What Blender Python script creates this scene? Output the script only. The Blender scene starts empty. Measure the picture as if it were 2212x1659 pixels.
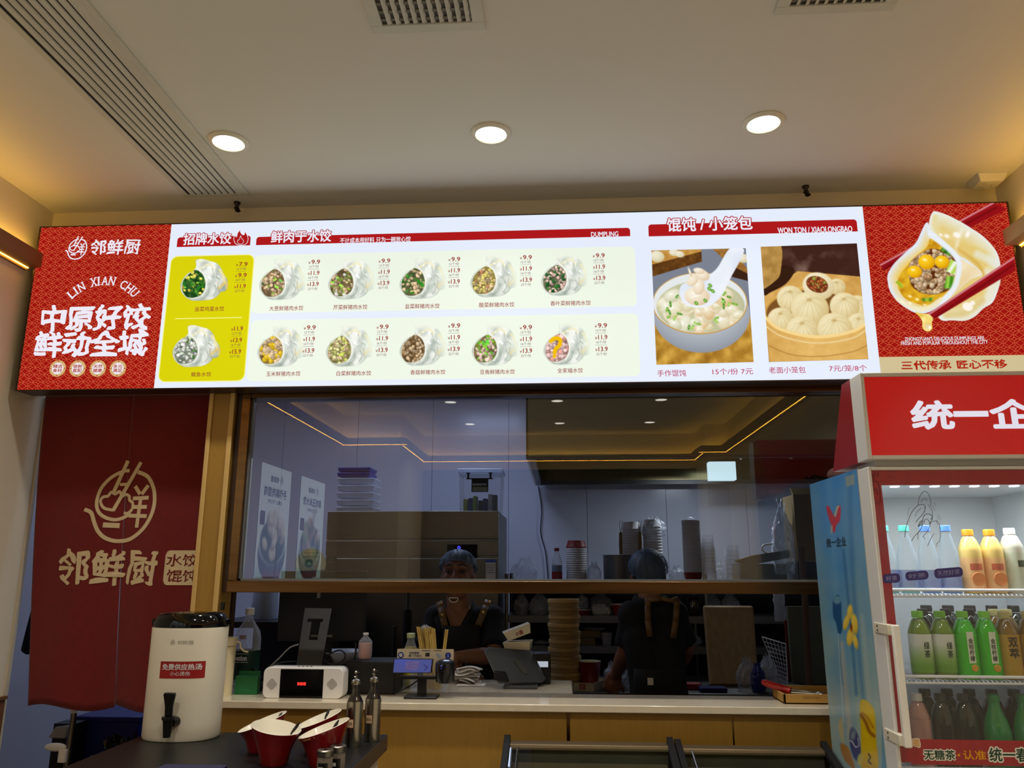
import bpy, bmesh, math, random
import numpy as np
from mathutils import Vector, Matrix
S = bpy.context.scene
C = S.collection
PI = math.pi
rnd = random.Random(7)

# ------------------------------------------------------------------ camera
CAM = Vector((0.0, 0.0, 1.6))
FPX = 1688.2
YAW, PITCH, ROLL = math.radians(3.5445), math.radians(13.181), math.radians(0.068)
_f = Vector((-math.sin(YAW)*math.cos(PITCH), math.cos(YAW)*math.cos(PITCH), math.sin(PITCH)))
_r = Vector((math.cos(YAW), math.sin(YAW), 0))
_u = _r.cross(_f)
_r, _u = _r*math.cos(ROLL)+_u*math.sin(ROLL), _u*math.cos(ROLL)-_r*math.sin(ROLL)
cam_d = bpy.data.cameras.new('camera'); cam = bpy.data.objects.new('camera', cam_d); C.objects.link(cam)
cam_d.sensor_fit = 'HORIZONTAL'; cam_d.sensor_width = 36.0; cam_d.lens = FPX/2212*36.0
cam_d.clip_start = 0.02
cam.matrix_world = Matrix(((_r.x, _u.x, -_f.x, CAM.x), (_r.y, _u.y, -_f.y, CAM.y), (_r.z, _u.z, -_f.z, CAM.z), (0, 0, 0, 1)))
S.camera = cam

# ------------------------------------------------------------------ world, colour management
W = bpy.data.worlds.new('world'); S.world = W; W.use_nodes = True
W.node_tree.nodes['Background'].inputs[0].default_value = (0.5, 0.55, 0.65, 1)
W.node_tree.nodes['Background'].inputs[1].default_value = 0.02
S.view_settings.view_transform = 'Standard'; S.view_settings.look = 'None'
S.view_settings.exposure = 0.43; S.view_settings.gamma = 1.0; S.view_settings.use_curve_mapping = False
S.cycles.use_denoising = True
S.cycles.max_bounces = 8; S.cycles.diffuse_bounces = 4; S.cycles.glossy_bounces = 4
S.cycles.transmission_bounces = 6; S.cycles.transparent_max_bounces = 12
S.cycles.caustics_reflective = False; S.cycles.caustics_refractive = False
S.cycles.sample_clamp_indirect = 4.0

# ------------------------------------------------------------------ lamps of the room
CEIL = 3.10
KCEIL = 2.95
def lamp(name, loc, size, watts, col, rot=(0, 0, 0), shape='DISK', size_y=None, spread=PI):
    d = bpy.data.lights.new(name, 'AREA'); d.shape = shape; d.size = size
    if size_y: d.size_y = size_y
    d.energy = watts; d.color = col; d.spread = spread
    o = bpy.data.objects.new(name, d); C.objects.link(o); o.location = loc; o.rotation_euler = rot
    return o
WARM = (1.0, 0.955, 0.88)
COOL = (0.60, 0.72, 1.0)
DOWN = [(-1.183, 2.487), (-0.230, 2.488), (0.717, 2.476),
        (-1.01, -1.0), (-0.02, -1.0), (0.93, -1.0), (-0.96, -2.15), (0.0, -2.15), (0.95, -2.15), (-1.1, 0.75), (-0.12, 0.75), (0.83, 0.75)]
for i, (x, y) in enumerate(DOWN):
    lamp('downlight_lamp', (x, y, CEIL-0.012), 0.10, 4.0 if i < 3 else (7.6 if i > 8 else 5.0), WARM, spread=math.radians(120))
lamp('kitchen_panel_lamp', (-1.9, 4.3, KCEIL-0.03), 0.55, 3.4, (0.76, 0.82, 1.0), shape='SQUARE')  # unseen panel added to light the left kitchen wall
lamp('kitchen_panel_lamp', (-0.62, 4.9, KCEIL-0.03), 0.55, 7.0, COOL, shape='SQUARE')
lamp('hood_lamp_light', (0.95, 5.25, 2.27), 0.25, 4.0, (0.85, 0.95, 1.0), shape='RECTANGLE', size_y=0.1)
lamp('fridge_strip_light', (1.215, 2.442, 1.828), 0.54, 2.2, (0.9, 0.96, 1.0), shape='RECTANGLE', size_y=0.03)

# ------------------------------------------------------------------ pixel of the 2212 x 1659 frame -> point of the place
def ray(px, py):
    return _r*(px-1106.0) - _u*(py-829.5) + _f*FPX
def PY(px, py, Y):
    d = ray(px, py); return CAM + d*(Y/d.y)
def PX(px, py, X):
    d = ray(px, py); return CAM + d*(X/d.x)
def PZ(px, py, Z):
    d = ray(px, py); return CAM + d*((Z-1.6)/d.z)
def XY(px, py, Y):
    p = PY(px, py, Y); return p.x
def ZY(px, py, Y):
    p = PY(px, py, Y); return p.z

# ------------------------------------------------------------------ materials
def lin(c):
    return tuple(((v/255.0)/12.92 if v/255.0 <= 0.04045 else ((v/255.0+0.055)/1.055)**2.4) for v in c[:3])
_M = {}
def mat(name, rgb, rough=0.5, metal=0.0, var=0.05, scale=14.0, bump=0.0, bscale=60.0, coat=0.0, alpha=1.0, trans=0.0, spec=0.5, aniso=0.0,
        stretch=None, emit=None, estr=1.0, sheen=0.0, ior=1.45, sss=0.0, rvar=0.0):
    if name in _M: return _M[name]
    m = bpy.data.materials.new(name); m.use_nodes = True; nt = m.node_tree; b = nt.nodes['Principled BSDF']
    c = lin(rgb)
    b.inputs['Roughness'].default_value = rough; b.inputs['Metallic'].default_value = metal
    b.inputs['Specular IOR Level'].default_value = spec; b.inputs['Coat Weight'].default_value = coat
    b.inputs['Transmission Weight'].default_value = trans; b.inputs['Alpha'].default_value = alpha
    b.inputs['IOR'].default_value = ior; b.inputs['Anisotropic'].default_value = aniso
    b.inputs['Sheen Weight'].default_value = sheen
    if sss: b.inputs['Subsurface Weight'].default_value = sss; b.inputs['Subsurface Radius'].default_value = (0.01, 0.005, 0.003)
    tc = nt.nodes.new('ShaderNodeTexCoord'); mp = nt.nodes.new('ShaderNodeMapping'); nt.links.new(tc.outputs['Object'], mp.inputs[0])
    if stretch: mp.inputs['Scale'].default_value = stretch
    nz = nt.nodes.new('ShaderNodeTexNoise'); nz.inputs['Scale'].default_value = scale; nz.inputs['Detail'].default_value = 4
    nt.links.new(mp.outputs[0], nz.inputs['Vector'])
    mx = nt.nodes.new('ShaderNodeMix'); mx.data_type = 'RGBA'
    mx.inputs['A'].default_value = (*[max(0, v*(1-var*2)) for v in c], 1); mx.inputs['B'].default_value = (*[min(1, v*(1+var*2)) for v in c], 1)
    nt.links.new(nz.outputs['Fac'], mx.inputs['Factor']); nt.links.new(mx.outputs['Result'], b.inputs['Base Color'])
    if rvar:
        mr = nt.nodes.new('ShaderNodeMapRange'); mr.inputs['To Min'].default_value = max(0, rough-rvar); mr.inputs['To Max'].default_value = min(1, rough+rvar)
        nt.links.new(nz.outputs['Fac'], mr.inputs['Value']); nt.links.new(mr.outputs['Result'], b.inputs['Roughness'])
    if bump:
        n2 = nt.nodes.new('ShaderNodeTexNoise'); n2.inputs['Scale'].default_value = bscale; n2.inputs['Detail'].default_value = 5
        nt.links.new(mp.outputs[0], n2.inputs['Vector'])
        bp = nt.nodes.new('ShaderNodeBump'); bp.inputs['Strength'].default_value = bump; bp.inputs['Distance'].default_value = 0.002
        nt.links.new(n2.outputs['Fac'], bp.inputs['Height']); nt.links.new(bp.outputs[0], b.inputs['Normal'])
    if emit is not None:
        b.inputs['Emission Color'].default_value = (*lin(emit), 1); b.inputs['Emission Strength'].default_value = estr
    _M[name] = m
    return m
def glow(name, rgb, s=1.0, sample=False):
    """a lit surface (backlit print, lamp face, screen)"""
    if name in _M: return _M[name]
    m = bpy.data.materials.new(name); m.use_nodes = True; nt = m.node_tree; nt.nodes.clear()
    e = nt.nodes.new('ShaderNodeEmission'); o = nt.nodes.new('ShaderNodeOutputMaterial')
    e.inputs[0].default_value = (*lin(rgb), 1); e.inputs[1].default_value = s
    g = nt.nodes.new('ShaderNodeBsdfDiffuse'); g.inputs[0].default_value = (*[v*0.10 for v in lin(rgb)], 1)
    a = nt.nodes.new('ShaderNodeAddShader'); nt.links.new(e.outputs[0], a.inputs[0]); nt.links.new(g.outputs[0], a.inputs[1])
    nt.links.new(a.outputs[0], o.inputs[0])
    m.cycles.emission_sampling = 'FRONT' if sample else 'NONE'
    _M[name] = m
    return m
def glowled(name, rgb, s):
    m = glow(name, rgb, s); m.cycles.emission_sampling = 'FRONT_BACK'; return m
def print_mat(name, lit, s=1.0, rough=0.35):
    """print whose colours sit in the mesh's colour attribute; lit = backlit"""
    if name in _M: return _M[name]
    m = bpy.data.materials.new(name); m.use_nodes = True; nt = m.node_tree; nt.nodes.clear()
    a = nt.nodes.new('ShaderNodeAttribute'); a.attribute_name = 'Col'
    o = nt.nodes.new('ShaderNodeOutputMaterial'); t = nt.nodes.new('ShaderNodeBsdfTransparent'); mx = nt.nodes.new('ShaderNodeMixShader')
    if lit:
        e = nt.nodes.new('ShaderNodeEmission'); e.inputs[1].default_value = s; nt.links.new(a.outputs['Color'], e.inputs[0])
    else:
        e = nt.nodes.new('ShaderNodeBsdfPrincipled'); e.inputs['Roughness'].default_value = rough; nt.links.new(a.outputs['Color'], e.inputs['Base Color'])
    nt.links.new(a.outputs['Alpha'], mx.inputs[0]); nt.links.new(t.outputs[0], mx.inputs[1]); nt.links.new(e.outputs[0], mx.inputs[2])
    nt.links.new(mx.outputs[0], o.inputs[0])
    m.cycles.emission_sampling = 'NONE'
    _M[name] = m
    return m
def pane_mat(name, tint=(0.93, 0.95, 0.97), refl=1.0, rough=0.0, base=0.0):
    """thin clear sheet: straight-through transparency and a Fresnel mirror"""
    if name in _M: return _M[name]
    m = bpy.data.materials.new(name); m.use_nodes = True; nt = m.node_tree; nt.nodes.clear()
    o = nt.nodes.new('ShaderNodeOutputMaterial'); t = nt.nodes.new('ShaderNodeBsdfTransparent'); g = nt.nodes.new('ShaderNodeBsdfGlossy')
    t.inputs[0].default_value = (*tint, 1); g.inputs['Roughness'].default_value = rough
    fr = nt.nodes.new('ShaderNodeFresnel'); fr.inputs[0].default_value = 1.52
    mu = nt.nodes.new('ShaderNodeMath'); mu.operation = 'MULTIPLY_ADD'; mu.inputs[1].default_value = refl; mu.inputs[2].default_value = base; mu.use_clamp = True
    mx = nt.nodes.new('ShaderNodeMixShader')
    ge = nt.nodes.new('ShaderNodeNewGeometry'); iv = nt.nodes.new('ShaderNodeMath'); iv.operation = 'SUBTRACT'; iv.inputs[0].default_value = 1.0      # one mirror face per sheet
    nt.links.new(ge.outputs['Backfacing'], iv.inputs[1]); mm = nt.nodes.new('ShaderNodeMath'); mm.operation = 'MULTIPLY'
    nt.links.new(fr.outputs[0], mu.inputs[0]); nt.links.new(mu.outputs[0], mm.inputs[0]); nt.links.new(iv.outputs[0], mm.inputs[1]); nt.links.new(mm.outputs[0], mx.inputs[0])
    nt.links.new(t.outputs[0], mx.inputs[1]); nt.links.new(g.outputs[0], mx.inputs[2]); nt.links.new(mx.outputs[0], o.inputs[0])
    _M[name] = m
    return m
def film_mat(name, rgb, dens=0.25, rough=0.25):
    """milky clear plastic: part see-through, part pale glossy skin"""
    if name in _M: return _M[name]
    m = bpy.data.materials.new(name); m.use_nodes = True; nt = m.node_tree; b = nt.nodes['Principled BSDF']
    o = nt.nodes['Material Output']; t = nt.nodes.new('ShaderNodeBsdfTransparent'); mx = nt.nodes.new('ShaderNodeMixShader')
    b.inputs['Base Color'].default_value = (*lin(rgb), 1); b.inputs['Roughness'].default_value = rough; b.inputs['Specular IOR Level'].default_value = 0.8
    lw = nt.nodes.new('ShaderNodeLayerWeight'); lw.inputs[0].default_value = 0.35
    nz = nt.nodes.new('ShaderNodeTexNoise'); nz.inputs['Scale'].default_value = 30
    mr = nt.nodes.new('ShaderNodeMapRange'); mr.inputs['To Min'].default_value = dens*0.7; mr.inputs['To Max'].default_value = min(1, dens*1.3)
    nt.links.new(nz.outputs['Fac'], mr.inputs['Value'])
    ad = nt.nodes.new('ShaderNodeMath'); ad.operation = 'MULTIPLY_ADD'; ad.inputs[1].default_value = 0.45; ad.use_clamp = True
    nt.links.new(lw.outputs['Facing'], ad.inputs[0]); nt.links.new(mr.outputs[0], ad.inputs[2])
    nt.links.new(ad.outputs[0], mx.inputs[0]); nt.links.new(t.outputs[0], mx.inputs[1]); nt.links.new(b.outputs[0], mx.inputs[2])
    nt.links.new(mx.outputs[0], o.inputs[0])
    _M[name] = m
    return m

# ------------------------------------------------------------------ mesh builder
class MB:
    def __init__(s, M=None):
        s.v = []; s.f = []; s.mi = []; s.M = M or Matrix(); s.cur = 0
    def add(s, vs, fs, mi=None):
        o = len(s.v); M = s.M
        s.v += [tuple(M @ Vector(p)) for p in vs]; s.f += [tuple(i+o for i in f) for f in fs]
        s.mi += [s.cur if mi is None else mi]*len(fs); return s
    def box(s, x0, x1, y0, y1, z0, z1, mi=None):
        return s.add([(x0, y0, z0), (x1, y0, z0), (x1, y1, z0), (x0, y1, z0), (x0, y0, z1), (x1, y0, z1), (x1, y1, z1), (x0, y1, z1)],
                     [(3, 2, 1, 0), (4, 5, 6, 7), (0, 1, 5, 4), (1, 2, 6, 5), (2, 3, 7, 6), (3, 0, 4, 7)], mi)
    def hexa(s, p, mi=None):      # 8 corners: bottom ring then top ring
        return s.add(p, [(3, 2, 1, 0), (4, 5, 6, 7), (0, 1, 5, 4), (1, 2, 6, 5), (2, 3, 7, 6), (3, 0, 4, 7)], mi)
    def quad(s, a, b, c, d, mi=None):
        return s.add([a, b, c, d], [(0, 1, 2, 3)], mi)
    def lathe(s, prof, c=(0, 0, 0), n=28, mi=None, sx=1.0, sy=1.0, cap0=True, cap1=True, sq=0.0):
        vs = []; fs = []
        for (r, z) in prof:
            for k in range(n):
                a = 2*PI*k/n; ca, sa = math.cos(a), math.sin(a)
                if sq:
                    e = 1-sq; ca = math.copysign(abs(ca)**e, ca); sa = math.copysign(abs(sa)**e, sa)
                vs.append((c[0]+r*sx*ca, c[1]+r*sy*sa, c[2]+z))
        m = len(prof)
        for i in range(m-1):
            for k in range(n):
                k2 = (k+1) % n; fs.append((i*n+k, i*n+k2, (i+1)*n+k2, (i+1)*n+k))
        if cap0: fs.append(tuple(range(n-1, -1, -1)))
        if cap1: fs.append(tuple((m-1)*n+k for k in range(n)))
        return s.add(vs, fs, mi)
    def tube(s, pts, r, n=8, mi=None, cap=True):
        pts = [Vector(p) for p in pts]; rs = r if isinstance(r, (list, tuple)) else [r]*len(pts); vs = []; fs = []
        up = None
        for i, p in enumerate(pts):
            t = (pts[min(i+1, len(pts)-1)]-pts[max(i-1, 0)])
            if t.length < 1e-9: t = Vector((0, 0, 1))
            t.normalize()
            if up is None: up = Vector((0, 0, 1)) if abs(t.z) < 0.9 else Vector((1, 0, 0))
            a = t.cross(up)
            if a.length < 1e-6: a = t.cross(Vector((0.3, 1, 0.2)))
            a.normalize(); b = a.cross(t).normalized(); up = b
            for k in range(n):
                th = 2*PI*k/n; q = p+(a*math.cos(th)+b*math.sin(th))*rs[i]; vs.append(tuple(q))
        for i in range(len(pts)-1):
            for k in range(n):
                k2 = (k+1) % n; fs.append((i*n+k2, i*n+k, (i+1)*n+k, (i+1)*n+k2))
        if cap: fs.append(tuple(range(n))); fs.append(tuple((len(pts)-1)*n+k for k in range(n-1, -1, -1)))
        return s.add(vs, fs, mi)
    def ball(s, c, r, n=16, m=10, mi=None, R=None, jit=0.0, seed=0):
        rr = r if isinstance(r, (list, tuple)) else (r, r, r); vs = []; fs = []; g = random.Random(seed)
        R = R or Matrix.Identity(3)
        vs.append(tuple(Vector(c)+R @ Vector((0, 0, -rr[2]))))
        for i in range(1, m):
            th = -PI/2+PI*i/m
            for k in range(n):
                a = 2*PI*k/n; j = 1+jit*(g.random()*2-1)
                vs.append(tuple(Vector(c)+R @ Vector((rr[0]*math.cos(th)*math.cos(a)*j, rr[1]*math.cos(th)*math.sin(a)*j, rr[2]*math.sin(th)*j))))
        vs.append(tuple(Vector(c)+R @ Vector((0, 0, rr[2])))); e = len(vs)-1
        for k in range(n):
            fs.append((0, 1+(k+1) % n, 1+k)); fs.append((e, e-n+k, e-n+(k+1) % n))
        for i in range(m-2):
            for k in range(n):
                k2 = (k+1) % n; fs.append((1+i*n+k, 1+i*n+k2, 1+(i+1)*n+k2, 1+(i+1)*n+k))
        return s.add(vs, fs, mi)
    def prism(s, poly, o, u, v, w, mi=None):
        """polygon in the (u,v) plane at o, pushed along vector w"""
        o, u, v, w = Vector(o), Vector(u), Vector(v), Vector(w); n = len(poly)
        vs = [tuple(o+u*a+v*b) for a, b in poly]+[tuple(o+u*a+v*b+w) for a, b in poly]
        fs = [tuple(range(n)), tuple(range(2*n-1, n-1, -1))]+[((i+1) % n, i, n+i, n+(i+1) % n) for i in range(n)]
        return s.add(vs, fs, mi)
    def grid(s, fn, nu, nv, mi=None, wrap=False):
        vs = [tuple(fn(i/nu, j/nv)) for j in range(nv+1) for i in range(nu+1)]
        fs = [(j*(nu+1)+i, j*(nu+1)+i+1, (j+1)*(nu+1)+i+1, (j+1)*(nu+1)+i) for j in range(nv) for i in range(nu)]
        return s.add(vs, fs, mi)
    def build(s, name, mats, parent=None, bevel=0.0, smooth=35, seg=2, solid=0.0, sub=0):
        me = bpy.data.meshes.new(name); me.from_pydata(s.v, [], s.f)
        mats = mats if isinstance(mats, (list, tuple)) else [mats]
        for m in mats: me.materials.append(m)
        me.polygons.foreach_set('material_index', s.mi)
        me.validate(); me.update()
        if smooth:
            me.polygons.foreach_set('use_smooth', [True]*len(me.polygons)); me.set_sharp_from_angle(angle=math.radians(smooth))
        o = bpy.data.objects.new(name, me); C.objects.link(o)
        if parent is not None: o.parent = parent; o.matrix_parent_inverse = parent.matrix_world.inverted()
        if solid: md = o.modifiers.new('solid', 'SOLIDIFY'); md.thickness = solid; md.offset = 0
        if bevel:
            md = o.modifiers.new('bevel', 'BEVEL'); md.width = bevel; md.segments = seg; md.limit_method = 'ANGLE'; md.angle_limit = math.radians(50)
            md.harden_normals = False
        if sub: md = o.modifiers.new('sub', 'SUBSURF'); md.levels = sub; md.render_levels = sub
        return o
def thing(name, label, cat, loc=(0, 0, 0), group=None):
    o = bpy.data.objects.new(name, None); C.objects.link(o); o.empty_display_size = 0.05
    o.location = loc; o.matrix_world = Matrix.Translation(loc)
    o['label'] = label; o['category'] = cat
    if group: o['group'] = group
    return o
def tag(o, label, cat, group=None, kind=None):
    o['label'] = label; o['category'] = cat
    if group: o['group'] = group
    if kind: o['kind'] = kind
    return o
def struct(o, label=None):
    o['kind'] = 'structure'
    if label: o['label'] = label
    return o
def kids(o): return [c for c in C.objects if c.parent == o]
def dup(root, loc, label=None, rotz=None, group=None):
    def cp(o, par):
        c = o.copy(); C.objects.link(c)
        if par is not None: c.parent = par
        for ch in [k for k in bpy.data.objects if k.parent == o]: cp(ch, c)
        return c
    r = cp(root, None); r.location = loc
    if rotz is not None: r.rotation_euler.z = rotz
    if label: r['label'] = label
    if group: r['group'] = group
    return r
def T(*p): return Matrix.Translation(p)
def RZ(a): return Matrix.Rotation(a, 4, 'Z')
def RX(a): return Matrix.Rotation(a, 4, 'X')
def RY(a): return Matrix.Rotation(a, 4, 'Y')

# ------------------------------------------------------------------ lettering
_tc = {}
def glyphs(s, off=0.0, spacing=1.0):
    k = (s, off, spacing)
    if k in _tc: return _tc[k]
    cu = bpy.data.curves.new('t', 'FONT'); cu.body = s; cu.offset = off; cu.space_character = spacing; cu.resolution_u = 3; cu.fill_mode = 'FRONT'
    ob = bpy.data.objects.new('t', cu); C.objects.link(ob)
    dg = bpy.context.evaluated_depsgraph_get(); dg.update()
    me = bpy.data.meshes.new_from_object(ob.evaluated_get(dg))
    v = np.array([p.co[:2] for p in me.vertices]) if len(me.vertices) else np.zeros((0, 2))
    f = [tuple(p.vertices) for p in me.polygons]
    bpy.data.objects.remove(ob); bpy.data.curves.remove(cu); bpy.data.meshes.remove(me)
    _tc[k] = (v, f); return v, f
def text(mb, s, o, u, v, w, h, off=0.0, mi=None, warp=None, spacing=1.0, ref=None):
    """letters of s stretched to a w x h box whose lower-left corner is o; u right, v up"""
    g, f = glyphs(s, 0.0, spacing)
    if not len(g): return
    lo, hi = g.min(0), g.max(0); d = np.maximum(hi-lo, 1e-6); q = (g-lo)/d
    if warp is not None: q = warp(q)
    o, u, v = Vector(o), Vector(u), Vector(v); r = off*h*1.1      # weight: copies of the letters pushed out by r
    ring = [(0, 0)] if off <= 0 else [(r*math.cos(2*PI*k/n), r*math.sin(2*PI*k/n)) for n in ((8,) if off < 0.05 else (14,)) for k in range(n)]
    if off >= 0.05: ring += [(r*0.5*math.cos(2*PI*k/6), r*0.5*math.sin(2*PI*k/6)) for k in range(6)]
    nrm = u.cross(v).normalized()*1.2e-5        # each copy a hair in front of the last
    for k, (dx, dy) in enumerate(ring):
        mb.add([tuple(o+u*(a*w+dx)+v*(b2*h+dy)+nrm*k) for a, b2 in q], f, mi)
UX, UZ = Vector((1, 0, 0)), Vector((0, 0, 1))
def text_px(mb, s, xl, xr, yt, yb, Y, off=0.0, mi=None, warp=None, spacing=1.0):
    """lettering on a wall that faces the room (plane y = Y), its box given in the photograph's pixels"""
    ym, xm = (yt+yb)/2, (xl+xr)/2
    x0, x1 = XY(xl, ym, Y), XY(xr, ym, Y); z0, z1 = ZY(xm, yb, Y), ZY(xm, yt, Y)
    text(mb, s, (x0, Y, z0), UX, UZ, x1-x0, z1-z0, off, mi, warp, spacing)
# ================================================================== the room
LX, RX_, BY, GY = -2.19, 1.775, 3.02, 3.04      # left wall, right wall, back wall, glazing
PAINT = mat('cream_wall_paint', (226, 217, 196), 0.75, var=0.02, scale=3, bump=0.25, bscale=220)
CPAINT = mat('ceiling_paint', (222, 220, 212), 0.85, var=0.015, scale=2)
KWALL = mat('white_wall_panel', (206, 209, 226), 0.22, var=0.03, scale=2)
TILE = mat('floor_tile', (150, 140, 125), 0.3, var=0.08, scale=6)
DADO = mat('brown_dado_board', (112, 74, 46), 0.45, var=0.12, scale=8, stretch=(1, 1, 6))
WOOD = mat('honey_laminate', (160, 122, 48), 0.42, var=0.07, scale=5, stretch=(14, 14, 1.2))
WOODEDGE = mat('pale_laminate_edge', (206, 172, 106), 0.4, var=0.05, scale=9)
BRONZE = mat('bronze_metal', (118, 86, 54), 0.30, metal=1.0, var=0.28, scale=1.6, aniso=0.5, stretch=(1, 20, 20), rvar=0.08)
DARK = mat('dark_gap', (22, 20, 19), 0.7)
STEEL = mat('brushed_steel', (128, 125, 116), 0.33, metal=1.0, var=0.06, scale=5, aniso=0.6, stretch=(2, 2, 60), rvar=0.08)
DSTEEL = mat('dull_steel', (104, 105, 106), 0.42, metal=1.0, var=0.10, scale=6, rvar=0.1)
WHITEP = mat('white_plastic', (226, 224, 216), 0.38, var=0.02)
BLACKP = mat('black_plastic', (14, 14, 15), 0.35, var=0.1)
BLACKG = mat('black_gloss', (7, 7, 8), 0.08, var=0.1, spec=0.35)

m = MB(); m.box(-3.4, 3.0, -3.2, 6.5, -0.1, 0.0); struct(m.build('floor', TILE))
# ceiling of the dining room, with dark sheets for the shaded openings behind the grilles
m = MB(); m.box(-2.7, 2.5, -3.2, BY+0.08, CEIL, CEIL+0.08); struct(m.build('ceiling', CPAINT))
m = MB(); m.box(-2.9, 2.4, BY+0.08, 6.4, KCEIL, KCEIL+0.08); struct(m.build('ceiling_kitchen', KWALL))
# dining walls
m = MB(); m.box(LX-0.12, LX, -1.63, 3.13, 1.107, CEIL); m.box(LX-0.12, LX, -1.63, 3.13, 0, 1.107); struct(m.build('wall_left', PAINT))
m = MB(); m.box(LX-0.12, -1.60, -1.75, -1.63, 0, CEIL); m.box(-1.72, -1.60, -2.95, -1.75, 0, CEIL); struct(m.build('wall_left_return', PAINT))
m = MB(); m.box(LX, LX+0.012, -1.63, 3.13, 0, 1.095); m.box(LX, LX+0.02, -1.63, 3.13, 1.095, 1.107); struct(m.build('baseboard_left', DADO))
m = MB(); m.box(LX-0.12, LX+0.006, 3.13, 3.15, 0.0, 2.30); struct(m.build('trim_1', mat('pale_jamb', (216, 206, 184), 0.5)))
m = MB(); m.box(RX_, RX_+0.12, -2.33, BY+0.08, 0, CEIL); m.box(1.55, RX_+0.12, -2.45, -2.33, 0, CEIL); m.box(1.55, 1.67, -2.95, -2.45, 0, CEIL); struct(m.build('wall_right', PAINT))
m = MB(); m.box(-1.72, 1.67, -3.07, -2.95, 2.70, CEIL); struct(m.build('wall_rear', PAINT))
m = MB(); m.box(-1.60, 1.55, -3.03, -2.99, 0.0, 2.70, 0)
for k in range(5): m.box(-1.60+0.7775*k-0.02, -1.60+0.7775*k+0.02, -3.05, -2.96, 0.0, 2.70, 1)
struct(m.build('window_2', [mat('dark_shopfront_glass', (26, 28, 32), 0.15), mat('shopfront_frame', (52, 48, 44), 0.4)]))
m = MB(); m.box(LX, RX_, BY, BY+0.08, 2.30, CEIL); m.box(1.32, RX_, BY, BY+0.08, 0, 2.30); struct(m.build('wall_back', PAINT))
# kitchen shell
KB = 6.05
m = MB()
for x in np.arange(-2.8, 2.3, 0.6): m.box(x+0.0015, x+0.5985, KB, KB+0.03, 0, KCEIL)
m.box(-2.9, 2.4, KB+0.03, KB+0.1, 0, KCEIL); struct(m.build('wall_kitchen_back', [KWALL]))
m = MB(); m.box(-2.6, -2.5, 3.15, KB, 0, KCEIL); m.box(-2.5, LX-0.12, 3.13, 3.2, 0, KCEIL); struct(m.build('wall_kitchen_left', KWALL))
m = MB(); m.box(2.0, 2.1, BY+0.08, KB, 0, KCEIL); struct(m.build('wall_kitchen_right', KWALL))
# wood clad post between doorway and window
m = MB(); m.box(-1.400, -1.303, 3.0, 3.12, 0, 2.285); m.cur = 1
m.box(-1.405, -1.388, 2.992, 3.0, 0, 2.285); m.box(-1.319, -1.300, 2.992, 3.0, 0, 2.285)
struct(m.build('trim_2', [WOOD, WOODEDGE], bevel=0.002))
# the serving window: bronze frame, fixed upper pane, open below
fr = MB(); fr.box(-1.276, -1.240, 3.008, 3.075, 1.548, 2.285); fr.box(XY(480, 1310, 3.14), XY(497, 1310, 3.14), 3.14, 3.17, 1.124, 1.51); fr.box(1.25, 1.29, 3.008, 3.075, 1.125, 2.285)
fr.box(-1.240, 1.25, 3.008, 3.075, 2.262, 2.285); fr.box(-1.276, 1.29, 3.004, 3.078, 1.505, 1.548)
fo = struct(fr.build('window_1', BRONZE, bevel=0.002))
g = MB(); g.box(-1.240, 1.25, 3.036, 3.042, 1.548, 2.262); g.build('pane', pane_mat('window_glass', (0.90, 0.91, 0.94), refl=2.5, base=0.0), fo, smooth=0)
g = MB(); g.box(-1.240, 1.25, 3.028, 3.036, 1.548, 1.556); g.box(-1.240, -1.233, 3.028, 3.05, 1.548, 2.262); g.build('glazing_bead', mat('grey_gasket', (110, 112, 112), 0.4), fo)
g = MB(); g.box(-1.300, -1.277, 3.02, 3.07, 1.505, 2.285); g.box(-1.300, XY(479, 1310, 3.14), 3.13, 3.165, 1.124, 1.505); g.build('reveal', mat('dark_bronze', (58, 38, 22), 0.4), fo)
g = MB(); g.box(-1.292, -1.279, 3.0, 3.012, 1.44, 1.47); g.build('latch', BLACKP, fo, bevel=0.002)
# ================================================================== ceiling fittings
LAMPFACE = glow('lamp_face', (255, 250, 232), 5.0)
RING = mat('lamp_ring_white', (226, 222, 206), 0.35)
def downlight(x, y, label, grp):
    t = thing('downlight', label, 'ceiling light', (x, y, CEIL), grp)
    m = MB(T(x, y, CEIL)); m.lathe([(0.0705, 0.0), (0.0715, -0.003), (0.066, -0.008), (0.056, -0.010), (0.053, -0.006), (0.0525, 0.0)], n=40, cap0=False, cap1=False)
    m.build('trim_ring', RING, t)
    m = MB(T(x, y, CEIL)); m.lathe([(0.0525, -0.0065), (0.0, -0.0075)], n=40, cap0=False, cap1=False); m.build('diffuser', LAMPFACE, t)
    return t
pos_l = ['leftmost of the three downlights above the menu, near the slot diffuser', 'middle of the three downlights above the menu', 'rightmost of the three downlights above the menu']
for i, (x, y) in enumerate(DOWN):
    if i < 3: downlight(x, y, 'round lit recessed downlight, '+pos_l[i], 'recessed ceiling downlights')
    else:
        row = {-1.0: 'second reflected', -2.15: 'far reflected', 0.75: 'middle'}[y]
        downlight(x, y, 'round recessed downlight in the %s row behind the viewer, %s one' % (row, ['left', 'centre', 'right'][i % 3]), 'recessed ceiling downlights')
VENTP = mat('vent_white_paint', (206, 206, 196), 0.5)
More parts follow.
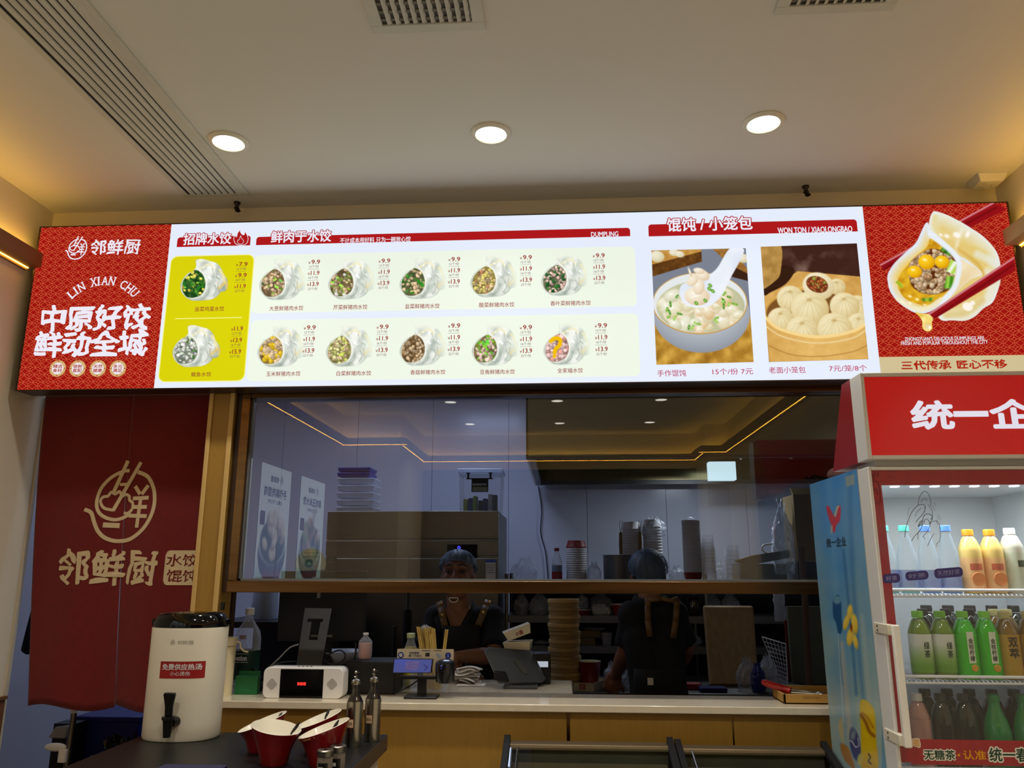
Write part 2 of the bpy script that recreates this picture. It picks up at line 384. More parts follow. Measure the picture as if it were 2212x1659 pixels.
# linear slot diffuser along the left side of the ceiling
t = thing('slot_diffuser', 'long white linear slot air diffuser in the ceiling beside left wall', 'air vent', (-1.42, 1.8, CEIL))
x0, x1, y1, y0 = -1.521, -1.318, 2.880, 0.2
m = MB(); zf = CEIL-0.004
m.box(x0-0.022, x0, y0, y1+0.02, zf, CEIL); m.box(x1, x1+0.034, y0, y1+0.02, zf, CEIL); m.box(x0, x1, y1, y1+0.02, zf, CEIL)
m.box(x1+0.034, x1+0.052, y0, y1+0.02, CEIL-0.006, CEIL)
m.build('frame', VENTP, t, bevel=0.0015)
m = MB(); m.box(x0, x1, y0, y1, CEIL-0.0012, CEIL-0.0004); m.build('duct_shade_sheet', DARK, t)  # dark sheet in place of the shade inside the slot
for k in range(7):
    xa = x0+0.012+(x1-x0-0.012)*k/7; xb = xa+0.0215
    m = MB(); m.prism([(xa, -0.0014), (xb, -0.0014), (xb-0.002, -0.006), (xa+0.004, -0.0075)], (0, y0, CEIL), (1, 0, 0), (0, 0, 1), (0, y1-y0-0.004, 0))
    m.build('slat', VENTP, t)
# square air grilles with upright blades
def grille(x0, x1, y1, y0, label, outer):
    t = thing('ceiling_grille', label, 'air vent', ((x0+x1)/2, (y0+y1)/2, CEIL), 'square ceiling air grilles')
    m = MB(); f = 0.034
    m.box(x0, x1, y1-f, y1, CEIL-0.008, CEIL); m.box(x0, x1, y0, y0+f, CEIL-0.008, CEIL)
    m.box(x0, x0+f, y0+f, y1-f, CEIL-0.008, CEIL); m.box(x1-f, x1, y0+f, y1-f, CEIL-0.008, CEIL); m.build('frame', VENTP, t, bevel=0.002)
    m = MB(); m.box(x0+f, x1-f, y0+f, y1-f, CEIL-0.0016, CEIL-0.0006); m.build('duct_shade_sheet', mat('duct_shade_grey', (70, 66, 56), 0.6), t)  # dark sheet in place of the shaded duct opening
    n = 10
    for k in range(n):
        xc = x0+f+(x1-x0-2*f)*(k+0.7)/(n+0.3)
        m = MB(); m.hexa([(xc-0.0015, y0+f, CEIL-0.009), (xc+0.0015, y0+f, CEIL-0.009), (xc+0.0015, y1-f-0.006, CEIL-0.009), (xc-0.0015, y1-f-0.006, CEIL-0.009),
                          (xc+0.008, y0+f, CEIL-0.0018), (xc+0.011, y0+f, CEIL-0.0018), (xc+0.011, y1-f, CEIL-0.0018), (xc+0.008, y1-f, CEIL-0.0018)]); m.build('blade', VENTP, t)
    for k in range(6):
        yc = y1-f-0.022-0.032*k
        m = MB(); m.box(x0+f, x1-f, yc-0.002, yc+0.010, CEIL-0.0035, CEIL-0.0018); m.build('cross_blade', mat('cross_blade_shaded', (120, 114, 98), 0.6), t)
    for xx in (x0+f+0.035, x1-f-0.035):
        m = MB(T(xx, y1-f-0.010, CEIL-0.0022)); m.lathe([(0.0035, -0.0015), (0.0035, 0)], n=12); m.build('screw', DARK, t)
grille(-0.520, -0.197, 1.933, 1.61, 'square white ceiling grille with thin blades, left of the two at the top', 0)
grille(0.608, 0.930, 1.922, 1.60, 'square white ceiling grille with thin blades, right of the two at the top', 0)
# capped sprinkler stubs in the ceiling just before the sign
def stub(x, y, label):
    t = thing('sprinkler_stub', label, 'sprinkler', (x, y, CEIL), 'ceiling sprinkler stubs')
    m = MB(T(x, y, CEIL)); m.lathe([(0.014, 0), (0.014, -0.006), (0.009, -0.012), (0.008, -0.022), (0.012, -0.028), (0.006, -0.034)], n=14); m.build('body', mat('stub_dark_metal', (60, 54, 50), 0.4, metal=0.8), t)
    m = MB(T(x+0.006, y, CEIL-0.036)); m.lathe([(0.011, 0), (0.012, -0.004), (0.004, -0.009)], n=12); m.tube([(0.004, 0, 0), (-0.01, 0, 0.014)], 0.003); m.build('deflector', mat('stub_dark_metal', (60, 54, 50)), t)
stub(-1.349, 2.965, 'dark metal sprinkler stub on the ceiling above the dish headings, left one')
stub(1.004, 2.960, 'dark metal sprinkler stub on the ceiling above the right pictures, right one')
# small white box in the right ceiling corner
t = thing('ceiling_box', 'small white plastic box with tiny holes in the right ceiling corner', 'junction box', (1.71, 2.93, CEIL))
m = MB(); m.hexa([(1.655, 2.90, CEIL-0.03), (1.742, 2.90, CEIL-0.03), (1.742, 2.965, CEIL-0.03), (1.655, 2.965, CEIL-0.03), (1.640, 2.885, CEIL), (1.757, 2.885, CEIL), (1.757, 2.98, CEIL), (1.640, 2.98, CEIL)])
m.build('housing', WHITEP, t, bevel=0.003)
for dx, dy in ((0.02, 0.02), (0.03, 0.02), (0.055, 0.03), (0.06, 0.045), (0.02, 0.05), (0.03, 0.05)):
    m = MB(); m.box(1.657+dx, 1.660+dx, 2.902+dy, 2.905+dy, CEIL-0.0308, CEIL-0.0298); m.build('hole', DARK, t)
# light rails along the walls: painted profile with a warm strip under and over
LED = glowled('warm_led_strip', (255, 190, 66), 14.0); LEDU = glowled('warm_led_strip_up', (255, 196, 76), 6.0)
RAIL = mat('rail_beige', (186, 166, 130), 0.55)
RAILB = mat('rail_brown', (132, 96, 62), 0.5)
def rail(label, segs, nrm, mt):
    """segs: list of (x0,y0,x1,y1) along the wall; nrm: outward direction of each"""
    xs = [q for s in segs for q in (s[0], s[2])]; ys = [q for s in segs for q in (s[1], s[3])]
    t = thing('light_rail', label, 'wall light', (sum(xs)/len(xs), sum(ys)/len(ys), 2.82), 'warm light rails around the room')
    for s, nn in zip(segs, nrm):
        a, b = Vector((s[0], s[1], 0)), Vector((s[2], s[3], 0)); w = Vector((nn[0], nn[1], 0))
        def bx(d0, d1, z0, z1):
            p = [a+w*d0, b+w*d0, b+w*d1, a+w*d1]
            return [(*q.xy, z0) for q in p]+[(*q.xy, z1) for q in p]
        m = MB(); m.hexa(bx(0.012, 0.07, 2.797, 2.858)); m.build('profile', mt, t)
        m = MB(); m.hexa(bx(0.0125, 0.0165, 2.7950, 2.7969)); m.build('led_strip', LED, t)
        m = MB(); m.hexa(bx(0.014, 0.050, 2.8583, 2.861)); m.build('led_strip', LEDU, t)
        m = MB(); m.hexa(bx(0.0005, 0.0115, 2.786, 2.864)); m.build('back_plate', mt, t)
rail('beige wall light rail with warm glow along left wall', [(LX, -1.56, LX, 2.895)], [(1, 0)], RAILB)
rail('beige wall light rail with warm glow along right wall', [(RX_, -2.26, RX_, 2.895)], [(-1, 0)], RAIL)
rail('warm light rail on the recessed left return behind the viewer', [(LX, -1.63, -1.53, -1.63), (-1.60, -1.63, -1.60, -2.88)], [(0, 1), (1, 0)], RAIL)
rail('warm light rail across the far wall behind the viewer', [(-1.60, -2.95, 1.55, -2.95)], [(0, 1)], RAIL)
rail('warm light rail on the recessed right return behind the viewer', [(1.48, -2.33, RX_, -2.33), (1.55, -2.33, 1.55, -2.88)], [(0, 1), (-1, 0)], RAIL)
# kitchen ceiling panel lights; the left one is unseen, added to light the wall
for i, (x, y, l) in enumerate([(-1.9, 4.3, 'unseen square ceiling panel light added to light the left kitchen wall'), (-0.62, 4.9, 'square kitchen ceiling panel light over the steel refrigerator')]):
    t = thing('panel_light', l, 'ceiling light', (x, y, KCEIL), 'kitchen ceiling panel lights')
    m = MB(); m.box(x-0.3, x+0.3, y-0.3, y+0.3, KCEIL-0.02, KCEIL); m.build('frame', WHITEP, t)
    m = MB(); m.box(x-0.28, x+0.28, y-0.28, y+0.28, KCEIL-0.0225, KCEIL-0.0205); m.build('diffuser', glow('panel_face', (214, 226, 255), 0.9), t)
# ================================================================== printed pictures: colours worked out per vertex of a flat sheet
def sm(pts, n=6):
    """closed smooth outline through pts"""
    p = np.array(pts, float); N = len(p); out = []
    for i in range(N):
        a, b, c, d = p[i-1], p[i], p[(i+1) % N], p[(i+2) % N]
        for k in range(n):
            t = k/n; out.append(0.5*((2*b)+(c-a)*t+(2*a-5*b+4*c-d)*t*t+(3*b-a-3*c+d)*t**3))
    return np.array(out)
def smo(pts, n=6):
    p = np.array(pts, float); N = len(p); out = []
    for i in range(N-1):
        a, b, c, d = p[max(i-1, 0)], p[i], p[i+1], p[min(i+2, N-1)]
        for k in range(n):
            t = k/n; out.append(0.5*((2*b)+(c-a)*t+(2*a-5*b+4*c-d)*t*t+(3*b-a-3*c+d)*t**3))
    out.append(p[-1]); return np.array(out)
class Cv:
    """canvas over the box x0..x1, y0..y1 (y down)"""
    def __init__(s, x0, y0, x1, y1, step, bg=(255, 255, 255), a=1.0):
        s.nx = max(2, int(round((x1-x0)/step)))+1; s.ny = max(2, int(round((y1-y0)/step)))+1
        s.X, s.Y = np.meshgrid(np.linspace(x0, x1, s.nx), np.linspace(y0, y1, s.ny)); s.step = step
        s.c = np.zeros((s.ny, s.nx, 3))+np.array(bg, float); s.a = np.full((s.ny, s.nx), float(a))
    def ell(s, cx, cy, rx, ry, rot=0.0, soft=None):
        soft = soft or s.step; c, n = math.cos(rot), math.sin(rot)
        dx, dy = s.X-cx, s.Y-cy; u = (dx*c+dy*n)/rx; v = (-dx*n+dy*c)/ry
        d = (np.sqrt(u*u+v*v)-1)*min(rx, ry); return np.clip(0.5-d/soft, 0, 1)
    def sd(s, pts, closed=True):
        p = np.array(pts, float); N = len(p); d = np.full(s.X.shape, 1e9); ins = np.zeros(s.X.shape, bool)
        for i in range(N if closed else N-1):
            a, b = p[i], p[(i+1) % N]; e = b-a; L = e@e+1e-12
            t = np.clip(((s.X-a[0])*e[0]+(s.Y-a[1])*e[1])/L, 0, 1)
            d = np.minimum(d, np.hypot(s.X-a[0]-e[0]*t, s.Y-a[1]-e[1]*t))
            if closed:
                cond = (a[1] > s.Y) != (b[1] > s.Y)
                with np.errstate(divide='ignore', invalid='ignore'):
                    ins ^= cond & (s.X < (b[0]-a[0])*(s.Y-a[1])/(b[1]-a[1]+1e-12)+a[0])
        return np.where(ins, -d, d) if closed else d
    def poly(s, pts, soft=None):
        soft = soft or s.step; return np.clip(0.5-s.sd(pts)/soft, 0, 1)
    def line(s, pts, w, soft=None):
        soft = soft or s.step; return np.clip(0.5-(s.sd(pts, False)-w/2)/soft, 0, 1)
    def put(s, m, col, k=1.0, add_alpha=True):
        m = np.clip(m*k, 0, 1); col = np.asarray(col, float)
        if col.ndim == 1: col = col[None, None, :]
        s.c = s.c*(1-m[..., None])+col*m[..., None]
        if add_alpha: s.a = np.maximum(s.a, m)
    def noise(s, scale, seed=0, oct=3):
        g = np.random.RandomState(seed); out = 0; amp = 1; tot = 0
        for o in range(oct):
            n = 64; tab = g.rand(n, n); u = s.X/scale*(2**o)+g.rand()*50; v = s.Y/scale*(2**o)+g.rand()*50
            i, j = np.floor(u).astype(int), np.floor(v).astype(int); fu, fv = u-i, v-j; fu = fu*fu*(3-2*fu); fv = fv*fv*(3-2*fv)
            q = lambda a, b: tab[b % n, a % n]
            out = out+amp*((q(i, j)*(1-fu)+q(i+1, j)*fu)*(1-fv)+(q(i, j+1)*(1-fu)+q(i+1, j+1)*fu)*fv); tot += amp; amp *= 0.5
        return out/tot
    def mix(s, a, b, t):
        t = np.clip(t, 0, 1)[..., None]; return np.asarray(a, float)*(1-t)+np.asarray(b, float)*t
    def orb(s, cx, cy, rx, ry, rot, hi, lo, lx=-0.4, ly=-0.55, spec=0.0, clip=None, soft=None):
        c, n = math.cos(rot), math.sin(rot); dx, dy = s.X-cx, s.Y-cy
        u = (dx*c+dy*n)/rx; v = (-dx*n+dy*c)/ry; r2 = u*u+v*v
        t = 0.55+0.45*((dx/rx)*lx+(dy/ry)*ly)-0.35*np.clip(r2, 0, 1)+0.15
        m = s.ell(cx, cy, rx, ry, rot, soft)
        if clip is not None: m = m*clip
        s.put(m, s.mix(lo, hi, t))
        if spec: s.put(s.ell(cx+lx*rx*0.55, cy+ly*ry*0.55, rx*0.22, ry*0.16, rot, min(rx, ry)*0.3)*m, (255, 255, 255), spec)
    def sheet(s, name, place, m, parent=None):
        vs = [tuple(place(x, y)) for x, y in zip(s.X.ravel(), s.Y.ravel())]; nx, ny = s.nx, s.ny
        i, j = np.meshgrid(np.arange(nx-1), np.arange(ny-1)); b = (j*nx+i).ravel()
        f = np.stack([b, b+nx, b+nx+1, b+1], 1)
        al = s.a.ravel(); keep = al[f].max(1) > 0.004; f = f[keep]
        me = bpy.data.meshes.new(name); me.from_pydata(vs, [], f.tolist())
        ca = me.color_attributes.new('Col', 'FLOAT_COLOR', 'POINT'); q = np.clip(s.c.reshape(-1, 3)/255.0, 0, 1)
        l = np.where(q <= 0.04045, q/12.92, ((q+0.055)/1.055)**2.4)
        ca.data.foreach_set('color', np.concatenate([l, al[:, None]], 1).astype(np.float32).ravel())
        me.materials.append(m); o = bpy.data.objects.new(name, me); C.objects.link(o)
        if parent is not None: o.parent = parent; o.matrix_parent_inverse = parent.matrix_world.inverted()
        return o
# ================================================================== the lit menu box over the serving window
SY = 2.90
E0 = 0.0006
def on(px, py, k=1): return PY(px, py, SY-E0*k)
sg = thing('menu_light_box', 'long backlit menu box with red ends and dumpling pictures above the serving window', 'menu board', (-0.2, 2.95, 2.28))
SX0, SX1, SZ0, SZ1 = -2.148, 1.738, 2.282, 2.976
XR0 = (XY(368, 487, SY)+XY(335, 838, SY))/2; XR1 = (XY(1865, 446, SY)+XY(1897, 774, SY))/2
ZT = ZY(2050, 769, SY)
SIGNW = glow('sign_white', (199, 206, 220), 1.0, True)
SIGNR = glow('sign_red', (137, 16, 12), 1.0, True)
SIGNT = glow('sign_tan', (180, 166, 128), 1.0)
GOLD = glow('sign_gold_line', (196, 98, 60), 1.0)
BARR = glow('sign_bar_red', (150, 20, 22), 1.0)
INKW = glow('sign_ink_white', (206, 203, 214), 1.0)
INKR = glow('sign_ink_red', (132, 44, 34), 1.0)
INKD = glow('sign_ink_dark', (96, 52, 52), 1.0)
INKM = glow('sign_ink_magenta', (160, 40, 78), 1.0)
INKB = glow('sign_ink_brick', (150, 30, 14), 1.0)
YEL = glow('sign_yellow', (188, 182, 8), 1.0)
YELE = glow('sign_yellow_edge', (210, 208, 110), 1.0)
CREAM = glow('sign_cream', (206, 213, 200), 1.0)
BADGE = glow('sign_badge', (182, 150, 98), 1.0)
BADGEC = glow('sign_badge_centre', (206, 202, 206), 1.0)
LITP = print_mat('sign_picture', True, 0.80)
CASE = mat('sign_case', (72, 60, 50), 0.4, metal=0.6)
m = MB(); m.box(SX0-0.004, SX1+0.004, SY+0.002, SY+0.10, SZ0-0.003, SZ1+0.003)
m.box(SX0-0.006, SX0, SY-0.003, SY+0.002, SZ0-0.004, SZ1+0.004); m.box(SX1, SX1+0.006, SY-0.003, SY+0.002, SZ0-0.004, SZ1+0.004)
m.box(SX0, SX1, SY-0.003, SY+0.002, SZ1, SZ1+0.004); m.box(SX0, SX1, SY-0.003, SY+0.002, SZ0-0.004, SZ0)
m.build('casing', CASE, sg)
m = MB(); m.quad((XR0, SY, SZ0), (XR1, SY, SZ0), (XR1, SY, SZ1), (XR0, SY, SZ1)); m.build('white_panel', SIGNW, sg)
def lattice(mb, x0, x1, z0, z1, mi):
    px, pz = 0.0413, 0.0308; w = 0.00062
    def seg(p, q):
        d = (q[0]-p[0], q[1]-p[1]); t0, t1 = 0.0, 1.0
        for dd, lo, hi, s0 in ((d[0], x0, x1, p[0]), (d[1], z0, z1, p[1])):
            if abs(dd) < 1e-9:
                if s0 < lo or s0 > hi: return
                continue
            u, v = (lo-s0)/dd, (hi-s0)/dd
            if u > v: u, v = v, u
            t0, t1 = max(t0, u), min(t1, v)
        if t0 >= t1: return
        A = (p[0]+d[0]*t0, p[1]+d[1]*t0); B = (p[0]+d[0]*t1, p[1]+d[1]*t1); L = math.hypot(B[0]-A[0], B[1]-A[1])+1e-9
        nx, nz = -(B[1]-A[1])/L*w, (B[0]-A[0])/L*w; y = SY-E0
        mb.quad((A[0]-nx, y, A[1]-nz), (B[0]-nx, y, B[1]-nz), (B[0]+nx, y, B[1]+nz), (A[0]+nx, y, A[1]+nz), mi)
    z = z0-pz
    while z < z1+pz:
        x = x0-px
        while x < x1+px:
            q = lambda a, b: (x+a*px, z+b*pz)
            for sx in (-1, 1):
                for sz in (-1, 1):
                    seg(q(0.235*sx, 0), q(0, 0.23*sz)); seg(q(0.5*sx, 0.11*sz), q(0.11*sx, 0.5*sz))
            seg(q(0.235, 0), q(0.765, 0)); seg(q(0, 0.23), q(0, 0.77)); seg(q(0.5, -0.11), q(0.5, 0.11)); seg(q(-0.11, 0.5), q(0.11, 0.5))
            x += px
        z += pz
m = MB(); m.quad((SX0, SY, SZ0), (XR0, SY, SZ0), (XR0, SY, SZ1), (SX0, SY, SZ1), 0); lattice(m, SX0, XR0, SZ0, SZ1, 1)
lp = m.build('left_red_panel', [SIGNR, GOLD], sg, smooth=0)
m = MB(); m.quad((XR1, SY, ZT), (SX1, SY, ZT), (SX1, SY, SZ1), (XR1, SY, SZ1), 0); lattice(m, XR1, SX1, ZT, SZ1, 1)
rp = m.build('right_red_panel', [SIGNR, GOLD], sg, smooth=0)
m = MB(); m.quad((XR1, SY, SZ0), (SX1, SY, SZ0), (SX1, SY, ZT), (XR1, SY, ZT)); tp = m.build('tan_strip', SIGNT, sg, smooth=0)
K = 0.001868
YT = SY-E0*4
def brush(q):                 # uneven hand-brushed edge
    r = q.copy(); r[:, 0] += 0.012*np.sin(q[:, 1]*23+q[:, 0]*9); r[:, 1] += 0.03*np.sin(q[:, 0]*31+q[:, 1]*11)+0.05*(q[:, 0]-0.5)*0
    return r
# emblem: bowl in a ring, chopsticks, the right half of the character as strokes
def emblem(mb, o, u, v, r, mi, yn):
    """strokes in units of the ring radius, o = ring centre"""
    o, u, v, yn = Vector(o), Vector(u), Vector(v), Vector(yn)
    def stroke(pts, w):
        p = smo(pts, 8) if len(pts) > 2 else np.array(pts, float)
        for i in range(len(p)-1):
            d = p[i+1]-p[i]; L = np.hypot(*d)+1e-9; n = np.array([-d[1], d[0]])/L*w/2; e = d/L*w*0.15
            mb.add([tuple(o+(u*a+v*b)*r+yn) for a, b in (p[i]-n-e, p[i+1]-n+e, p[i+1]+n+e, p[i]+n-e)], [(0, 1, 2, 3)], mi)
    w = 0.125
    stroke([(-1.34, -0.13), (-1.12, -0.24), (-0.98, -0.55), (-0.82, -0.84), (-0.55, -1.06), (-0.15, -1.15), (0.31, -1.06), (0.74, -0.68), (0.97, -0.13), (0.94, 0.45), (0.68, 0.92), (0.31, 1.10)], w)
    stroke([(-0.02, 1.15), (-0.24, 1.12), (-0.60, 0.92), (-0.88, 0.58), (-0.98, 0.15), (-0.90, -0.18), (-0.66, -0.38), (-0.30, -0.46), (0.02, -0.36), (0.16, -0.24)], w*0.9)
    stroke([(-0.10, 1.46), (-0.46, 0.46)], w); stroke([(0.36, 1.41), (-0.41, -0.15)], w); stroke([(-0.27, 0.69), (-0.06, 0.70)], w*0.8)
    stroke([(-0.41, -0.15), (-0.72, -0.08), (-0.86, 0.13), (-0.79, 0.28), (-0.64, 0.31), (-0.54, 0.44), (-0.41, 0.38), (-0.28, 0.46), (-0.20, 0.36)], w*0.75)
    stroke([(-0.16, 0.30), (-0.04, 0.36), (0.08, 0.30), (0.10, 0.18), (0.22, 0.08), (0.22, -0.12), (0.08, -0.25), (-0.04, -0.24)], w*0.75)
    stroke([(-0.67, -0.63), (-0.17, -0.65)], w*1.3)
    stroke([(0.26, 0.62), (0.44, 0.38)], w); stroke([(0.70, 0.64), (0.52, 0.38)], w)
    stroke([(0.23, 0.23), (0.75, 0.25)], w); stroke([(0.28, -0.05), (0.72, -0.05)], w); stroke([(0.15, -0.33), (0.75, -0.35)], w)
    stroke([(0.49, 0.25), (0.45, -0.70)], w)
m = MB()
emblem(m, PY(167.6, 538, YT), UX, UZ, 20.5*K, 0, (0, 0, 0))
text_px(m, '邻鲜厨', 195.5, 303, 517.6, 549, YT, 0.016, warp=brush)
# curved name
s = 'LIN XIAN CHU'; N = len(s); c = PY(214, 700, YT); R_ = 108*K
adv = [0.0]
W_ = {'I': 0.55, ' ': 0.75}
for ch in s: adv.append(adv[-1]+W_.get(ch, 1.0))
for i, ch in enumerate(s):
    if ch == ' ': continue
    th = (( (adv[i]+adv[i+1])/2/adv[-1])-0.5)*math.radians(100)
    u = Vector((math.cos(th), 0, -math.sin(th))); v = Vector((math.sin(th), 0, math.cos(th))); wd = (6.0 if ch == 'I' else 13.0)*K
    o = Vector(c)+v*R_*0.83-u*wd/2
    text(m, ch, o, u, v, wd if ch != 'I' else 3.0*K, 19*K, 0.012)
    if ch in 'LINXAHU':      # serifs
        for (fx, fy) in {'L': [(0.15, 0), (0.15, 1)], 'I': [(0.25, 0), (0.25, 1)], 'N': [(0.1, 0), (0.1, 1), (0.9, 1)], 'X': [(0.1, 0), (0.9, 0), (0.1, 1), (0.9, 1)], 'A': [(0.08, 0), (0.92, 0)], 'H': [(0.1, 0), (0.9, 0), (0.1, 1), (0.9, 1)], 'U': [(0.1, 1), (0.9, 1)]}[ch]:
            q = o+u*(wd*fx)+v*(19*K*fy)
            m.add([tuple(q+u*a*K+v*b*K) for a, b in ((-3.2, -0.7), (3.2, -0.7), (3.2, 0.7), (-3.2, 0.7))], [(0, 1, 2, 3)])
text_px(m, '中原好饺', 91, 321.8, 660, 713, YT, 0.031, warp=brush)
text_px(m, '鲜动全城', 75.6, 316.4, 714.4, 768.8, YT, 0.031, warp=brush)
m.build('lettering', INKW, lp, smooth=0)
for (bx, by), (t1, t2) in zip([(124.7, 796), (167.6, 796), (211.4, 796), (254.6, 796)], [('精选', '食材'), ('锁鲜', '直配'), ('天然', '健康'), ('多元', '满足')]):
    b = MB(); c = PY(bx, by, YT)
    def disc(r, y, mi):
        b.add([(c.x+r*math.cos(2*PI*k/32), y, c.z+r*math.sin(2*PI*k/32)) for k in range(32)], [tuple(range(32))], mi)
    disc(18*K, YT, 0); disc(12.8*K, YT-E0, 1)
    for k in range(4):
        a = k*PI/2; b.add([(c.x+15.4*K*math.cos(a)+dx*K, YT-E0, c.z+15.4*K*math.sin(a)+dz*K) for dx, dz in ((-1.5, -1), (1.5, -1), (1.5, 1), (-1.5, 1))], [(0, 1, 2, 3)], 2)
    text(b, t1, (c.x-10*K, YT-2*E0, c.z+0.6*K), UX, UZ, 20*K, 8*K, 0.02, 2); text(b, t2, (c.x-10*K, YT-2*E0, c.z-8.4*K), UX, UZ, 20*K, 8*K, 0.02, 2)
    b.build('badge', [BADGE, BADGEC, INKB], lp, smooth=0)
# heading bars
def rrect(x0, x1, z0, z1, r, y, corners=(1, 1, 1, 1), n=6):
    out = []
    for (cx, cz, a0, on_) in ((x0+r, z0+r, PI, corners[0]), (x1-r, z0+r, 1.5*PI, corners[1]), (x1-r, z1-r, 0, corners[2]), (x0+r, z1-r, 0.5*PI, corners[3])):
        if on_: out += [(cx+r*math.cos(a0+k/n*PI/2), y, cz+r*math.sin(a0+k/n*PI/2)) for k in range(n+1)]
        else:
            k = a0+PI/4; out.append((cx+r*1.41421*math.cos(k), y, cz+r*1.41421*math.sin(k)))
    return out
def bar(xl, xr, yt, yb, name):
    b = MB(); xm, ym = (xl+xr)/2, (yt+yb)/2
    p = rrect(XY(xl, ym, SY), XY(xr, ym, SY), ZY(xm, yb, SY), ZY(xm, yt, SY), 0.012, SY-E0, (0, 0, 1, 1))
    b.add(p, [tuple(range(len(p)))], 0); return b
def outlined(b, s_, xl, xr, yt, yb, off, sp=1.0):
    text_px(b, s_, xl, xr, yt, yb, SY-2*E0, off+0.055, 0, spacing=sp); text_px(b, s_, xl, xr, yt, yb, SY-3*E0, off, 1, spacing=sp)
b = bar(383, 541, 511, 532, 'x'); outlined(b, '招牌水饺', 397, 499, 503.6, 528, 0.022)
fl = sm([(520, 492), (519, 500), (524, 507), (528, 506), (529, 500), (534, 508), (536, 517), (533, 525), (527, 529), (515, 529), (508, 525), (505, 517), (507, 509), (511, 512), (513, 504), (517, 498)])
fo_ = sm([(520, 509), (521, 514), (525, 518), (526, 523), (522, 527), (517, 527), (513, 523), (514, 518), (516, 519), (518, 514)])
def px_poly(b, pts, k, mi, grow=0.0):
    c = np.mean(pts, 0); q = c+(np.array(pts)-c)*(1+grow)
    vs = [tuple(on(x, y, k)) for x, y in q]; b.add(vs, [tuple(range(len(vs)))], mi)
px_poly(b, fl, 3, 0)
for ol, w_ in ((fl, 0.0011), (fo_, 0.0008)):
    for i in range(len(ol)):
        p_, q_ = Vector(on(*ol[i], 5)), Vector(on(*ol[(i+1) % len(ol)], 5)); d_ = (q_-p_).normalized(); nn = Vector((-d_.z, 0, d_.x))*w_; b.add([tuple(p_-nn), tuple(q_-nn), tuple(q_+nn), tuple(p_+nn)], [(0, 1, 2, 3)], 1)
b.build('heading_bar', [BARR, INKW], sg, smooth=0)
b = bar(554.5, 1361.5, 502, 520, 'x'); outlined(b, '鲜肉于水饺', 586, 715, 498, 523, 0.022)
text_px(b, '不计成本用好料 只为一碗放心饺', 734.6, 887, 512.2, 523.6, SY-3*E0, 0.014, 1); text_px(b, 'DUMPLING', 1277, 1335.6, 500.6, 511, SY-3*E0, 0.022, 1)
b.build('heading_bar', [BARR, INKW], sg, smooth=0)
b = bar(1400.5, 1852, 479.5, 505.5, 'x'); outlined(b, '馄饨 / 小笼包', 1441, 1624.6, 469.5, 498, 0.022)
text_px(b, 'WON TON / XIAOLONGBAO', 1680, 1841, 490, 502.6, SY-3*E0, 0.026, 1)
b.build('heading_bar', [BARR, INKW], sg, smooth=0)
# dish cards
def card(xl, xr, yt, yb, mats, r=0.022, edge=0.0):
    b = MB(); xm, ym = (xl+xr)/2, (yt+yb)/2; x0, x1, z0, z1 = XY(xl, ym, SY), XY(xr, ym, SY), ZY(xm, yb, SY), ZY(xm, yt, SY)
    if edge:
        p = rrect(x0-edge, x1+edge, z0-edge, z1+edge, r+edge, SY-E0); b.add(p, [tuple(range(len(p)))], 1)
    p = rrect(x0, x1, z0, z1, r, SY-2*E0); b.add(p, [tuple(range(len(p)))], 0)
    return b
b = card(357.5, 537.5, 553.5, 822.5, 0, 0.026, 0.004)
x0, x1 = XY(379, 688, SY), XY(523, 687, SY); z = ZY(450, 687.5, SY); b.add([(x0, SY-3*E0, z-0.002), (x1, SY-3*E0, z-0.002), (x1, SY-3*E0, z+0.002), (x0, SY-3*E0, z+0.002)], [(0, 1, 2, 3)], 1)
yc = b.build('dish_card', [YEL, YELE], sg, smooth=0)
cc1 = card(547, 1374, 542, 669.5, 0, 0.022).build('dish_card', CREAM, sg, smooth=0)
cc2 = card(539, 1381, 684.5, 818.5, 0, 0.022).build('dish_card', CREAM, sg, smooth=0)
GRN, LGR, MEAT, PINK, CORN, EGG, BRN, WHT = (52, 110, 38), (150, 190, 70), (212, 182, 144), (226, 190, 176), (240, 184, 30), (228, 216, 90), (110, 78, 42), (226, 222, 214)
FILL = {
 'chive_egg': ((36, 84, 30), [(GRN, 7), ((30, 80, 30), 4), (EGG, 3), (LGR, 2)]), 'fish': ((150, 160, 140), [(WHT, 6), ((90, 96, 120), 2), ((70, 120, 50), 3), ((190, 200, 180), 4)]),
 'leek': ((140, 112, 78), [(MEAT, 8), ((160, 132, 96), 4), (LGR, 2), ((90, 130, 50), 1)]), 'celery': ((130, 110, 74), [(MEAT, 7), (LGR, 3), ((120, 140, 60), 2), (WHT, 1)]),
 'chive': ((110, 110, 74), [(MEAT, 6), (GRN, 4), ((70, 140, 50), 2)]), 'pickle': ((168, 150, 80), [(MEAT, 5), ((214, 196, 110), 5), ((176, 120, 90), 1)]),
 'herb': ((120, 120, 90), [(PINK, 6), ((36, 92, 42), 4), ((60, 120, 50), 1)]), 'corn': ((170, 130, 70), [(MEAT, 6), (CORN, 5)]),
 'cabbage': ((170, 160, 96), [(MEAT, 6), ((220, 220, 150), 4), ((196, 206, 90), 3)]), 'mushroom': ((120, 94, 60), [(MEAT, 8), (BRN, 3), ((150, 122, 86), 3)]),
 'bean': ((150, 130, 90), [(PINK, 7), ((130, 186, 60), 4), ((100, 150, 40), 2)]), 'mixed': ((206, 160, 150), [((226, 190, 184), 8), ((212, 150, 140), 4)])}
OUT = [(300, 325), (345, 318), (400, 332), (455, 350), (490, 385), (510, 430), (540, 480), (545, 530), (525, 565), (490, 575), (470, 600), (420, 630), (340, 640), (270, 640), (220, 615), (185, 570), (178, 520), (200, 470), (235, 430), (275, 410), (298, 380), (295, 345)]
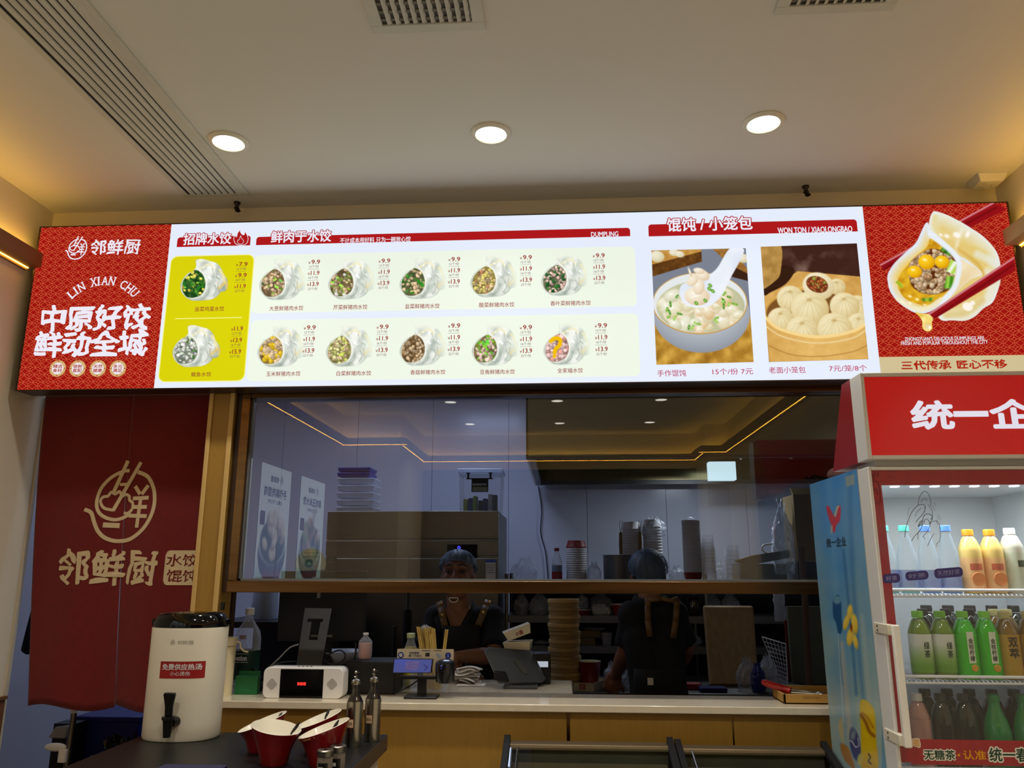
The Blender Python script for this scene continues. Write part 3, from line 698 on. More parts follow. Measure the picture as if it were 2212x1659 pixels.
FIL = [(215, 600), (192, 555), (200, 490), (240, 440), (290, 405), (330, 420), (355, 450), (370, 500), (365, 550), (340, 592), (290, 615), (240, 615)]
def dumpling(parent, ox, oy, kind, seed, fade, bgc, qmark=False):
    sc = 104/370.0; tf = lambda pts: [(ox+(x-176)*sc, oy+(y-318)*sc) for x, y in pts]
    cv = Cv(ox-2, oy-2, ox+106, oy+93, 1.15, bgc, 0.0)
    L = lambda x, y: (ox+(x-176)*sc, oy+(y-318)*sc)
    om = cv.poly(sm(tf(OUT), 5), 2.0); n = cv.noise(9, seed)
    ux, uy = (cv.X-ox)/104, (cv.Y-oy)/92
    skin = cv.mix((150, 162, 150), (238, 240, 232), 0.80-1.1*np.abs(ux-0.60)+0.7*(n-0.5)-0.35*(uy-0.5)+0.22*np.sin(ux*19+uy*9))
    cv.put(om, skin)
    for p, w, c, k in ([[(330, 400), (400, 360), (440, 400)], 14, (240, 230, 176), 0.75], [[(480, 400), (505, 440), (520, 500)], 18, (240, 222, 150), 0.8], [[(480, 540), (530, 500), (535, 540)], 20, (226, 196, 110), 0.8],
                       [[(310, 340), (360, 330), (420, 345)], 16, (234, 228, 190), 0.5], [[(425, 395), (445, 440), (480, 480)], 5, (126, 136, 118), 0.75], [[(400, 540), (390, 590), (350, 625)], 6, (136, 148, 136), 0.7],
                       [[(440, 520), (455, 560), (430, 600)], 6, (132, 142, 128), 0.7], [[(470, 500), (466, 545), (480, 572)], 5, (160, 130, 66), 0.7], [[(445, 380), (435, 410), (452, 450)], 6, (252, 252, 246), 0.9]):
        cv.put(cv.line(smo(tf(p)), w*sc, 5*sc+1.5)*om, c, k)
    fm = cv.poly(sm(tf(FIL), 5), 1.6); base, pal = FILL[kind]
    cv.put(cv.line(sm(tf(FIL), 5), 16*sc, 3)*om, (234, 236, 220), 0.8)
    cv.put(fm, cv.mix([v*0.5 for v in base], base, n*1.2)); g = random.Random(seed)
    bag = [c for c, k in pal for _ in range(k)]
    big = {'corn': 1.35, 'mixed': 1.2, 'pickle': 0.95}.get(kind, 1.0)
    for _ in range(88):
        a = g.random()*2*PI; r = math.sqrt(g.random()); cx, cy = L(282+88*r*math.cos(a), 512+104*r*math.sin(a)); c = g.choice(bag); rr = (2.3+2.2*g.random())*big
        if c == CORN: rr = 6.2
        if c in (GRN, LGR, (70, 140, 50), (130, 186, 60), (100, 150, 40), (90, 130, 50), (70, 120, 50)):
            th = g.random()*PI; e = (math.cos(th)*rr*1.1, math.sin(th)*rr*1.1); q = (-math.sin(th)*rr*0.62, math.cos(th)*rr*0.62)
            cv.put(cv.poly([(cx-e[0]-q[0], cy-e[1]-q[1]), (cx+e[0]-q[0], cy+e[1]-q[1]), (cx+e[0]+q[0], cy+e[1]+q[1]), (cx-e[0]+q[0], cy-e[1]+q[1])])*fm, [v*(0.75+0.5*g.random()) for v in c])
        elif c == CORN: cv.orb(cx, cy, rr, rr*(0.7+0.3*g.random()), g.random()*3, [min(255, v*1.14+10) for v in c], [v*0.66 for v in c], spec=0.5, clip=fm)
        else:
            k0 = g.random()*6; pp = [(cx+rr*(0.6+0.7*g.random())*math.cos(k0+q*1.047), cy+rr*(0.6+0.7*g.random())*math.sin(k0+q*1.047)) for q in range(6)]; br = 0.72+0.45*g.random()
            cv.put(cv.poly([(x+0.7, y+0.9) for x, y in pp], 1.6)*fm, [v*0.45 for v in c], 0.6); cv.put(cv.poly(pp, 1.4)*fm, [min(255, v*br) for v in c]); cv.put(cv.ell(cx-rr*0.25, cy-rr*0.3, rr*0.35, rr*0.25, 0, 1.2)*fm, [min(255, v*1.15+20) for v in c], 0.8)
    cv.put(cv.line(smo(tf([(300, 372), (330, 408), (362, 440), (378, 500), (372, 560), (345, 602)])), 10*sc, 2)*om, (240, 242, 232), 0.9)
    for (x, y, a, b_) in ((398, 458, 11, 9), (412, 470, 7, 8), (360, 383, 7, 6), (405, 388, 6, 5), (470, 452, 8, 6)): cv.put(cv.ell(*L(x, y), a*sc, b_*sc, 0.5, 2)*om, (252, 254, 255), 0.85)
    if fade:
        cv.a = cv.a*np.clip(1.0-1.35*np.clip(ux-0.72, 0, 1)/0.28*0.8-1.2*np.clip(0.16-uy, 0, 1)/0.16*0.8, 0, 1)
    if qmark:
        q = lambda pts: [(ox+x, oy+y) for x, y in pts]
        cv.put(cv.line(smo(q([(16, 40), (24, 34), (35, 36), (35, 48), (27, 56), (24, 64)])), 8.5), (236, 186, 8)); cv.put(cv.poly(q([(20, 68), (28, 69), (26, 77), (20, 76)])), (236, 186, 8))
    o = cv.sheet('dish_picture', lambda x, y: on(x, y, 4), LITP, parent)
    return o
def prices(b, px, py, vals):
    p = PY(px, py, SY-3*E0); x1 = p.x; z = p.z
    for i, (pr, cnt) in enumerate(zip(vals, ('12个/份', '16个/份', '22个/份'))):
        zz = z-i*25.2*K
        text(b, pr, (x1-18.5*K, SY-3*E0, zz-9.6*K), UX, UZ, 18.5*K, 9.6*K, 0.022, 0)
        text(b, '¥', (x1-25.5*K, SY-3*E0, zz-9.4*K), UX, UZ, 5.2*K, 5.8*K, 0.0, 0)
        text(b, cnt, (x1-23*K, SY-3*E0, zz-18.6*K), UX, UZ, 21*K, 6.6*K, 0.0, 1)
        if i < 2: b.add([(x1-25*K, SY-3*E0, zz-21.6*K), (x1-1*K, SY-3*E0, zz-21.6*K), (x1-1*K, SY-3*E0, zz-21.1*K), (x1-25*K, SY-3*E0, zz-21.1*K)], [(0, 1, 2, 3)], 1)
P1 = ('9.9', '11.9', '13.9')
DISH = [(yc, 389, 559, 'chive_egg', (535, 566), ('7.9', '9.9', '11.9'), '韭菜鸡蛋水饺', 421, 484, 662, 672.5), (yc, 372, 702, 'fish', (525, 705), ('11.9', '13.9', '15.9'), '鲅鱼水饺', 413, 456, 803.5, 813.5),
 (cc1, 560, 557, 'leek', (691.5, 561), P1, '大葱鲜猪肉水饺', 582, 655, 660.6, 671), (cc1, 708.6, 556, 'celery', (843, 558.5), P1, '芹菜鲜猪肉水饺', 720, 793.5, 658, 668.5), (cc1, 863, 555, 'chive', (994, 555), P1, '韭菜鲜猪肉水饺', 875, 949.6, 656, 666.5),
 (cc1, 1016, 551, 'pickle', (1148.7, 551), P1, '酸菜鲜猪肉水饺', 1035, 1111, 653, 663.5), (cc1, 1169, 548, 'herb', (1306, 547), P1, '香叶菜鲜猪肉水饺', 1189, 1276, 649.4, 660),
 (cc2, 556, 702, 'corn', (682, 702.6), P1, '玉米鲜猪肉水饺', 575, 649, 802, 812.5), (cc2, 704, 701, 'cabbage', (839.4, 701), P1, '白菜鲜猪肉水饺', 727, 801.6, 801, 811.4), (cc2, 863, 699, 'mushroom', (994, 698.5), P1, '香菇鲜猪肉水饺', 886.5, 962, 798.6, 809),
 (cc2, 1019, 699, 'bean', (1149, 702), P1, '豆角鲜猪肉水饺', 1037, 1112, 798, 808.4), (cc2, 1174, 697, 'mixed', (1311, 698), P1, '全家福水饺', 1204, 1259, 795, 805.4)]
for i, (par, ox, oy, kind, pp, vals, nm, xl, xr, yt, yb) in enumerate(DISH):
    dumpling(par, ox, oy, kind, 11+i, i > 1, (188, 182, 8) if i < 2 else (206, 213, 200), qmark=(kind == 'mixed'))
    b = MB(); prices(b, pp[0], pp[1], vals); text_px(b, nm, xl, xr, yt, yb, SY-3*E0, 0.006, 2); b.build('lettering', [INKR, INKD, INKR], par, smooth=0)
b = MB(); text_px(b, '手作馄饨', 1420, 1482, 799, 813, SY-3*E0, 0.004); text_px(b, '15个/份 7元', 1539, 1626.6, 795.5, 809, SY-3*E0, 0.004)
text_px(b, '老面小笼包', 1661, 1740, 792, 806, SY-3*E0, 0.004); text_px(b, '7元/笼/8个', 1791, 1872.6, 788.6, 802, SY-3*E0, 0.004)
b.build('caption_lettering', INKM, sg, smooth=0)
b = MB(); text_px(b, "ZHONGYUAN'S DELICIOUS DUMPLINGS ARE", 1954, 2126, 727, 735, SY-3*E0, 0.012); text_px(b, 'FRESH AND POPULAR THROUGHOUT THE CITY', 1946.6, 2134, 736, 744, SY-3*E0, 0.012); b.build('lettering', INKW, rp, smooth=0)
b = MB(); text_px(b, '三代传承', 1947, 2054, 779, 798.5, SY-3*E0, 0.03, warp=brush); text_px(b, '匠心不移', 2067, 2174, 777.5, 796, SY-3*E0, 0.03, warp=brush); b.build('lettering', INKB, tp, smooth=0)
# ---------------------------------------------------------------- the three large food photographs on the menu box
def warp4(c, W, H):
    """unit picture (W x H) onto four photo-pixel corners TL, TR, BR, BL on the sign"""
    q = [Vector(on(x, y, 2)) for x, y in c]
    return lambda x, y: (q[0]*(1-x/W)+q[1]*(x/W))*(1-y/H)+(q[3]*(1-x/W)+q[2]*(x/W))*(y/H)
# wonton bowl, in the units of the zoomed crop (about 830 x 980)
cv = Cv(0, 0, 830, 980, 5.0, (120, 126, 140)); n = cv.noise(90, 3); n2 = cv.noise(30, 5)
cv.put(np.clip((cv.Y-560)/60, 0, 1), cv.mix((150, 104, 30), (214, 168, 74), cv.noise(60, 8)+0.2*np.sin(cv.X/40+cv.Y/25)))
cv.put(cv.poly([(0, 120), (440, 10), (440, 110), (0, 230)]), cv.mix((70, 40, 16), (120, 78, 30), n2)); cv.put(cv.poly([(0, 0), (440, 0), (440, 20), (0, 125)]), cv.mix((176, 126, 54), (208, 158, 80), n2))
cv.put(cv.poly([(540, 0), (700, 0), (830, 180), (830, 230), (680, 140)]), cv.mix((120, 80, 34), (176, 126, 60), n2)); cv.put(cv.poly([(680, 140), (830, 225), (830, 290), (690, 250)]), (58, 34, 22))
for x, y, a, b in ((50, 55, 62, 50), (200, 25, 45, 30), (250, 40, 40, 28), (800, 90, 50, 40)): cv.orb(x, y, a, b, 0.2, (240, 236, 216), (196, 182, 140))
cv.orb(408, 560, 418, 330, 0, (224, 228, 232), (120, 126, 138), lx=0, ly=-0.4); cv.put(cv.ell(400, 470, 412, 265, 0, 6), (196, 146, 62)); cv.put(cv.ell(400, 468, 404, 257, 0, 6), (222, 226, 226))
soup = cv.ell(405, 500, 382, 222, 0, 6); cv.put(soup, cv.mix((176, 176, 140), (206, 206, 170), n))
g = random.Random(4)
for k in range(46):
    a = g.random()*6.28; r = math.sqrt(g.random()); x, y = 405+350*r*math.cos(a), 530+185*r*math.sin(a); s = 40+40*g.random()
    cv.orb(x, y, s*1.25, s*0.8, g.random()*3, (244, 240, 222), g.choice([(196, 184, 132), (206, 190, 150), (210, 172, 120), (186, 186, 150)]), clip=soup, spec=0.6, soft=12)
    cv.put(cv.line(smo([(x-s*0.7, y+s*0.2), (x, y-s*0.2), (x+s*0.7, y+s*0.1)]), 5, 8)*soup, (250, 248, 240), 0.6)
for k in range(30):
    a = g.random()*6.28; r = 0.55+0.45*g.random(); x, y = 405+350*r*math.cos(a), 500+190*r*math.sin(a)
    cv.put(cv.ell(x, y, 16+14*g.random(), 10, g.random()*3)*soup, g.choice([(110, 170, 40), (70, 140, 30), (150, 200, 80)])); cv.put(cv.ell(x, y, 6, 4)*soup, (226, 236, 200), 0.7)
cv.put(cv.poly(sm([(230, 400), (250, 310), (330, 290), (440, 250), (560, 180), (690, 0), (800, 0), (800, 60), (680, 260), (600, 400), (500, 490), (380, 510), (280, 480)])), cv.mix((196, 208, 226), (238, 240, 246), cv.noise(200, 9)+0.2))
for x, y, a, b, r in ((380, 410, 110, 80, 0.1), (400, 330, 50, 70, 0.2), (350, 270, 40, 60, 0.7), (440, 230, 60, 45, 0.4), (330, 200, 10, 40, -0.3), (410, 190, 50, 26, 0.2)):
    cv.orb(x, y, a, b, r, (246, 242, 226), (214, 186, 150), spec=0.4, soft=10)
for x, y in ((490, 350), (500, 320), (450, 450), (370, 470), (520, 370)): cv.put(cv.ell(x, y, 20, 14, 0.8), (88, 152, 36)); cv.put(cv.ell(x, y, 8, 5, 0.8), (196, 224, 140))
cv.put(cv.line([(330, 420), (400, 400)], 8, 8), (255, 255, 255), 0.7)
cv.sheet('food_picture', warp4([(1407, 541), (1611, 536), (1628, 782), (1418, 788)], 830, 980), LITP, sg)
# buns in a bamboo steamer
cv = Cv(0, 0, 850, 985, 5.0, (62, 34, 26)); n = cv.noise(130, 21, 4)
cv.put(np.clip((n-0.45)*3, 0, 1)*np.clip(1-np.abs(cv.X-430)/420, 0, 1)*np.clip((cv.Y-10)/60, 0, 1), (150, 122, 108), 0.75)
cv.put(cv.poly([(0, 420), (310, 225), (850, 290), (850, 985), (0, 985)]), cv.mix((190, 140, 66), (226, 182, 104), cv.noise(80, 22)))
cv.put(cv.poly(sm([(0, 290), (60, 270), (180, 170), (260, 190), (280, 230), (200, 330), (60, 400), (0, 420)])), (52, 28, 16)); cv.put(cv.poly(sm([(-60, -20), (170, -20), (165, 200), (110, 300), (-60, 360)])), cv.mix((150, 110, 50), (206, 164, 92), cv.noise(60, 2)))
cv.orb(420, 640, 450, 290, 0, (232, 190, 110), (196, 140, 56)); cv.put(cv.ell(420, 590, 430, 215, 0, 6), (198, 150, 70)); cv.put(cv.ell(420, 585, 410, 196, 0, 6), (120, 78, 34))
rim = cv.ell(420, 700, 445, 240, 0, 6)*(cv.Y > 640)
wall = np.clip(cv.poly([(0, 610), (120, 720), (420, 790), (720, 760), (850, 690), (850, 985), (20, 985)]), 0, 1)
def bun(cx, cy, r, seed):
    cv.orb(cx, cy, r*1.08, r, 0, (248, 240, 204), (196, 168, 106), soft=10)
    for k in range(15):
        a = 2*PI*k/15+0.2*math.sin(seed+k); q = smo([(cx+r*0.16*math.cos(a), cy-r*0.5+r*0.12*math.sin(a)), (cx+r*0.5*math.cos(a+0.15), cy-r*0.3+r*0.42*math.sin(a)), (cx+r*0.82*math.cos(a+0.2), cy+r*0.75*math.sin(a))])
        cv.put(cv.line(q, 4, 9), (184, 154, 96), 0.45)
    cv.put(cv.ell(cx, cy-r*0.52, r*0.15, r*0.10, 0, 8), (190, 160, 100), 0.8)
for i, (x, y, r) in enumerate(((640, 370, 70), (230, 460, 112), (800, 560, 110), (690, 540, 118), (130, 640, 108), (800, 700, 100))): bun(x, y, r, i)
cv.orb(480, 360, 138, 118, 0.2, (246, 240, 212), (208, 186, 136), soft=10); cv.put(cv.ell(470, 345, 96, 70, 0.35, 8), (110, 54, 26)); fm = cv.ell(470, 345, 92, 66, 0.35, 8)
for k in range(90):
    a = g.random()*6.28; r = math.sqrt(g.random()); c = g.choice([(176, 96, 50), (140, 60, 30), (206, 130, 70), (96, 40, 20), (140, 150, 60)]); cv.orb(470+88*r*math.cos(a), 345+64*r*math.sin(a), 9+6*g.random(), 7, g.random()*3, [min(255, v*1.25) for v in c], [v*0.6 for v in c], clip=fm)
bun(390, 555, 152, 9); bun(310, 740, 132, 10); bun(590, 730, 140, 11)
cv.put(wall, cv.mix((196, 146, 70), (234, 194, 116), cv.noise(50, 5)*0.5+0.4*np.sin(cv.X/300)))
cv.put(cv.line(smo([(-5, 610), (120, 716), (420, 788), (720, 756), (860, 690)]), 26, 8), (240, 208, 140)); cv.put(cv.line(smo([(0, 690), (140, 780), (420, 840), (720, 810), (860, 740)]), 12, 8), (232, 206, 150), 0.9); cv.put(cv.line(smo([(10, 850), (200, 930), (460, 950), (720, 920), (850, 870)]), 8, 8), (160, 110, 44), 0.7)
cv.sheet('food_picture', warp4([(1643, 533), (1851, 525.6), (1876, 776), (1661, 782)], 850, 985), LITP, sg)
# the big dumpling held by chopsticks, on the right red panel (units of the zoomed crop)
S5 = 3.7708
cv = Cv(440, 130, 1600, 1200, 4.4, (158, 24, 18), 0.0); n = cv.noise(120, 31); n2 = cv.noise(40, 32)
def stick(a, b, c, d):
    p = [a, b, c, d]; cv.put(cv.poly(p, 6), cv.mix((96, 10, 16), (178, 20, 26), 0.55+0.3*(n-0.5)))
    A, B = np.array(a, float), np.array(b, float); off = (np.array(d, float)-A)*0.12; cv.put(cv.line([A+off, B+off], 14, 12), (236, 176, 186), 0.75); off = (np.array(d, float)-A)*0.85; cv.put(cv.line([A+off, B+off], 14, 14), (92, 6, 12), 0.6)
stick((455, 645), (1375, 138), (1490, 196), (486, 696))
cv.a *= (cv.Y > 146)
back = sm([(855, 300), (880, 225), (910, 212), (1000, 240), (1100, 290), (1200, 350), (1290, 410), (1370, 490), (1415, 560), (1438, 650), (1440, 770), (1410, 880), (1370, 960), (1300, 1005), (1230, 1070), (1150, 1105), (1050, 1102), (940, 1088), (860, 900), (840, 500)])
bm = cv.poly(back, 6); t = np.clip(1-np.abs(cv.sd(back))/120, 0, 1)
cv.put(bm, cv.mix((222, 196, 120), (226, 230, 226), t*0.9+0.35*(n-0.4)))
for p, w, c, k in (([(905, 260), (900, 330), (950, 380)], 40, (222, 204, 130), .6), ([(1120, 370), (1090, 450), (1085, 520)], 26, (236, 232, 214), .8), ([(1095, 520), (1150, 560), (1250, 640), (1300, 720)], 22, (206, 158, 60), .8), ([(1120, 500), (1180, 520), (1300, 560)], 60, (222, 190, 104), .6),
                   ([(960, 410), (1040, 420), (1080, 440)], 40, (230, 208, 150), .7), ([(1250, 560), (1330, 600), (1400, 640)], 60, (222, 226, 214), .7), ([(1330, 700), (1360, 820), (1320, 940)], 50, (228, 226, 210), .7), ([(1000, 1060), (1150, 1040), (1290, 940)], 50, (214, 190, 120), .7)):
    cv.put(cv.line(smo(p), w, 30)*bm, c, k)
for x, y, a, b in ((950, 405, 14, 10), (1000, 415, 20, 14), (1080, 405, 30, 22), (1170, 400, 16, 26), (1170, 990, 44, 34), (1210, 960, 20, 18)): cv.put(cv.ell(x, y, a, b, 0.4, 14), (250, 244, 240), 0.85)
front = sm([(870, 385), (850, 310), (825, 312), (790, 380), (745, 470), (650, 560), (570, 640), (520, 720), (518, 790), (540, 870), (600, 950), (680, 1010), (760, 1045), (840, 1040), (920, 1000), (1010, 930), (1100, 850), (1200, 765), (1290, 722), (1180, 620), (1080, 560), (960, 440)])
fmk = cv.poly(front, 6); t = np.clip(1-np.abs(cv.sd(front))/90, 0, 1)
cv.put(fmk, cv.mix((232, 196, 96), (218, 226, 240), t+0.3*(n-0.4)))
cv.put(cv.poly(sm([(1085, 620), (1110, 600), (1200, 650), (1290, 722), (1200, 765), (1100, 850), (1040, 900), (1070, 800)]), 20)*fmk, cv.mix((222, 190, 130), (236, 222, 190), n+0.2))
soup = sm([(600, 800), (620, 730), (690, 640), (760, 570), (840, 500), (860, 440), (900, 455), (980, 510), (1060, 590), (1085, 650), (1075, 740), (1050, 830), (990, 890), (930, 950), (850, 990), (760, 965), (680, 935), (625, 880)])
sm_ = cv.poly(soup, 10); cv.put(sm_, cv.mix((176, 110, 10), (236, 196, 46), n2*1.1))
fil = sm([(690, 690), (710, 620), (770, 570), (860, 520), (950, 530), (1040, 570), (1080, 640), (1060, 740), (1040, 830), (980, 870), (880, 890), (780, 870), (710, 810)])
fm = cv.poly(fil, 10); cv.put(fm, (92, 44, 14)); g = random.Random(12)
for k in range(210):
    a = g.random()*6.28; r = math.sqrt(g.random()); x, y = 880+190*r*math.cos(a), 705+180*r*math.sin(a); c = g.choice([(206, 170, 128), (190, 148, 104), (220, 190, 150), (176, 130, 84)]); s_ = 14+14*g.random()
    cv.orb(x, y, s_, s_*0.8, g.random()*3, [min(255, v*1.12+8) for v in c], [v*0.5 for v in c], clip=fm, spec=0.5)
for x, y, a, b, r in ((836, 626, 68, 60, 0.2), (962, 626, 60, 52, 0.3), (738, 705, 60, 50, 0.1)): cv.orb(x, y, a, b, r, (255, 214, 40), (206, 140, 0), spec=0.7)
def leek(pts, c1, c2):
    k = cv.poly(pts, 6); P = np.array(pts, float); d = P[1]-P[0]; d = d/np.hypot(*d); s_ = (cv.X-P[0][0])*d[0]+(cv.Y-P[0][1])*d[1]; cv.put(k, cv.mix(c1, c2, 0.5+0.5*np.sin(s_/9)))
leek([(970, 497), (1045, 545), (1022, 580), (945, 530)], (40, 96, 24), (96, 150, 50)); leek([(1035, 602), (1083, 632), (1065, 735), (995, 700)], (236, 240, 226), (170, 206, 70)); leek([(1000, 738), (1062, 745), (1045, 845), (975, 838)], (60, 130, 24), (150, 200, 70)); leek([(795, 920), (890, 915), (880, 948), (800, 945)], (150, 190, 60), (90, 130, 30)); leek([(580, 790), (600, 775), (650, 820), (630, 838)], (190, 206, 60), (150, 180, 40))
cv.put(cv.line(smo([(870, 395), (960, 470), (1060, 560), (1098, 640), (1085, 760), (1050, 850), (960, 950)]), 46, 16), (226, 232, 240), 0.95)
cv.put(cv.line(smo([(600, 930), (690, 985), (780, 1010), (860, 990), (950, 930)]), 34, 16), (236, 226, 190), 0.9)
for x, y in ((700, 905), (760, 930), (820, 975), (700, 960), (640, 950)): cv.put(cv.ell(x, y, 14, 8, 0.4, 10), (255, 246, 214), 0.8)
drip = sm([(740, 1035), (800, 1045), (870, 1050), (892, 1080), (880, 1120), (884, 1165), (862, 1190), (825, 1188), (800, 1160), (798, 1110), (775, 1070)])
dm = cv.poly(drip, 8); cv.put(dm, cv.mix((214, 168, 40), (246, 232, 150), n2+0.1)); cv.put(cv.ell(845, 1150, 26, 24, 0, 10), (226, 206, 170), 0.8); cv.put(cv.ell(862, 1160, 8, 14, 0, 6), (255, 255, 246), 0.9)
stick((850, 1045), (1542, 585), (1562, 692), (900, 1090))
XM = XY(2174+0.14*0, 437, SY)
def pl(x, y):
    p = on(1780+x/S5, 400+y/S5, 3); p.x = min(p.x, SX1-0.0005); return p
cv.sheet('dumpling_picture', pl, LITP, rp)
# ================================================================== curtain, counter and what stands before the window
CLOTH = mat('red_curtain_cloth', (112, 16, 14), 0.9, var=0.10, scale=40, bump=0.4, bscale=900, sheen=0.2)
PRINTC = mat('curtain_print', (218, 198, 160), 0.85, var=0.05, scale=60)
CT, CB_ = 2.30, 1.075
cu = thing('noren_curtain', 'dark red split door curtain printed with a bowl emblem beside the wood post', 'curtain', (-1.75, 3.10, 1.07))
def cloth_y(x, z):
    t = (CT-z)/(CT-CB_)
    return 3.098+0.010*t*math.sin(x*21+1.2)+0.012*t*t*math.sin(x*11+2.0)
def cx(s, z):      # s 0..1 across the doorway, narrower towards the hem
    t = (CT-z)/(CT-CB_); return -2.165+0.105*t**1.5+s*(0.80-0.10*t**1.5)
SPL = -1.79
def half(name, s0, s1, phase):
    m = MB()
    def fn(u, v):
        z0 = CB_ - 0.004 + 0.014*math.sin(6*u+phase); z = CT+(z0-CT)*v; s = s0+(s1-s0)*u
        x = cx(s, z); gap = 0.0016*min(1, max(0, (2.02-z)/0.3))*(0.35+0.65*abs(math.sin(z*5.5)))
        if s1 == SM and u > 0.98: x -= gap
        if s0 == SM and u < 0.02: x += gap
        return (x, cloth_y(x, z), z)
    m.grid(fn, 36, 44); return m.build(name, CLOTH, cu, solid=0.0015)
SM = 0.478
half('left_cloth', 0.0, SM, 0.4); half('right_cloth', SM, 1.0, 2.2)
m = MB(); m.tube([(-2.185, 3.10, 2.31), (-1.43, 3.10, 2.31)], 0.008); m.build('rod', STEEL, cu)
def onc(px, py):
    p = PY(px, py, 3.10); return Vector((p.x, cloth_y(p.x, p.z)-0.0035, p.z))
class Drape(MB):
    """flat print pressed on to the cloth"""
    def drop(s):
        s.v = [(x, cloth_y(x, z)-0.0022+(y-3.10 if abs(y-3.10) < 0.0006 else 0), z) for x, y, z in s.v]; return s
kk = (PY(200, 1080, 3.1)-PY(199, 1080, 3.1)).length
d = Drape(); emblem(d, PY(272, 1092, 3.10), UX, UZ, 63*kk, 0, (0, 0, 0)); d.drop().build('emblem_print', PRINTC, cu, smooth=0)
d = Drape(); text_px(d, '邻鲜厨', 127, 342, 1188, 1262, 3.10, 0.022, warp=brush); d.drop().build('name_print', PRINTC, cu, smooth=0)
d = Drape(); x0, x1, z0, z1 = XY(357, 1228, 3.1), XY(433, 1228, 3.1), ZY(390, 1264, 3.1), ZY(390, 1189, 3.1)
for i in range(24):
    def zz(u):
        e_ = min(u, 1-u)*(x1-x0); c_ = 0.018; return c_-math.sqrt(max(0, c_*c_-(c_-min(e_, c_))**2))
    ua, ub = i/24, (i+1)/24; d.add([(x0+(x1-x0)*ua, 3.1, z0+zz(ua)), (x0+(x1-x0)*ub, 3.1, z0+zz(ub)), (x0+(x1-x0)*ub, 3.1, z1-zz(ub)), (x0+(x1-x0)*ua, 3.1, z1-zz(ua))], [(0, 1, 2, 3)], 0)
d.drop()
e = Drape(); text_px(e, '水饺', 362, 428, 1197, 1223, 3.10, 0.012, warp=brush); text_px(e, '馄饨', 362, 428, 1231, 1257, 3.10, 0.012, warp=brush); e.drop(); e.v = [(x, y-0.0006, z) for x, y, z in e.v]
e.cur = 1; d.v, off = d.v+e.v, len(d.v); d.f += [tuple(i+off for i in f) for f in e.f]; d.mi += [1]*len(e.f); d.build('square_seal_print', [PRINTC, CLOTH], cu, smooth=0)
# black bag hanging on the kitchen's side wall, left of the curtain
t = thing('hanging_bag', 'black cloth bag hanging in the doorway behind the left curtain edge', 'bag', (-2.25, 3.55, 1.35))
m = MB(); p = [PY(x, y, 3.5) for x, y in ((92, 1255), (82, 1300), (66, 1360), (55, 1405), (68, 1414), (95, 1395), (120, 1300))]
m.prism([(q.x, q.z) for q in p], (0, 3.46, 0), (1, 0, 0), (0, 0, 1), (0, 0.08, 0)); m.build('body', mat('black_cloth', (16, 16, 18), 0.9), t, bevel=0.01)
m = MB(); q = PY(92, 1250, 3.5); m.tube([(q.x+0.01, 3.5, q.z), (q.x+0.04, 3.52, q.z+0.12)], 0.006); m.build('strap', mat('black_cloth', (16, 16, 18)), t)
# counter: stone top with a deep left part and a narrow right part, wood clad front
STONE = mat('cream_counter_stone', (214, 202, 178), 0.16, var=0.05, scale=30, coat=0.2)
c = thing('service_counter', 'long counter with cream stone worktop and honey wood front', 'counter', (0, 3.1, 0))
m = MB()
pts = [(-1.31, 2.979), (1.30, 2.979), (1.30, 3.225), (0.038, 3.225), (0.038, 3.60), (-1.58, 3.60), (-1.58, 3.17), (-1.31, 3.17)]
m.prism(pts, (0, 0, 1.096), (1, 0, 0), (0, 1, 0), (0, 0, 0.026)); m.build('worktop', STONE, c, bevel=0.003)
gap1, gap2 = XY(1227.5, 1560, 3.01), XY(1584, 1570, 3.01)
xs = [-1.31, -0.62, gap1-0.006, gap1+0.006, gap2-0.003, gap2+0.003, 1.30]
for a, b_ in ((-1.31, gap1-0.006), (gap1+0.006, gap2-0.003), (gap2+0.003, 1.30)):
    m = MB(); m.box(a, b_, 3.012, 3.032, 0.08, 1.096); m.build('front_panel', WOOD, c, bevel=0.0015)
for g_, w in ((gap1, 0.0055), (gap2, 0.003)):
    m = MB(); m.box(g_-w, g_+w, 3.014, 3.03, 0.08, 1.096); m.build('trim_strip', BRONZE, c)
m = MB(); m.box(-1.30, 1.29, 3.05, 3.2, 0.0, 1.094); m.box(-1.57, 0.03, 3.2, 3.57, 0.0, 1.094); m.build('carcass', DARK, c)
# ================================================================== kitchen behind the window
def Z(px, py, Y): return PY(px, py, Y).z
# steel refrigerator
t = thing('steel_refrigerator', 'tall stainless kitchen refrigerator against the left back of the kitchen', 'refrigerator', (-0.9, 5.1, 0))
x0, x1, yf, yb, zt = -1.422, -0.376, 4.75, 5.50, 1.930
m = MB(); m.box(x0, x1, yf+0.012, yb, 0.08, zt); m.build('body', STEEL, t, bevel=0.004)
m = MB(); m.box(x0, x1, yf, yf+0.010, 1.765, zt); m.build('top_fascia', STEEL, t, bevel=0.003)
zs = Z(885, 1203, yf); m = MB(); m.box(x0, x1, yf, yf+0.010, zs+0.008, 1.755); m.build('upper_fascia', STEEL, t, bevel=0.003)
xm = XY(885, 1205, yf)
for a, b_ in ((x0, xm-0.006), (xm+0.006, x1)):
    for z0_, z1_ in ((0.90, zs-0.008), (0.12, 0.88)):
        m = MB(); m.box(a, b_, yf-0.012, yf+0.010, z0_, z1_); d = m.build('door', STEEL, t, bevel=0.004)
        m = MB(); hx = b_-0.07 if a == x0 else a+0.05; m.tube([(hx, yf-0.014, z0_+0.12), (hx, yf-0.045, z0_+0.12), (hx, yf-0.045, z0_+0.36), (hx, yf-0.014, z0_+0.36)], 0.008); m.build('handle', DSTEEL, d)
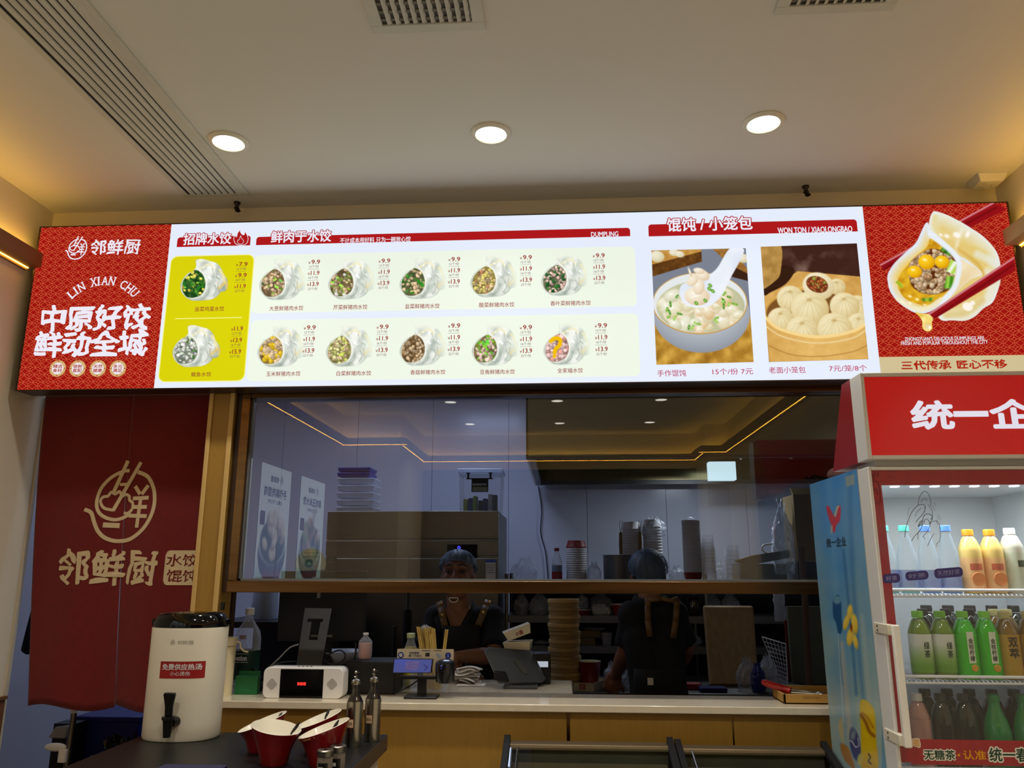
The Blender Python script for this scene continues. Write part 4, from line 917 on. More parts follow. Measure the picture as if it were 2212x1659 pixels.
m = MB(); xa, xb = XY(966, 1190, yf), XY(1031, 1190, yf); m.box(xa, xb, yf-0.004, yf+0.002, Z(998, 1207, yf), Z(998, 1176, yf)); dp = m.build('control_panel', BLACKG, t)
m = MB(T(XY(991.5, 1183, yf), yf-0.0045, Z(991.5, 1183, yf)) @ RX(PI/2)); m.lathe([(0.009, 0), (0.009, 0.001), (0.005, 0.001), (0.005, 0)], n=20, cap0=False, cap1=False); m.build('power_light', glow('blue_light', (60, 60, 255), 3.0), dp)
m = MB(); xa, xb = XY(1050, 1220, yf), XY(1071, 1220, yf); za, zb = Z(1060, 1250, yf), Z(1060, 1209, yf); m.box(xa, xb, yf-0.0135, yf-0.0125, za, zb, 0); m.box(xa, xb, yf-0.014, yf-0.0135, zb-0.016, zb, 1)
for k in range(4): m.box(xa+0.006, xb-0.008, yf-0.0139, yf-0.0135, zb-0.035-k*0.014, zb-0.031-k*0.014, 2)
m.build('energy_label', [WHITEP, mat('label_blue', (50, 90, 190), 0.5), mat('label_grey', (140, 140, 150), 0.6)], t)
# things on top of it: tray stack and clear bin
FILM = film_mat('clear_plastic', (215, 222, 235), 0.16); FILM2 = film_mat('cloudy_plastic', (210, 218, 234), 0.42, 0.35); BLUEP = mat('blue_plastic', (18, 24, 150), 0.4)
tx0, tx1, ty = XY(730, 1050, 4.9), XY(812, 1050, 4.9), 4.86
zz = zt
for k in range(5):
    m = MB(); m.hexa([(tx0+0.012, ty+0.01, zz), (tx1-0.012, ty+0.01, zz), (tx1-0.012, ty+0.19, zz), (tx0+0.012, ty+0.19, zz), (tx0, ty, zz+0.036), (tx1, ty, zz+0.036), (tx1, ty+0.2, zz+0.036), (tx0, ty+0.2, zz+0.036)])
    o = tag(m.build('food_tray', FILM2, bevel=0.006), 'clear plastic tray %s on the steel refrigerator' % ['lowest of the stack', 'second from the bottom of the stack', 'in the middle of the stack', 'fourth up in the stack', 'topmost clear one of the stack'][k], 'tray', 'plastic trays stacked on the refrigerator'); zz += 0.045
for k in range(2):
    m = MB(); m.hexa([(tx0+0.004+0.004*k, ty+0.01, zz), (tx1-0.04, ty+0.01, zz), (tx1-0.04, ty+0.19, zz), (tx0+0.01, ty+0.19, zz), (tx0, ty, zz+0.026), (tx1-0.03, ty, zz+0.026), (tx1-0.03, ty+0.2, zz+0.026), (tx0, ty+0.2, zz+0.026)])
    tag(m.build('food_tray', BLUEP, bevel=0.005), 'dark blue plastic tray, %s of the two on the clear trays' % ['lower', 'upper'][k], 'tray', 'plastic trays stacked on the refrigerator'); zz += 0.032
t = thing('storage_bin', 'clear lidded plastic bin of supplies on the steel refrigerator', 'storage box', (-0.55, 5.0, zt))
bx0, bx1, by = XY(989, 1060, 4.82), XY(1084, 1060, 4.82), 4.82; bz1 = Z(1036, 1022, by); bz2 = Z(1036, 1012, by)
m = MB(); m.hexa([(bx0+0.012, by+0.008, zt+0.002), (bx1-0.012, by+0.008, zt+0.002), (bx1-0.012, by+0.24, zt+0.002), (bx0+0.012, by+0.24, zt+0.002), (bx0+0.004, by, bz1), (bx1-0.004, by, bz1), (bx1-0.004, by+0.25, bz1), (bx0+0.004, by+0.25, bz1)]); m.build('tub', FILM, t, bevel=0.006)
m = MB(); m.box(bx0-0.004, bx1+0.004, by-0.006, by+0.256, bz1+0.001, bz2); m.build('lid', FILM2, t, bevel=0.005)
m = MB(); zb_ = Z(1036, 1034, by); m.box(XY(1008, 1040, by), XY(1065, 1040, by), by-0.016, by-0.006, zb_-0.005, zb_+0.002)
for px in (1012, 1060): m.box(XY(px, 1030, by)-0.006, XY(px, 1030, by)+0.006, by-0.016, by-0.006, zb_, zb_+0.035); m.box(XY(px, 1030, by)-0.012, XY(px, 1030, by)+0.012, by-0.016, by-0.006, zb_+0.03, zb_+0.036)
m.build('clip_bar', BLACKP, t)
m = MB(); m.box(XY(1019, 1045, by), XY(1055, 1045, by), by-0.008, by-0.003, Z(1036, 1063, by), zb_-0.004, 0); text(m, 'ZHONGTAI', (XY(1021, 1046, by), by-0.0085, Z(1036, 1049, by)), UX, UZ, 0.085, 0.013, 0.02, 1)
m.box(XY(1021, 1056, by), XY(1053, 1056, by), by-0.009, by-0.008, Z(1036, 1062, by), Z(1036, 1052, by), 2); m.build('name_plate', [BLACKP, WHITEP, mat('label_olive', (120, 124, 96), 0.6)], t)
rr = random.Random(3)
for k in range(7):
    xx = bx0+0.025+k*0.031; m = MB(); hh = 0.07+0.04*rr.random(); m.box(xx, xx+0.026, by+0.05+0.05*rr.random(), by+0.14, zt+0.006, zt+0.006+hh)
    m.build('packet', mat('packet_%s' % 'abcdefg'[k], [(150, 160, 60), (40, 60, 120), (120, 150, 70), (60, 70, 60), (30, 50, 90), (170, 170, 180), (40, 60, 60)][k], 0.5), t, bevel=0.004)
# extractor hood
t = thing('extractor_hood', 'large brushed steel extractor hood with a lit lamp inside', 'extractor hood', (0.9, 5.2, 2.2))
hx0, hx1, hy0, hy1, hz0, hz1 = -0.193, 1.95, 4.42, 5.92, 2.20, KCEIL-0.002
HOODS = mat('hood_steel', (176, 158, 116), 0.20, metal=1.0, var=0.07, scale=4, aniso=0.75, stretch=(3, 3, 70), rvar=0.06)
m = MB(); m.box(hx0, hx1, hy0, hy0+0.012, hz0, hz1); m.box(hx0, hx0+0.012, hy0, hy1, hz0, hz1); m.box(hx1-0.012, hx1, hy0, hy1, hz0, hz1); m.box(hx0, hx1, hy1-0.012, hy1, hz0, hz1); m.build('shell', HOODS, t)
m = MB(); m.box(hx0, hx1, hy0-0.008, hy0+0.004, hz0-0.004, hz0+0.012); m.box(hx0+0.012, hx0+0.05, hy0+0.012, hy1, hz0, hz0+0.03); m.box(hx0+0.05, hx1, hy1-0.06, hy1-0.012, hz0, hz0+0.03); m.build('gutter', DSTEEL, t)
for k in range(6):
    xa = hx0+0.08+k*0.31
    m = MB(); m.hexa([(xa, hy0+0.5, hz0+0.05), (xa+0.29, hy0+0.5, hz0+0.05), (xa+0.29, hy1-0.05, hz0+0.28), (xa, hy1-0.05, hz0+0.28), (xa, hy0+0.5, hz0+0.09), (xa+0.29, hy0+0.5, hz0+0.09), (xa+0.29, hy1-0.05, hz0+0.32), (xa, hy1-0.05, hz0+0.32)]); m.build('baffle_filter', DSTEEL, t)
lx0, lx1 = XY(1530, 1015, 5.55), XY(1588, 1015, 5.55)
m = MB(); m.box(lx0, lx1, 5.52, 5.60, Z(1560, 1036, 5.5), Z(1560, 996, 5.5)); m.build('lamp', glow('hood_lamp_face', (205, 236, 240), 0.85), t, bevel=0.004)
# cable down the back wall
m = MB(); m.tube([PY(x, y, 6.03) for x, y in smo([(1163, 1050), (1170, 1100), (1168, 1150), (1178, 1190), (1182, 1225), (1184, 1256), (1184, 1290)], 4)], 0.005); tag(m.build('wall_cable', mat('cable_grey', (70, 72, 90), 0.6)), 'thin grey cable running down the white back wall', 'cable')
# back bench and shelves over it
BZ = 0.985
t = thing('steel_bench', 'long steel kitchen bench with drawers under the shelves', 'work bench', (0.6, 4.5, 0))
m = MB(); m.box(-0.365, 1.75, 4.20, 4.85, BZ-0.03, BZ); m.build('top', DSTEEL, t, bevel=0.003)
m = MB(); m.box(-0.36, 1.73, 4.25, 4.83, 0.1, BZ-0.031); m.build('body', mat('dark_steel', (70, 70, 72), 0.4, metal=0.9), t)
for k in range(4):
    xa = -0.36+0.525*k; m = MB(); m.box(xa, xa+0.50, 4.225, 4.249, BZ-0.20, BZ-0.045); d = m.build('drawer', DSTEEL, t, bevel=0.003)
    m = MB(T(xa+0.25, 4.222, BZ-0.10) @ RX(PI/2)); m.lathe([(0.006, 0), (0.006, 0.012), (0.013, 0.016), (0.012, 0.024), (0, 0.025)], n=14, cap1=False); m.build('knob', STEEL, d)
t = thing('shelf_rack', 'steel shelving over the kitchen bench holding bowls and bags', 'shelf rack', (0.5, 5.0, 0))
SH = [1.500, 1.315, 1.142]
for z in SH:
    m = MB(); m.box(-0.33, 1.70, 4.90, 5.35, z-0.006, z); m.box(-0.33, 1.70, 4.896, 4.902, z-0.040, z); m.build('shelf', mat('shelf_steel', (128, 128, 128), 0.42, metal=0.55, var=0.1), t)
for x in (-0.335, 0.86, 1.70):
    for y in (4.90, 5.35): m = MB(); m.tube([(x, y, 0.0), (x, y, 1.56)], 0.012, 10); m.build('post', STEEL, t)
m = MB(); m.box(-0.33, 1.70, 5.36, 5.37, 0.9, 1.48); m.build('back_sheet', mat('rack_back_dark', (52, 52, 56), 0.6), t)
# ---- top shelf
PAPERW = mat('paper_white', (222, 220, 222), 0.6); PAPERR = mat('paper_red', (150, 26, 34), 0.5); CARD = mat('cardboard', (134, 112, 74), 0.85, var=0.08, scale=20)
def bottle_parts(t, x, y, z, r, h, liquid, labelm, capm, lz=(0.2, 0.6), fill=0.7, body=None, neck=0.42):
    pf = [(r*0.86, 0), (r, 0.012), (r, h*0.60), (r*0.9, h*0.70), (r*neck, h*0.86), (r*neck, h*0.92)]
    m = MB(T(x, y, z)); m.lathe(pf, n=20, cap1=True); m.build('body', body or FILM, t)
    if liquid: m = MB(T(x, y, z)); zt_ = h*fill; q = [(r*0.84, 0.003)]+[(a*0.94, b) for a, b in pf[1:] if b < zt_]+[(np.interp(zt_, [b for a, b in pf], [a for a, b in pf])*0.94, zt_)]; m.lathe(q, n=20); m.build('drink', liquid, t)
    if labelm: m = MB(T(x, y, z)); m.lathe([(r*1.012, h*lz[0]), (r*1.012, h*lz[1])], n=20, cap0=False, cap1=False); m.build('label', labelm, t)
    m = MB(T(x, y, z)); m.lathe([(r*neck*1.16, h*0.915), (r*neck*1.16, h), (r*neck*1.0, h*1.005)], n=18); m.build('cap', capm, t, bevel=0.001)
t = thing('cola_bottle', 'clear soft drink bottle with red cap and red blue label on top shelf', 'bottle', (0, 5.0, SH[0]))
x = XY(1203, 1220, 5.0); hcb = Z(1203, 1184, 5.0)-SH[0]
bottle_parts(t, x, 5.0, SH[0], 0.032, hcb, None, mat('label_white_blue', (130, 150, 180), 0.5), mat('cap_red', (130, 16, 24), 0.4), (0.1, 0.52))
m = MB(T(x, 5.0, SH[0])); m.lathe([(0.0328, hcb*0.12), (0.0328, hcb*0.34)], n=20, cap0=False, cap1=False); m.build('red_band', PAPERR, t)
def cup_stack(x, y, z, r0, r1, n, pitch, m0, label, grp, name='paper_bowl', flip=True, h=0.055, special=None, cat='bowl', film=None):
    """n nested vessels; flip = standing on their mouths"""
    for k in range(n):
        prof = [(r1, 0), (r1*1.03, 0.002), (r1*1.03, 0.006), (r1, 0.008), (r0, h), (r0*0.9, h)] if flip else [(r0*0.9, 0), (r0, 0.0005), (r1, h-0.008), (r1*1.03, h-0.006), (r1*1.03, h-0.002), (r1, h)]
        m = MB(T(x, y, z+k*pitch)); m.lathe(prof, n=24, cap1=flip, cap0=not flip); mm = special if (special and (k == n-1 if flip else k == 0)) else m0
        o = m.build(name, mm, smooth=40); end = 'topmost' if k == n-1 else 'lowest' if k == 0 else None
        tag(o, label+(', %s of the stack' % end if end else ''), cat, grp)
    return z+(n-1)*pitch+h
x = XY(1245, 1210, 5.02); ztop = Z(1245, 1168, 5.02); n = 17; pitch = (ztop-SH[0]-0.045)/(n-1)
cup_stack(x, 5.02, SH[0], 0.052, 0.062, n, pitch, PAPERW, 'white paper bowl in the red topped stack beside the cola bottle', 'paper bowls in the red topped stack', special=PAPERR, h=0.045)
m = MB(); zz = ztop-0.038
emblem(m, (x+0.005, 4.9595, ztop-0.024), UX, UZ, 0.010, 0, (0, 0, 0)); text(m, '邻鲜厨', (x-0.048, 4.959, zz+0.002), UX, UZ, 0.034, 0.012, 0.02); text(m, '水饺', (x-0.046, 4.959, zz+0.022), UX, UZ, 0.030, 0.008)
o = [q for q in C.objects if q.name.startswith('paper_bowl') and q['label'].endswith('topmost of the stack')][0]
m.build('bowl_print', PRINTC, o, smooth=0)
# stock pot with two wooden handled strainers
t = thing('stock_pot', 'dark steel stock pot on top shelf before the wrapped bowls', 'pot', (0.3, 5.0, SH[0]))
x = XY(1338, 1230, 5.0); r = 0.098; h = Z(1338, 1200, 5.0)-SH[0]
m = MB(T(x, 5.0, SH[0])); m.lathe([(r, 0), (r, h), (r*1.05, h), (r*1.05, h+0.003), (r*0.97, h+0.003), (r*0.97, 0.01)], n=36, cap1=True); m.build('pot_body', DSTEEL, t)
m = MB(); m.tube([(x+r*0.72, 5.0-r*0.70, SH[0]+h*0.3), (x+r*0.85, 5.0-r*0.85, SH[0]+h*0.55), (x+r*0.72, 5.0-r*0.70, SH[0]+h*0.85)], 0.005); m.build('handle', STEEL, t)
for px, l in ((1341, 'wooden handled wire strainer standing in the stock pot, left one'), (1382, 'wooden handled wire strainer standing beside the stock pot, right one')):
    t = thing('noodle_strainer', l, 'strainer', (XY(px, 1200, 4.99), 4.99, SH[0]), 'wooden handled strainers')
    a, b_, c_ = PY(px+1, 1197, 4.99), PY(px, 1150, 5.0), PY(px+1, 1125, 5.0)
    m = MB(); m.tube([a, (a+b_)/2, b_], [0.012, 0.014, 0.011], 10); m.build('handle', mat('old_wood', (120, 96, 56), 0.6), t)
    m = MB(); m.tube([a, a-Vector((0, 0, 0.11))], 0.004); m.tube([b_, b_+Vector((-0.007, 0, 0.03)), c_+Vector((-0.008, 0, 0))], 0.0018); m.tube([b_, b_+Vector((0.007, 0, 0.03)), c_+Vector((0.008, 0, 0))], 0.0018); m.build('wire', STEEL, t)
# wrapped bowl stacks behind the pot
for px, zt_, l in ((1367, 1127, 'left'), (1412, 1122, 'right')):
    x = XY(px, 1190, 5.12); ztop = Z(px, zt_, 5.12); n = 20; pitch = (ztop-SH[0]-0.05)/(n-1)
    cup_stack(x, 5.16, SH[0], 0.050, 0.060, n, pitch, PAPERW, 'white paper bowl in the wrapped %s stack behind the pot' % l, 'paper bowls in the wrapped %s stack' % l, h=0.05)
def bag(name, label, cx_, cy_, z0, rx, ry, h, seed=0, mt=None, cat='plastic bag', grp=None, tie=True, nu=26, nv=14):
    g_ = random.Random(seed); ph = [g_.random()*6.28 for _ in range(6)]
    from mathutils import noise as N_
    m = MB(); sd_ = Vector((seed*3.1, seed*1.7, seed))
    pf = ([0, .25, .5, .68, .82, .92, 1.0], [.80, 1.0, .95, .80, .45, .30, .38]) if tie else ([0, .3, .7, 1.0], [.9, 1.0, .95, .85])
    def fn(u, v):
        a = 2*PI*u; w = np.interp(v, pf[0], pf[1]); q = Vector((math.cos(a), math.sin(a), v*1.6*h/max(rx, 0.01)*0.6))
        d = N_.noise(q*1.7+sd_)*0.26+N_.noise(q*4.1+sd_)*0.15+abs(N_.noise(q*8.3+sd_))*0.10
        w = w*(1+d*(0.5+0.8*v)); w = min(w, 1.25)
        return (cx_+rx*w*math.cos(a), cy_+ry*w*math.sin(a), z0+h*v*(1+0.22*N_.noise(Vector((math.cos(a)*2, math.sin(a)*2, 5))+sd_)*v))
    m.grid(fn, nu*2, nv*2); o = m.build(name, mt or FILM, smooth=25); return tag(o, label, cat, grp)
bag('plastic_bag', 'crumpled clear plastic wrap over the bowl stacks behind the strainers', XY(1412, 1130, 5.12), 5.14, Z(1412, 1165, 5.12), 0.075, 0.07, 0.14, 5)
x = XY(1495, 1190, 5.02); ztop = Z(1495, 1124, 5.02); n = 26; pitch = (ztop-SH[0]-0.07)/(n-1)
cup_stack(x, 5.02, SH[0], 0.043, 0.056, n, pitch, PAPERW, 'white paper cup in the tall red based stack', 'paper cups in the tall red based stack', name='paper_cup', flip=False, h=0.07, special=PAPERR, cat='cup')
bag('plastic_bag', 'clear plastic sleeve twisted above the tall stack of paper cups', x, 5.02, ztop-0.005, 0.02, 0.02, 0.03, 8)
x = XY(1530, 1200, 5.02); ztop = Z(1530, 1156, 5.02)
cup_stack(x, 5.02, SH[0], 0.034, 0.045, 10, (ztop-SH[0]-0.1)/9, FILM, 'clear plastic cup in the stack beside the paper cups', 'clear cups stacked on top shelf', name='plastic_cup', h=0.1, cat='cup')
x = XY(1582, 1215, 5.02); ztop = Z(1582, 1178, 5.02)
cup_stack(x, 5.02, SH[0], 0.036, 0.048, 7, (ztop-SH[0]-0.07)/6, FILM, 'clear plastic bowl in the short stack beside the open carton', 'clear bowls stacked on top shelf', name='plastic_bowl', h=0.07, cat='bowl')
for (xa, xb, ya, l, s_) in ((1447, 1480, 1222, 'clear plastic bag of lids between bowls and paper cups', 3), (1545, 1566, 1205, 'small clear plastic bag behind the clear cup stack', 4), (1268, 1300, 1215, 'crumpled clear plastic bag between paper bowls and pot', 6), (1105, 1160, 1205, 'large clear plastic bag beside the steel refrigerator', 7)):
    a, b_ = XY(xa, 1230, 5.05), XY(xb, 1230, 5.05); bag('plastic_bag', l, (a+b_)/2, 5.08, SH[0]+0.002, (b_-a)/2, 0.06, Z(xa, ya, 5.05)-SH[0], s_)
t = thing('open_carton', 'low brown open carton with raised flap on top shelf at right', 'carton', (1.2, 5.05, SH[0]))
a, b_ = XY(1600, 1230, 5.0), XY(1700, 1230, 5.0)
m = MB(); zc = Z(1650, 1218, 5.0); m.box(a, b_, 5.0, 5.25, SH[0], zc); m.build('box', CARD, t)
m = MB(); p = [PY(x, y, 5.0) for x, y in ((1583, 1212), (1620, 1200), (1700, 1188), (1700, 1205), (1610, 1222))]; m.prism([(q.x, q.z) for q in p], (0, 4.94, 0), (1, 0, 0), (0, 0, 1), (0, 0.05, 0.0)); m.build('flap', CARD, t)
m = MB(); p = [PY(x, y, 4.98) for x, y in smo([(1690, 1192), (1665, 1196), (1648, 1190), (1650, 1178), (1680, 1174)], 5)]; m.tube(p, 0.006); m.build('roll_edge', WHITEP, t)
t = thing('tall_carton', 'tall brown carton standing on the shelf beside the drinks fridge', 'carton', (1.4, 5.0, SH[0]))
m = MB(); a, b_ = XY(1718, 1130, 4.95), XY(1772, 1130, 4.95); zc = Z(1730, 1068, 4.95); m.box(a, b_, 4.95, 5.2, Z(1730, 1212, 4.95), zc); m.build('box', CARD, t)
m = MB(); m.hexa([(a, 4.95, zc), (b_, 4.95, zc), (b_, 4.97, zc), (a, 4.97, zc), (a+0.02, 5.07, zc+0.05), (b_, 5.07, zc+0.05), (b_, 5.08, zc+0.05), (a+0.02, 5.08, zc+0.05)]); m.build('flap', CARD, t)
m = MB(); m.box(a, b_+0.03, 4.97, 5.2, SH[0], Z(1730, 1212, 4.95)-0.002); tag(m.build('dark_box', BLACKP), 'black plastic box on the shelf under the tall carton', 'box')
a, b_ = XY(1672, 1150, 4.92), XY(1722, 1150, 4.92); bag('plastic_bag', 'big printed clear plastic bag leaning on the tall carton', (a+b_)/2, 5.0, SH[0]+0.06, (b_-a)/2, 0.07, Z(1690, 1088, 4.92)-SH[0]-0.06, 12, mt=FILM2)
# ---- second shelf
g_ = random.Random(9)
for (xa, xb, ya, l, s_, mt_) in ((1108, 1142, 1284, 'bag of white cups on second shelf, far left one', 21, FILM2), (1143, 1186, 1281, 'bag of white cups on second shelf, beside the steamers', 22, FILM2), (1245, 1272, 1283, 'bag of clear lids above the red boxes on second shelf', 23, FILM2), (1275, 1326, 1282, 'tied clear bag holding white eggs on second shelf', 24, FILM), (1525, 1560, 1284, 'white plastic bag above the chopping board, left one', 25, FILM2), (1562, 1602, 1282, 'white plastic bag above the chopping board, right one', 26, FILM2)):
    a, b_ = XY(xa, 1310, 4.97), XY(xb, 1310, 4.97); bag('plastic_bag', l, (a+b_)/2, 5.03, SH[1]+(0.03 if s_ == 23 else 0), (b_-a)/2, 0.07, Z(xa, ya, 4.97)-SH[1]-(0.03 if s_ == 23 else 0), s_, mt=mt_)
for k in range(7):
    m = MB(); m.ball((XY(1286+ (k % 4)*9, 1315, 5.0), 5.0+0.03*(k//4), SH[1]+0.022+0.018*(k//4)), (0.021, 0.021, 0.027), 12, 8); tag(m.build('egg', WHITEP), 'white egg inside the clear bag on second shelf', 'egg', 'eggs in the clear bag')
def paper_tub(x, y, z, r, h, label, grp):
    t = thing('paper_tub', label, 'bowl', (x, y, z), grp); m = MB(T(x, y, z)); m.lathe([(r*0.8, 0), (r, h), (r*0.96, h), (r*0.78, 0.004)], n=28, cap1=True); m.build('tub', PAPERR, t)
    m = MB(T(x, y, z)); m.lathe([(r*1.0, h), (r*1.04, h+0.002), (r*1.04, h+0.006), (r*0.95, h+0.006)], n=28, cap0=False, cap1=False); m.build('rim', PAPERW, t)
    m = MB(); emblem(m, (x, y-r*0.93, z+h*0.5), UX, UZ, h*0.2, 0, (0, 0, 0)); m.build('print', PRINTC, t, smooth=0)
paper_tub(XY(1343, 1312, 4.97), 4.99, SH[1], 0.058, 0.062, 'red printed paper tub on second shelf behind the arm', 'red paper tubs')
paper_tub(XY(1258, 1318, 4.97), 5.0, SH[1], 0.05, 0.028, 'low red paper tub on second shelf beside the steamers', 'red paper tubs')
t = thing('brown_jar', 'dark brown glass jar on second shelf right of the cook', 'jar', (0.7, 5, SH[1])); x = XY(1500, 1300, 4.97)
m = MB(T(x, 5.0, SH[1])); m.lathe([(0.035, 0), (0.04, 0.01), (0.04, 0.09), (0.03, 0.105)], n=20); m.build('glass', mat('brown_glass', (50, 30, 20), 0.1, coat=0.5), t); m = MB(T(x, 5.0, SH[1])); m.lathe([(0.031, 0.106), (0.031, 0.12)], n=20); m.build('lid', BLACKP, t)
t = thing('tilted_cup', 'white paper cup lying tilted on second shelf behind the cook', 'cup', (0.6, 5, SH[1])); x = XY(1463, 1290, 4.95)
m = MB(T(x, 4.99, SH[1]+0.062) @ RY(2.7) @ RX(0.2)); m.lathe([(0.028, -0.045), (0.04, 0.045), (0.042, 0.047), (0.038, 0.045)], n=20, cap1=False); m.build('cup_wall', PAPERW, t)
# ---- third shelf
for k, (xa, xb, ya) in enumerate(((1250, 1286, 1382), (1251, 1298, 1371))):
    a, b_ = XY(xa, 1390, 4.97), XY(xb, 1390, 4.97); z0 = SH[2]+k*0.042; m = MB(); m.box(a, b_, 4.97, 5.15, z0, z0+0.04); tag(m.build('carton', CARD, bevel=0.002), 'flat brown carton on third shelf, %s of two' % ['lower', 'upper'][k], 'carton', 'cartons on third shelf')
x = XY(1311, 1385, 4.97); m = MB(T(x, 4.98, SH[2])); m.lathe([(0.024, 0), (0.033, 0.07), (0.035, 0.072), (0.031, 0.07)], n=20, cap1=False); tag(m.build('plastic_cup', FILM2), 'single cloudy plastic cup beside the cartons on third shelf', 'cup')
for (xa, xb, ya, l, s_) in ((1152, 1184, 1385, 'flat plastic bag on third shelf beside the steamers', 31), (1478, 1520, 1372, 'knotted white plastic bag on third shelf right of the cook', 32), (1262, 1306, 1360, 'loose plastic sheet draped over the brown cartons', 33)):
    a, b_ = XY(xa, 1385, 4.95), XY(xb, 1385, 4.95); zb_ = SH[2]+(0.084 if s_ == 33 else 0); bag('plastic_bag', l, (a+b_)/2, 5.02, zb_, (b_-a)/2, 0.06, max(0.02, Z(xa, ya, 4.95)-zb_), s_, mt=FILM2)
# ---- on the bench
STEAM = mat('bamboo_steamer', (160, 130, 74), 0.6, var=0.14, scale=9, stretch=(1, 1, 8)); STEAMD = mat('bamboo_edge', (184, 152, 92), 0.55, var=0.1)
sx, sy, sr = XY(1219, 1380, 4.36), 4.36, 0.083; ztop = Z(1219, 1293, 4.36); n = 11; ph = (ztop-BZ)/n
for k in range(n):
    j = [0, .003, -.002, .004, -.003, 0.001, .003, -.004, .002, 0, -.002][k]
    where = 'lidded topmost of the tall stack' if k == n-1 else 'lowest of the tall stack' if k == 0 else '%s up the tall stack' % ['', 'second', 'third', 'fourth', 'fifth', 'sixth', 'seventh', 'eighth', 'ninth', 'tenth'][k]
    t = thing('bamboo_steamer', 'round bamboo steamer basket, '+where+' on bench', 'steamer basket', (sx+j, sy, BZ+k*ph), 'bamboo steamers in the tall stack')
    m = MB(T(sx+j, sy+j*0.5, BZ+k*ph)); m.lathe([(sr*0.97, 0.0005), (sr*0.97, ph*0.98), (sr*0.90, ph*0.98), (sr*0.90, 0.006)], n=36, cap1=(k == n-1)); m.build('wall', STEAM, t)
    m = MB(T(sx+j, sy+j*0.5, BZ+k*ph)); m.lathe([(sr, ph*0.50), (sr*1.015, ph*0.52), (sr*1.015, ph*0.93), (sr, ph*0.95)], n=36, cap0=False, cap1=False); m.build('hoop', STEAMD if k % 3 else STEAM, t)
m = MB(); a = PY(1150, 1450, 4.3)
t = thing('takeout_box_tray', 'open white paper tray with red stamp on the bench holding a red bowl', 'tray', (0.1, 4.3, BZ))
tx0_, tx1_, tz0, tz1 = XY(1240, 1480, 4.24), XY(1281, 1480, 4.24), BZ, BZ+0.042
m = MB(); bl, fl_, fr_, br = Vector((tx0_-0.012, 4.42, 0)), Vector((tx0_, 4.235, 0)), Vector((tx1_, 4.235, 0)), Vector((tx1_+0.10, 4.42, 0))
for p, q in ((bl, fl_), (fl_, fr_), (fr_, br), (br, bl)):
    d_ = (q-p).normalized(); nn = Vector((-d_.y, d_.x, 0))*0.002
    m.hexa([(*(p).xy, tz0), (*(q).xy, tz0), (*(q+nn).xy, tz0), (*(p+nn).xy, tz0), (*(p-nn*4).xy, tz1), (*(q-nn*4).xy, tz1), (*(q-nn*3).xy, tz1), (*(p-nn*3).xy, tz1)])
m.add([(*p.xy, tz0+0.002) for p in (bl, fl_, fr_, br)], [(0, 1, 2, 3)]); m.build('tray', mat('cream_paper', (212, 202, 176), 0.6), t)
m = MB(); m.box(tx0_+0.028, tx0_+0.056, 4.2245, 4.2275, tz0+0.012, tz0+0.036, 0); text(m, '小', (tx0_+0.032, 4.224, tz0+0.015), UX, UZ, 0.02, 0.018, 0.02, 1); m.build('stamp', [PAPERR, WHITEP], t)
t = thing('red_bowl', 'deep red bowl with white inside standing in the paper tray', 'bowl', (0.2, 4.36, BZ)); x = XY(1273, 1440, 4.36)
REDB = mat('red_melamine', (122, 14, 18), 0.25, var=0.05, coat=0.4); WHB = mat('white_melamine', (224, 218, 200), 0.25, var=0.02, coat=0.3)
zr = Z(1273, 1428, 4.36)-BZ-0.003
m = MB(T(x, 4.36, BZ+0.003)); m.lathe([(0.042, 0), (0.045, 0.004), (0.062, zr), (0.058, zr)], n=32, cap1=False); m.build('outside', REDB, t)
m = MB(T(x, 4.36, BZ+0.003)); m.lathe([(0.061, zr+0.0005), (0.058, zr), (0.042, 0.008), (0, 0.006)], n=32, cap0=False, cap1=False); m.build('inside', WHB, t)
for (xa, xb, ya, yb_, l, s_, mt_) in ((1305, 1340, 1433, 1470, 'small dark jar lids under film behind the forearm', 41, FILM2), (1337, 1362, 1425, 1478, 'clear bag of minced meat on the bench behind the arm', 42, FILM2), (1593, 1640, 1423, 1483, 'clear plastic bag on the bench before the chopping board', 43, FILM), (1640, 1682, 1417, 1480, 'grey plastic bag tip beside the white wire panel', 44, FILM2)):
    a, b_ = XY(xa, 1450, 4.3), XY(xb, 1450, 4.3); bag('plastic_bag', l, (a+b_)/2, 4.33, BZ, (b_-a)/2, 0.05, Z(xa, ya, 4.3)-BZ, s_, mt=mt_)
a, b_ = XY(1618, 1450, 4.3), XY(1655, 1450, 4.3); bag('blue_bag', 'dark blue bag inside the clear bag before the chopping board', (a+b_)/2, 4.30, BZ, (b_-a)/2*0.9, 0.035, Z(1630, 1432, 4.3)-BZ, 51, mt=mat('blue_bag_plastic', (34, 38, 120), 0.35))
# chopping board leaning on the rack
t = thing('chopping_board', 'large worn wooden chopping board leaning upright at the back of the bench', 'chopping board', (0.8, 4.6, BZ))
a0, a1 = XY(1533, 1472, 4.50), XY(1640, 1472, 4.50); b0, b1 = XY(1519, 1310, 4.66), XY(1628, 1310, 4.66); zc = Z(1573, 1309, 4.66)
m = MB(); m.hexa([(a0, 4.50, BZ), (a1, 4.50, BZ), (a1, 4.535, BZ), (a0, 4.535, BZ), (b0, 4.66, zc), (b1, 4.66, zc), (b1, 4.695, zc), (b0, 4.695, zc)]); m.build('board', mat('board_wood', (172, 142, 96), 0.6, var=0.16, scale=5, stretch=(9, 9, 0.7)), t, bevel=0.012)
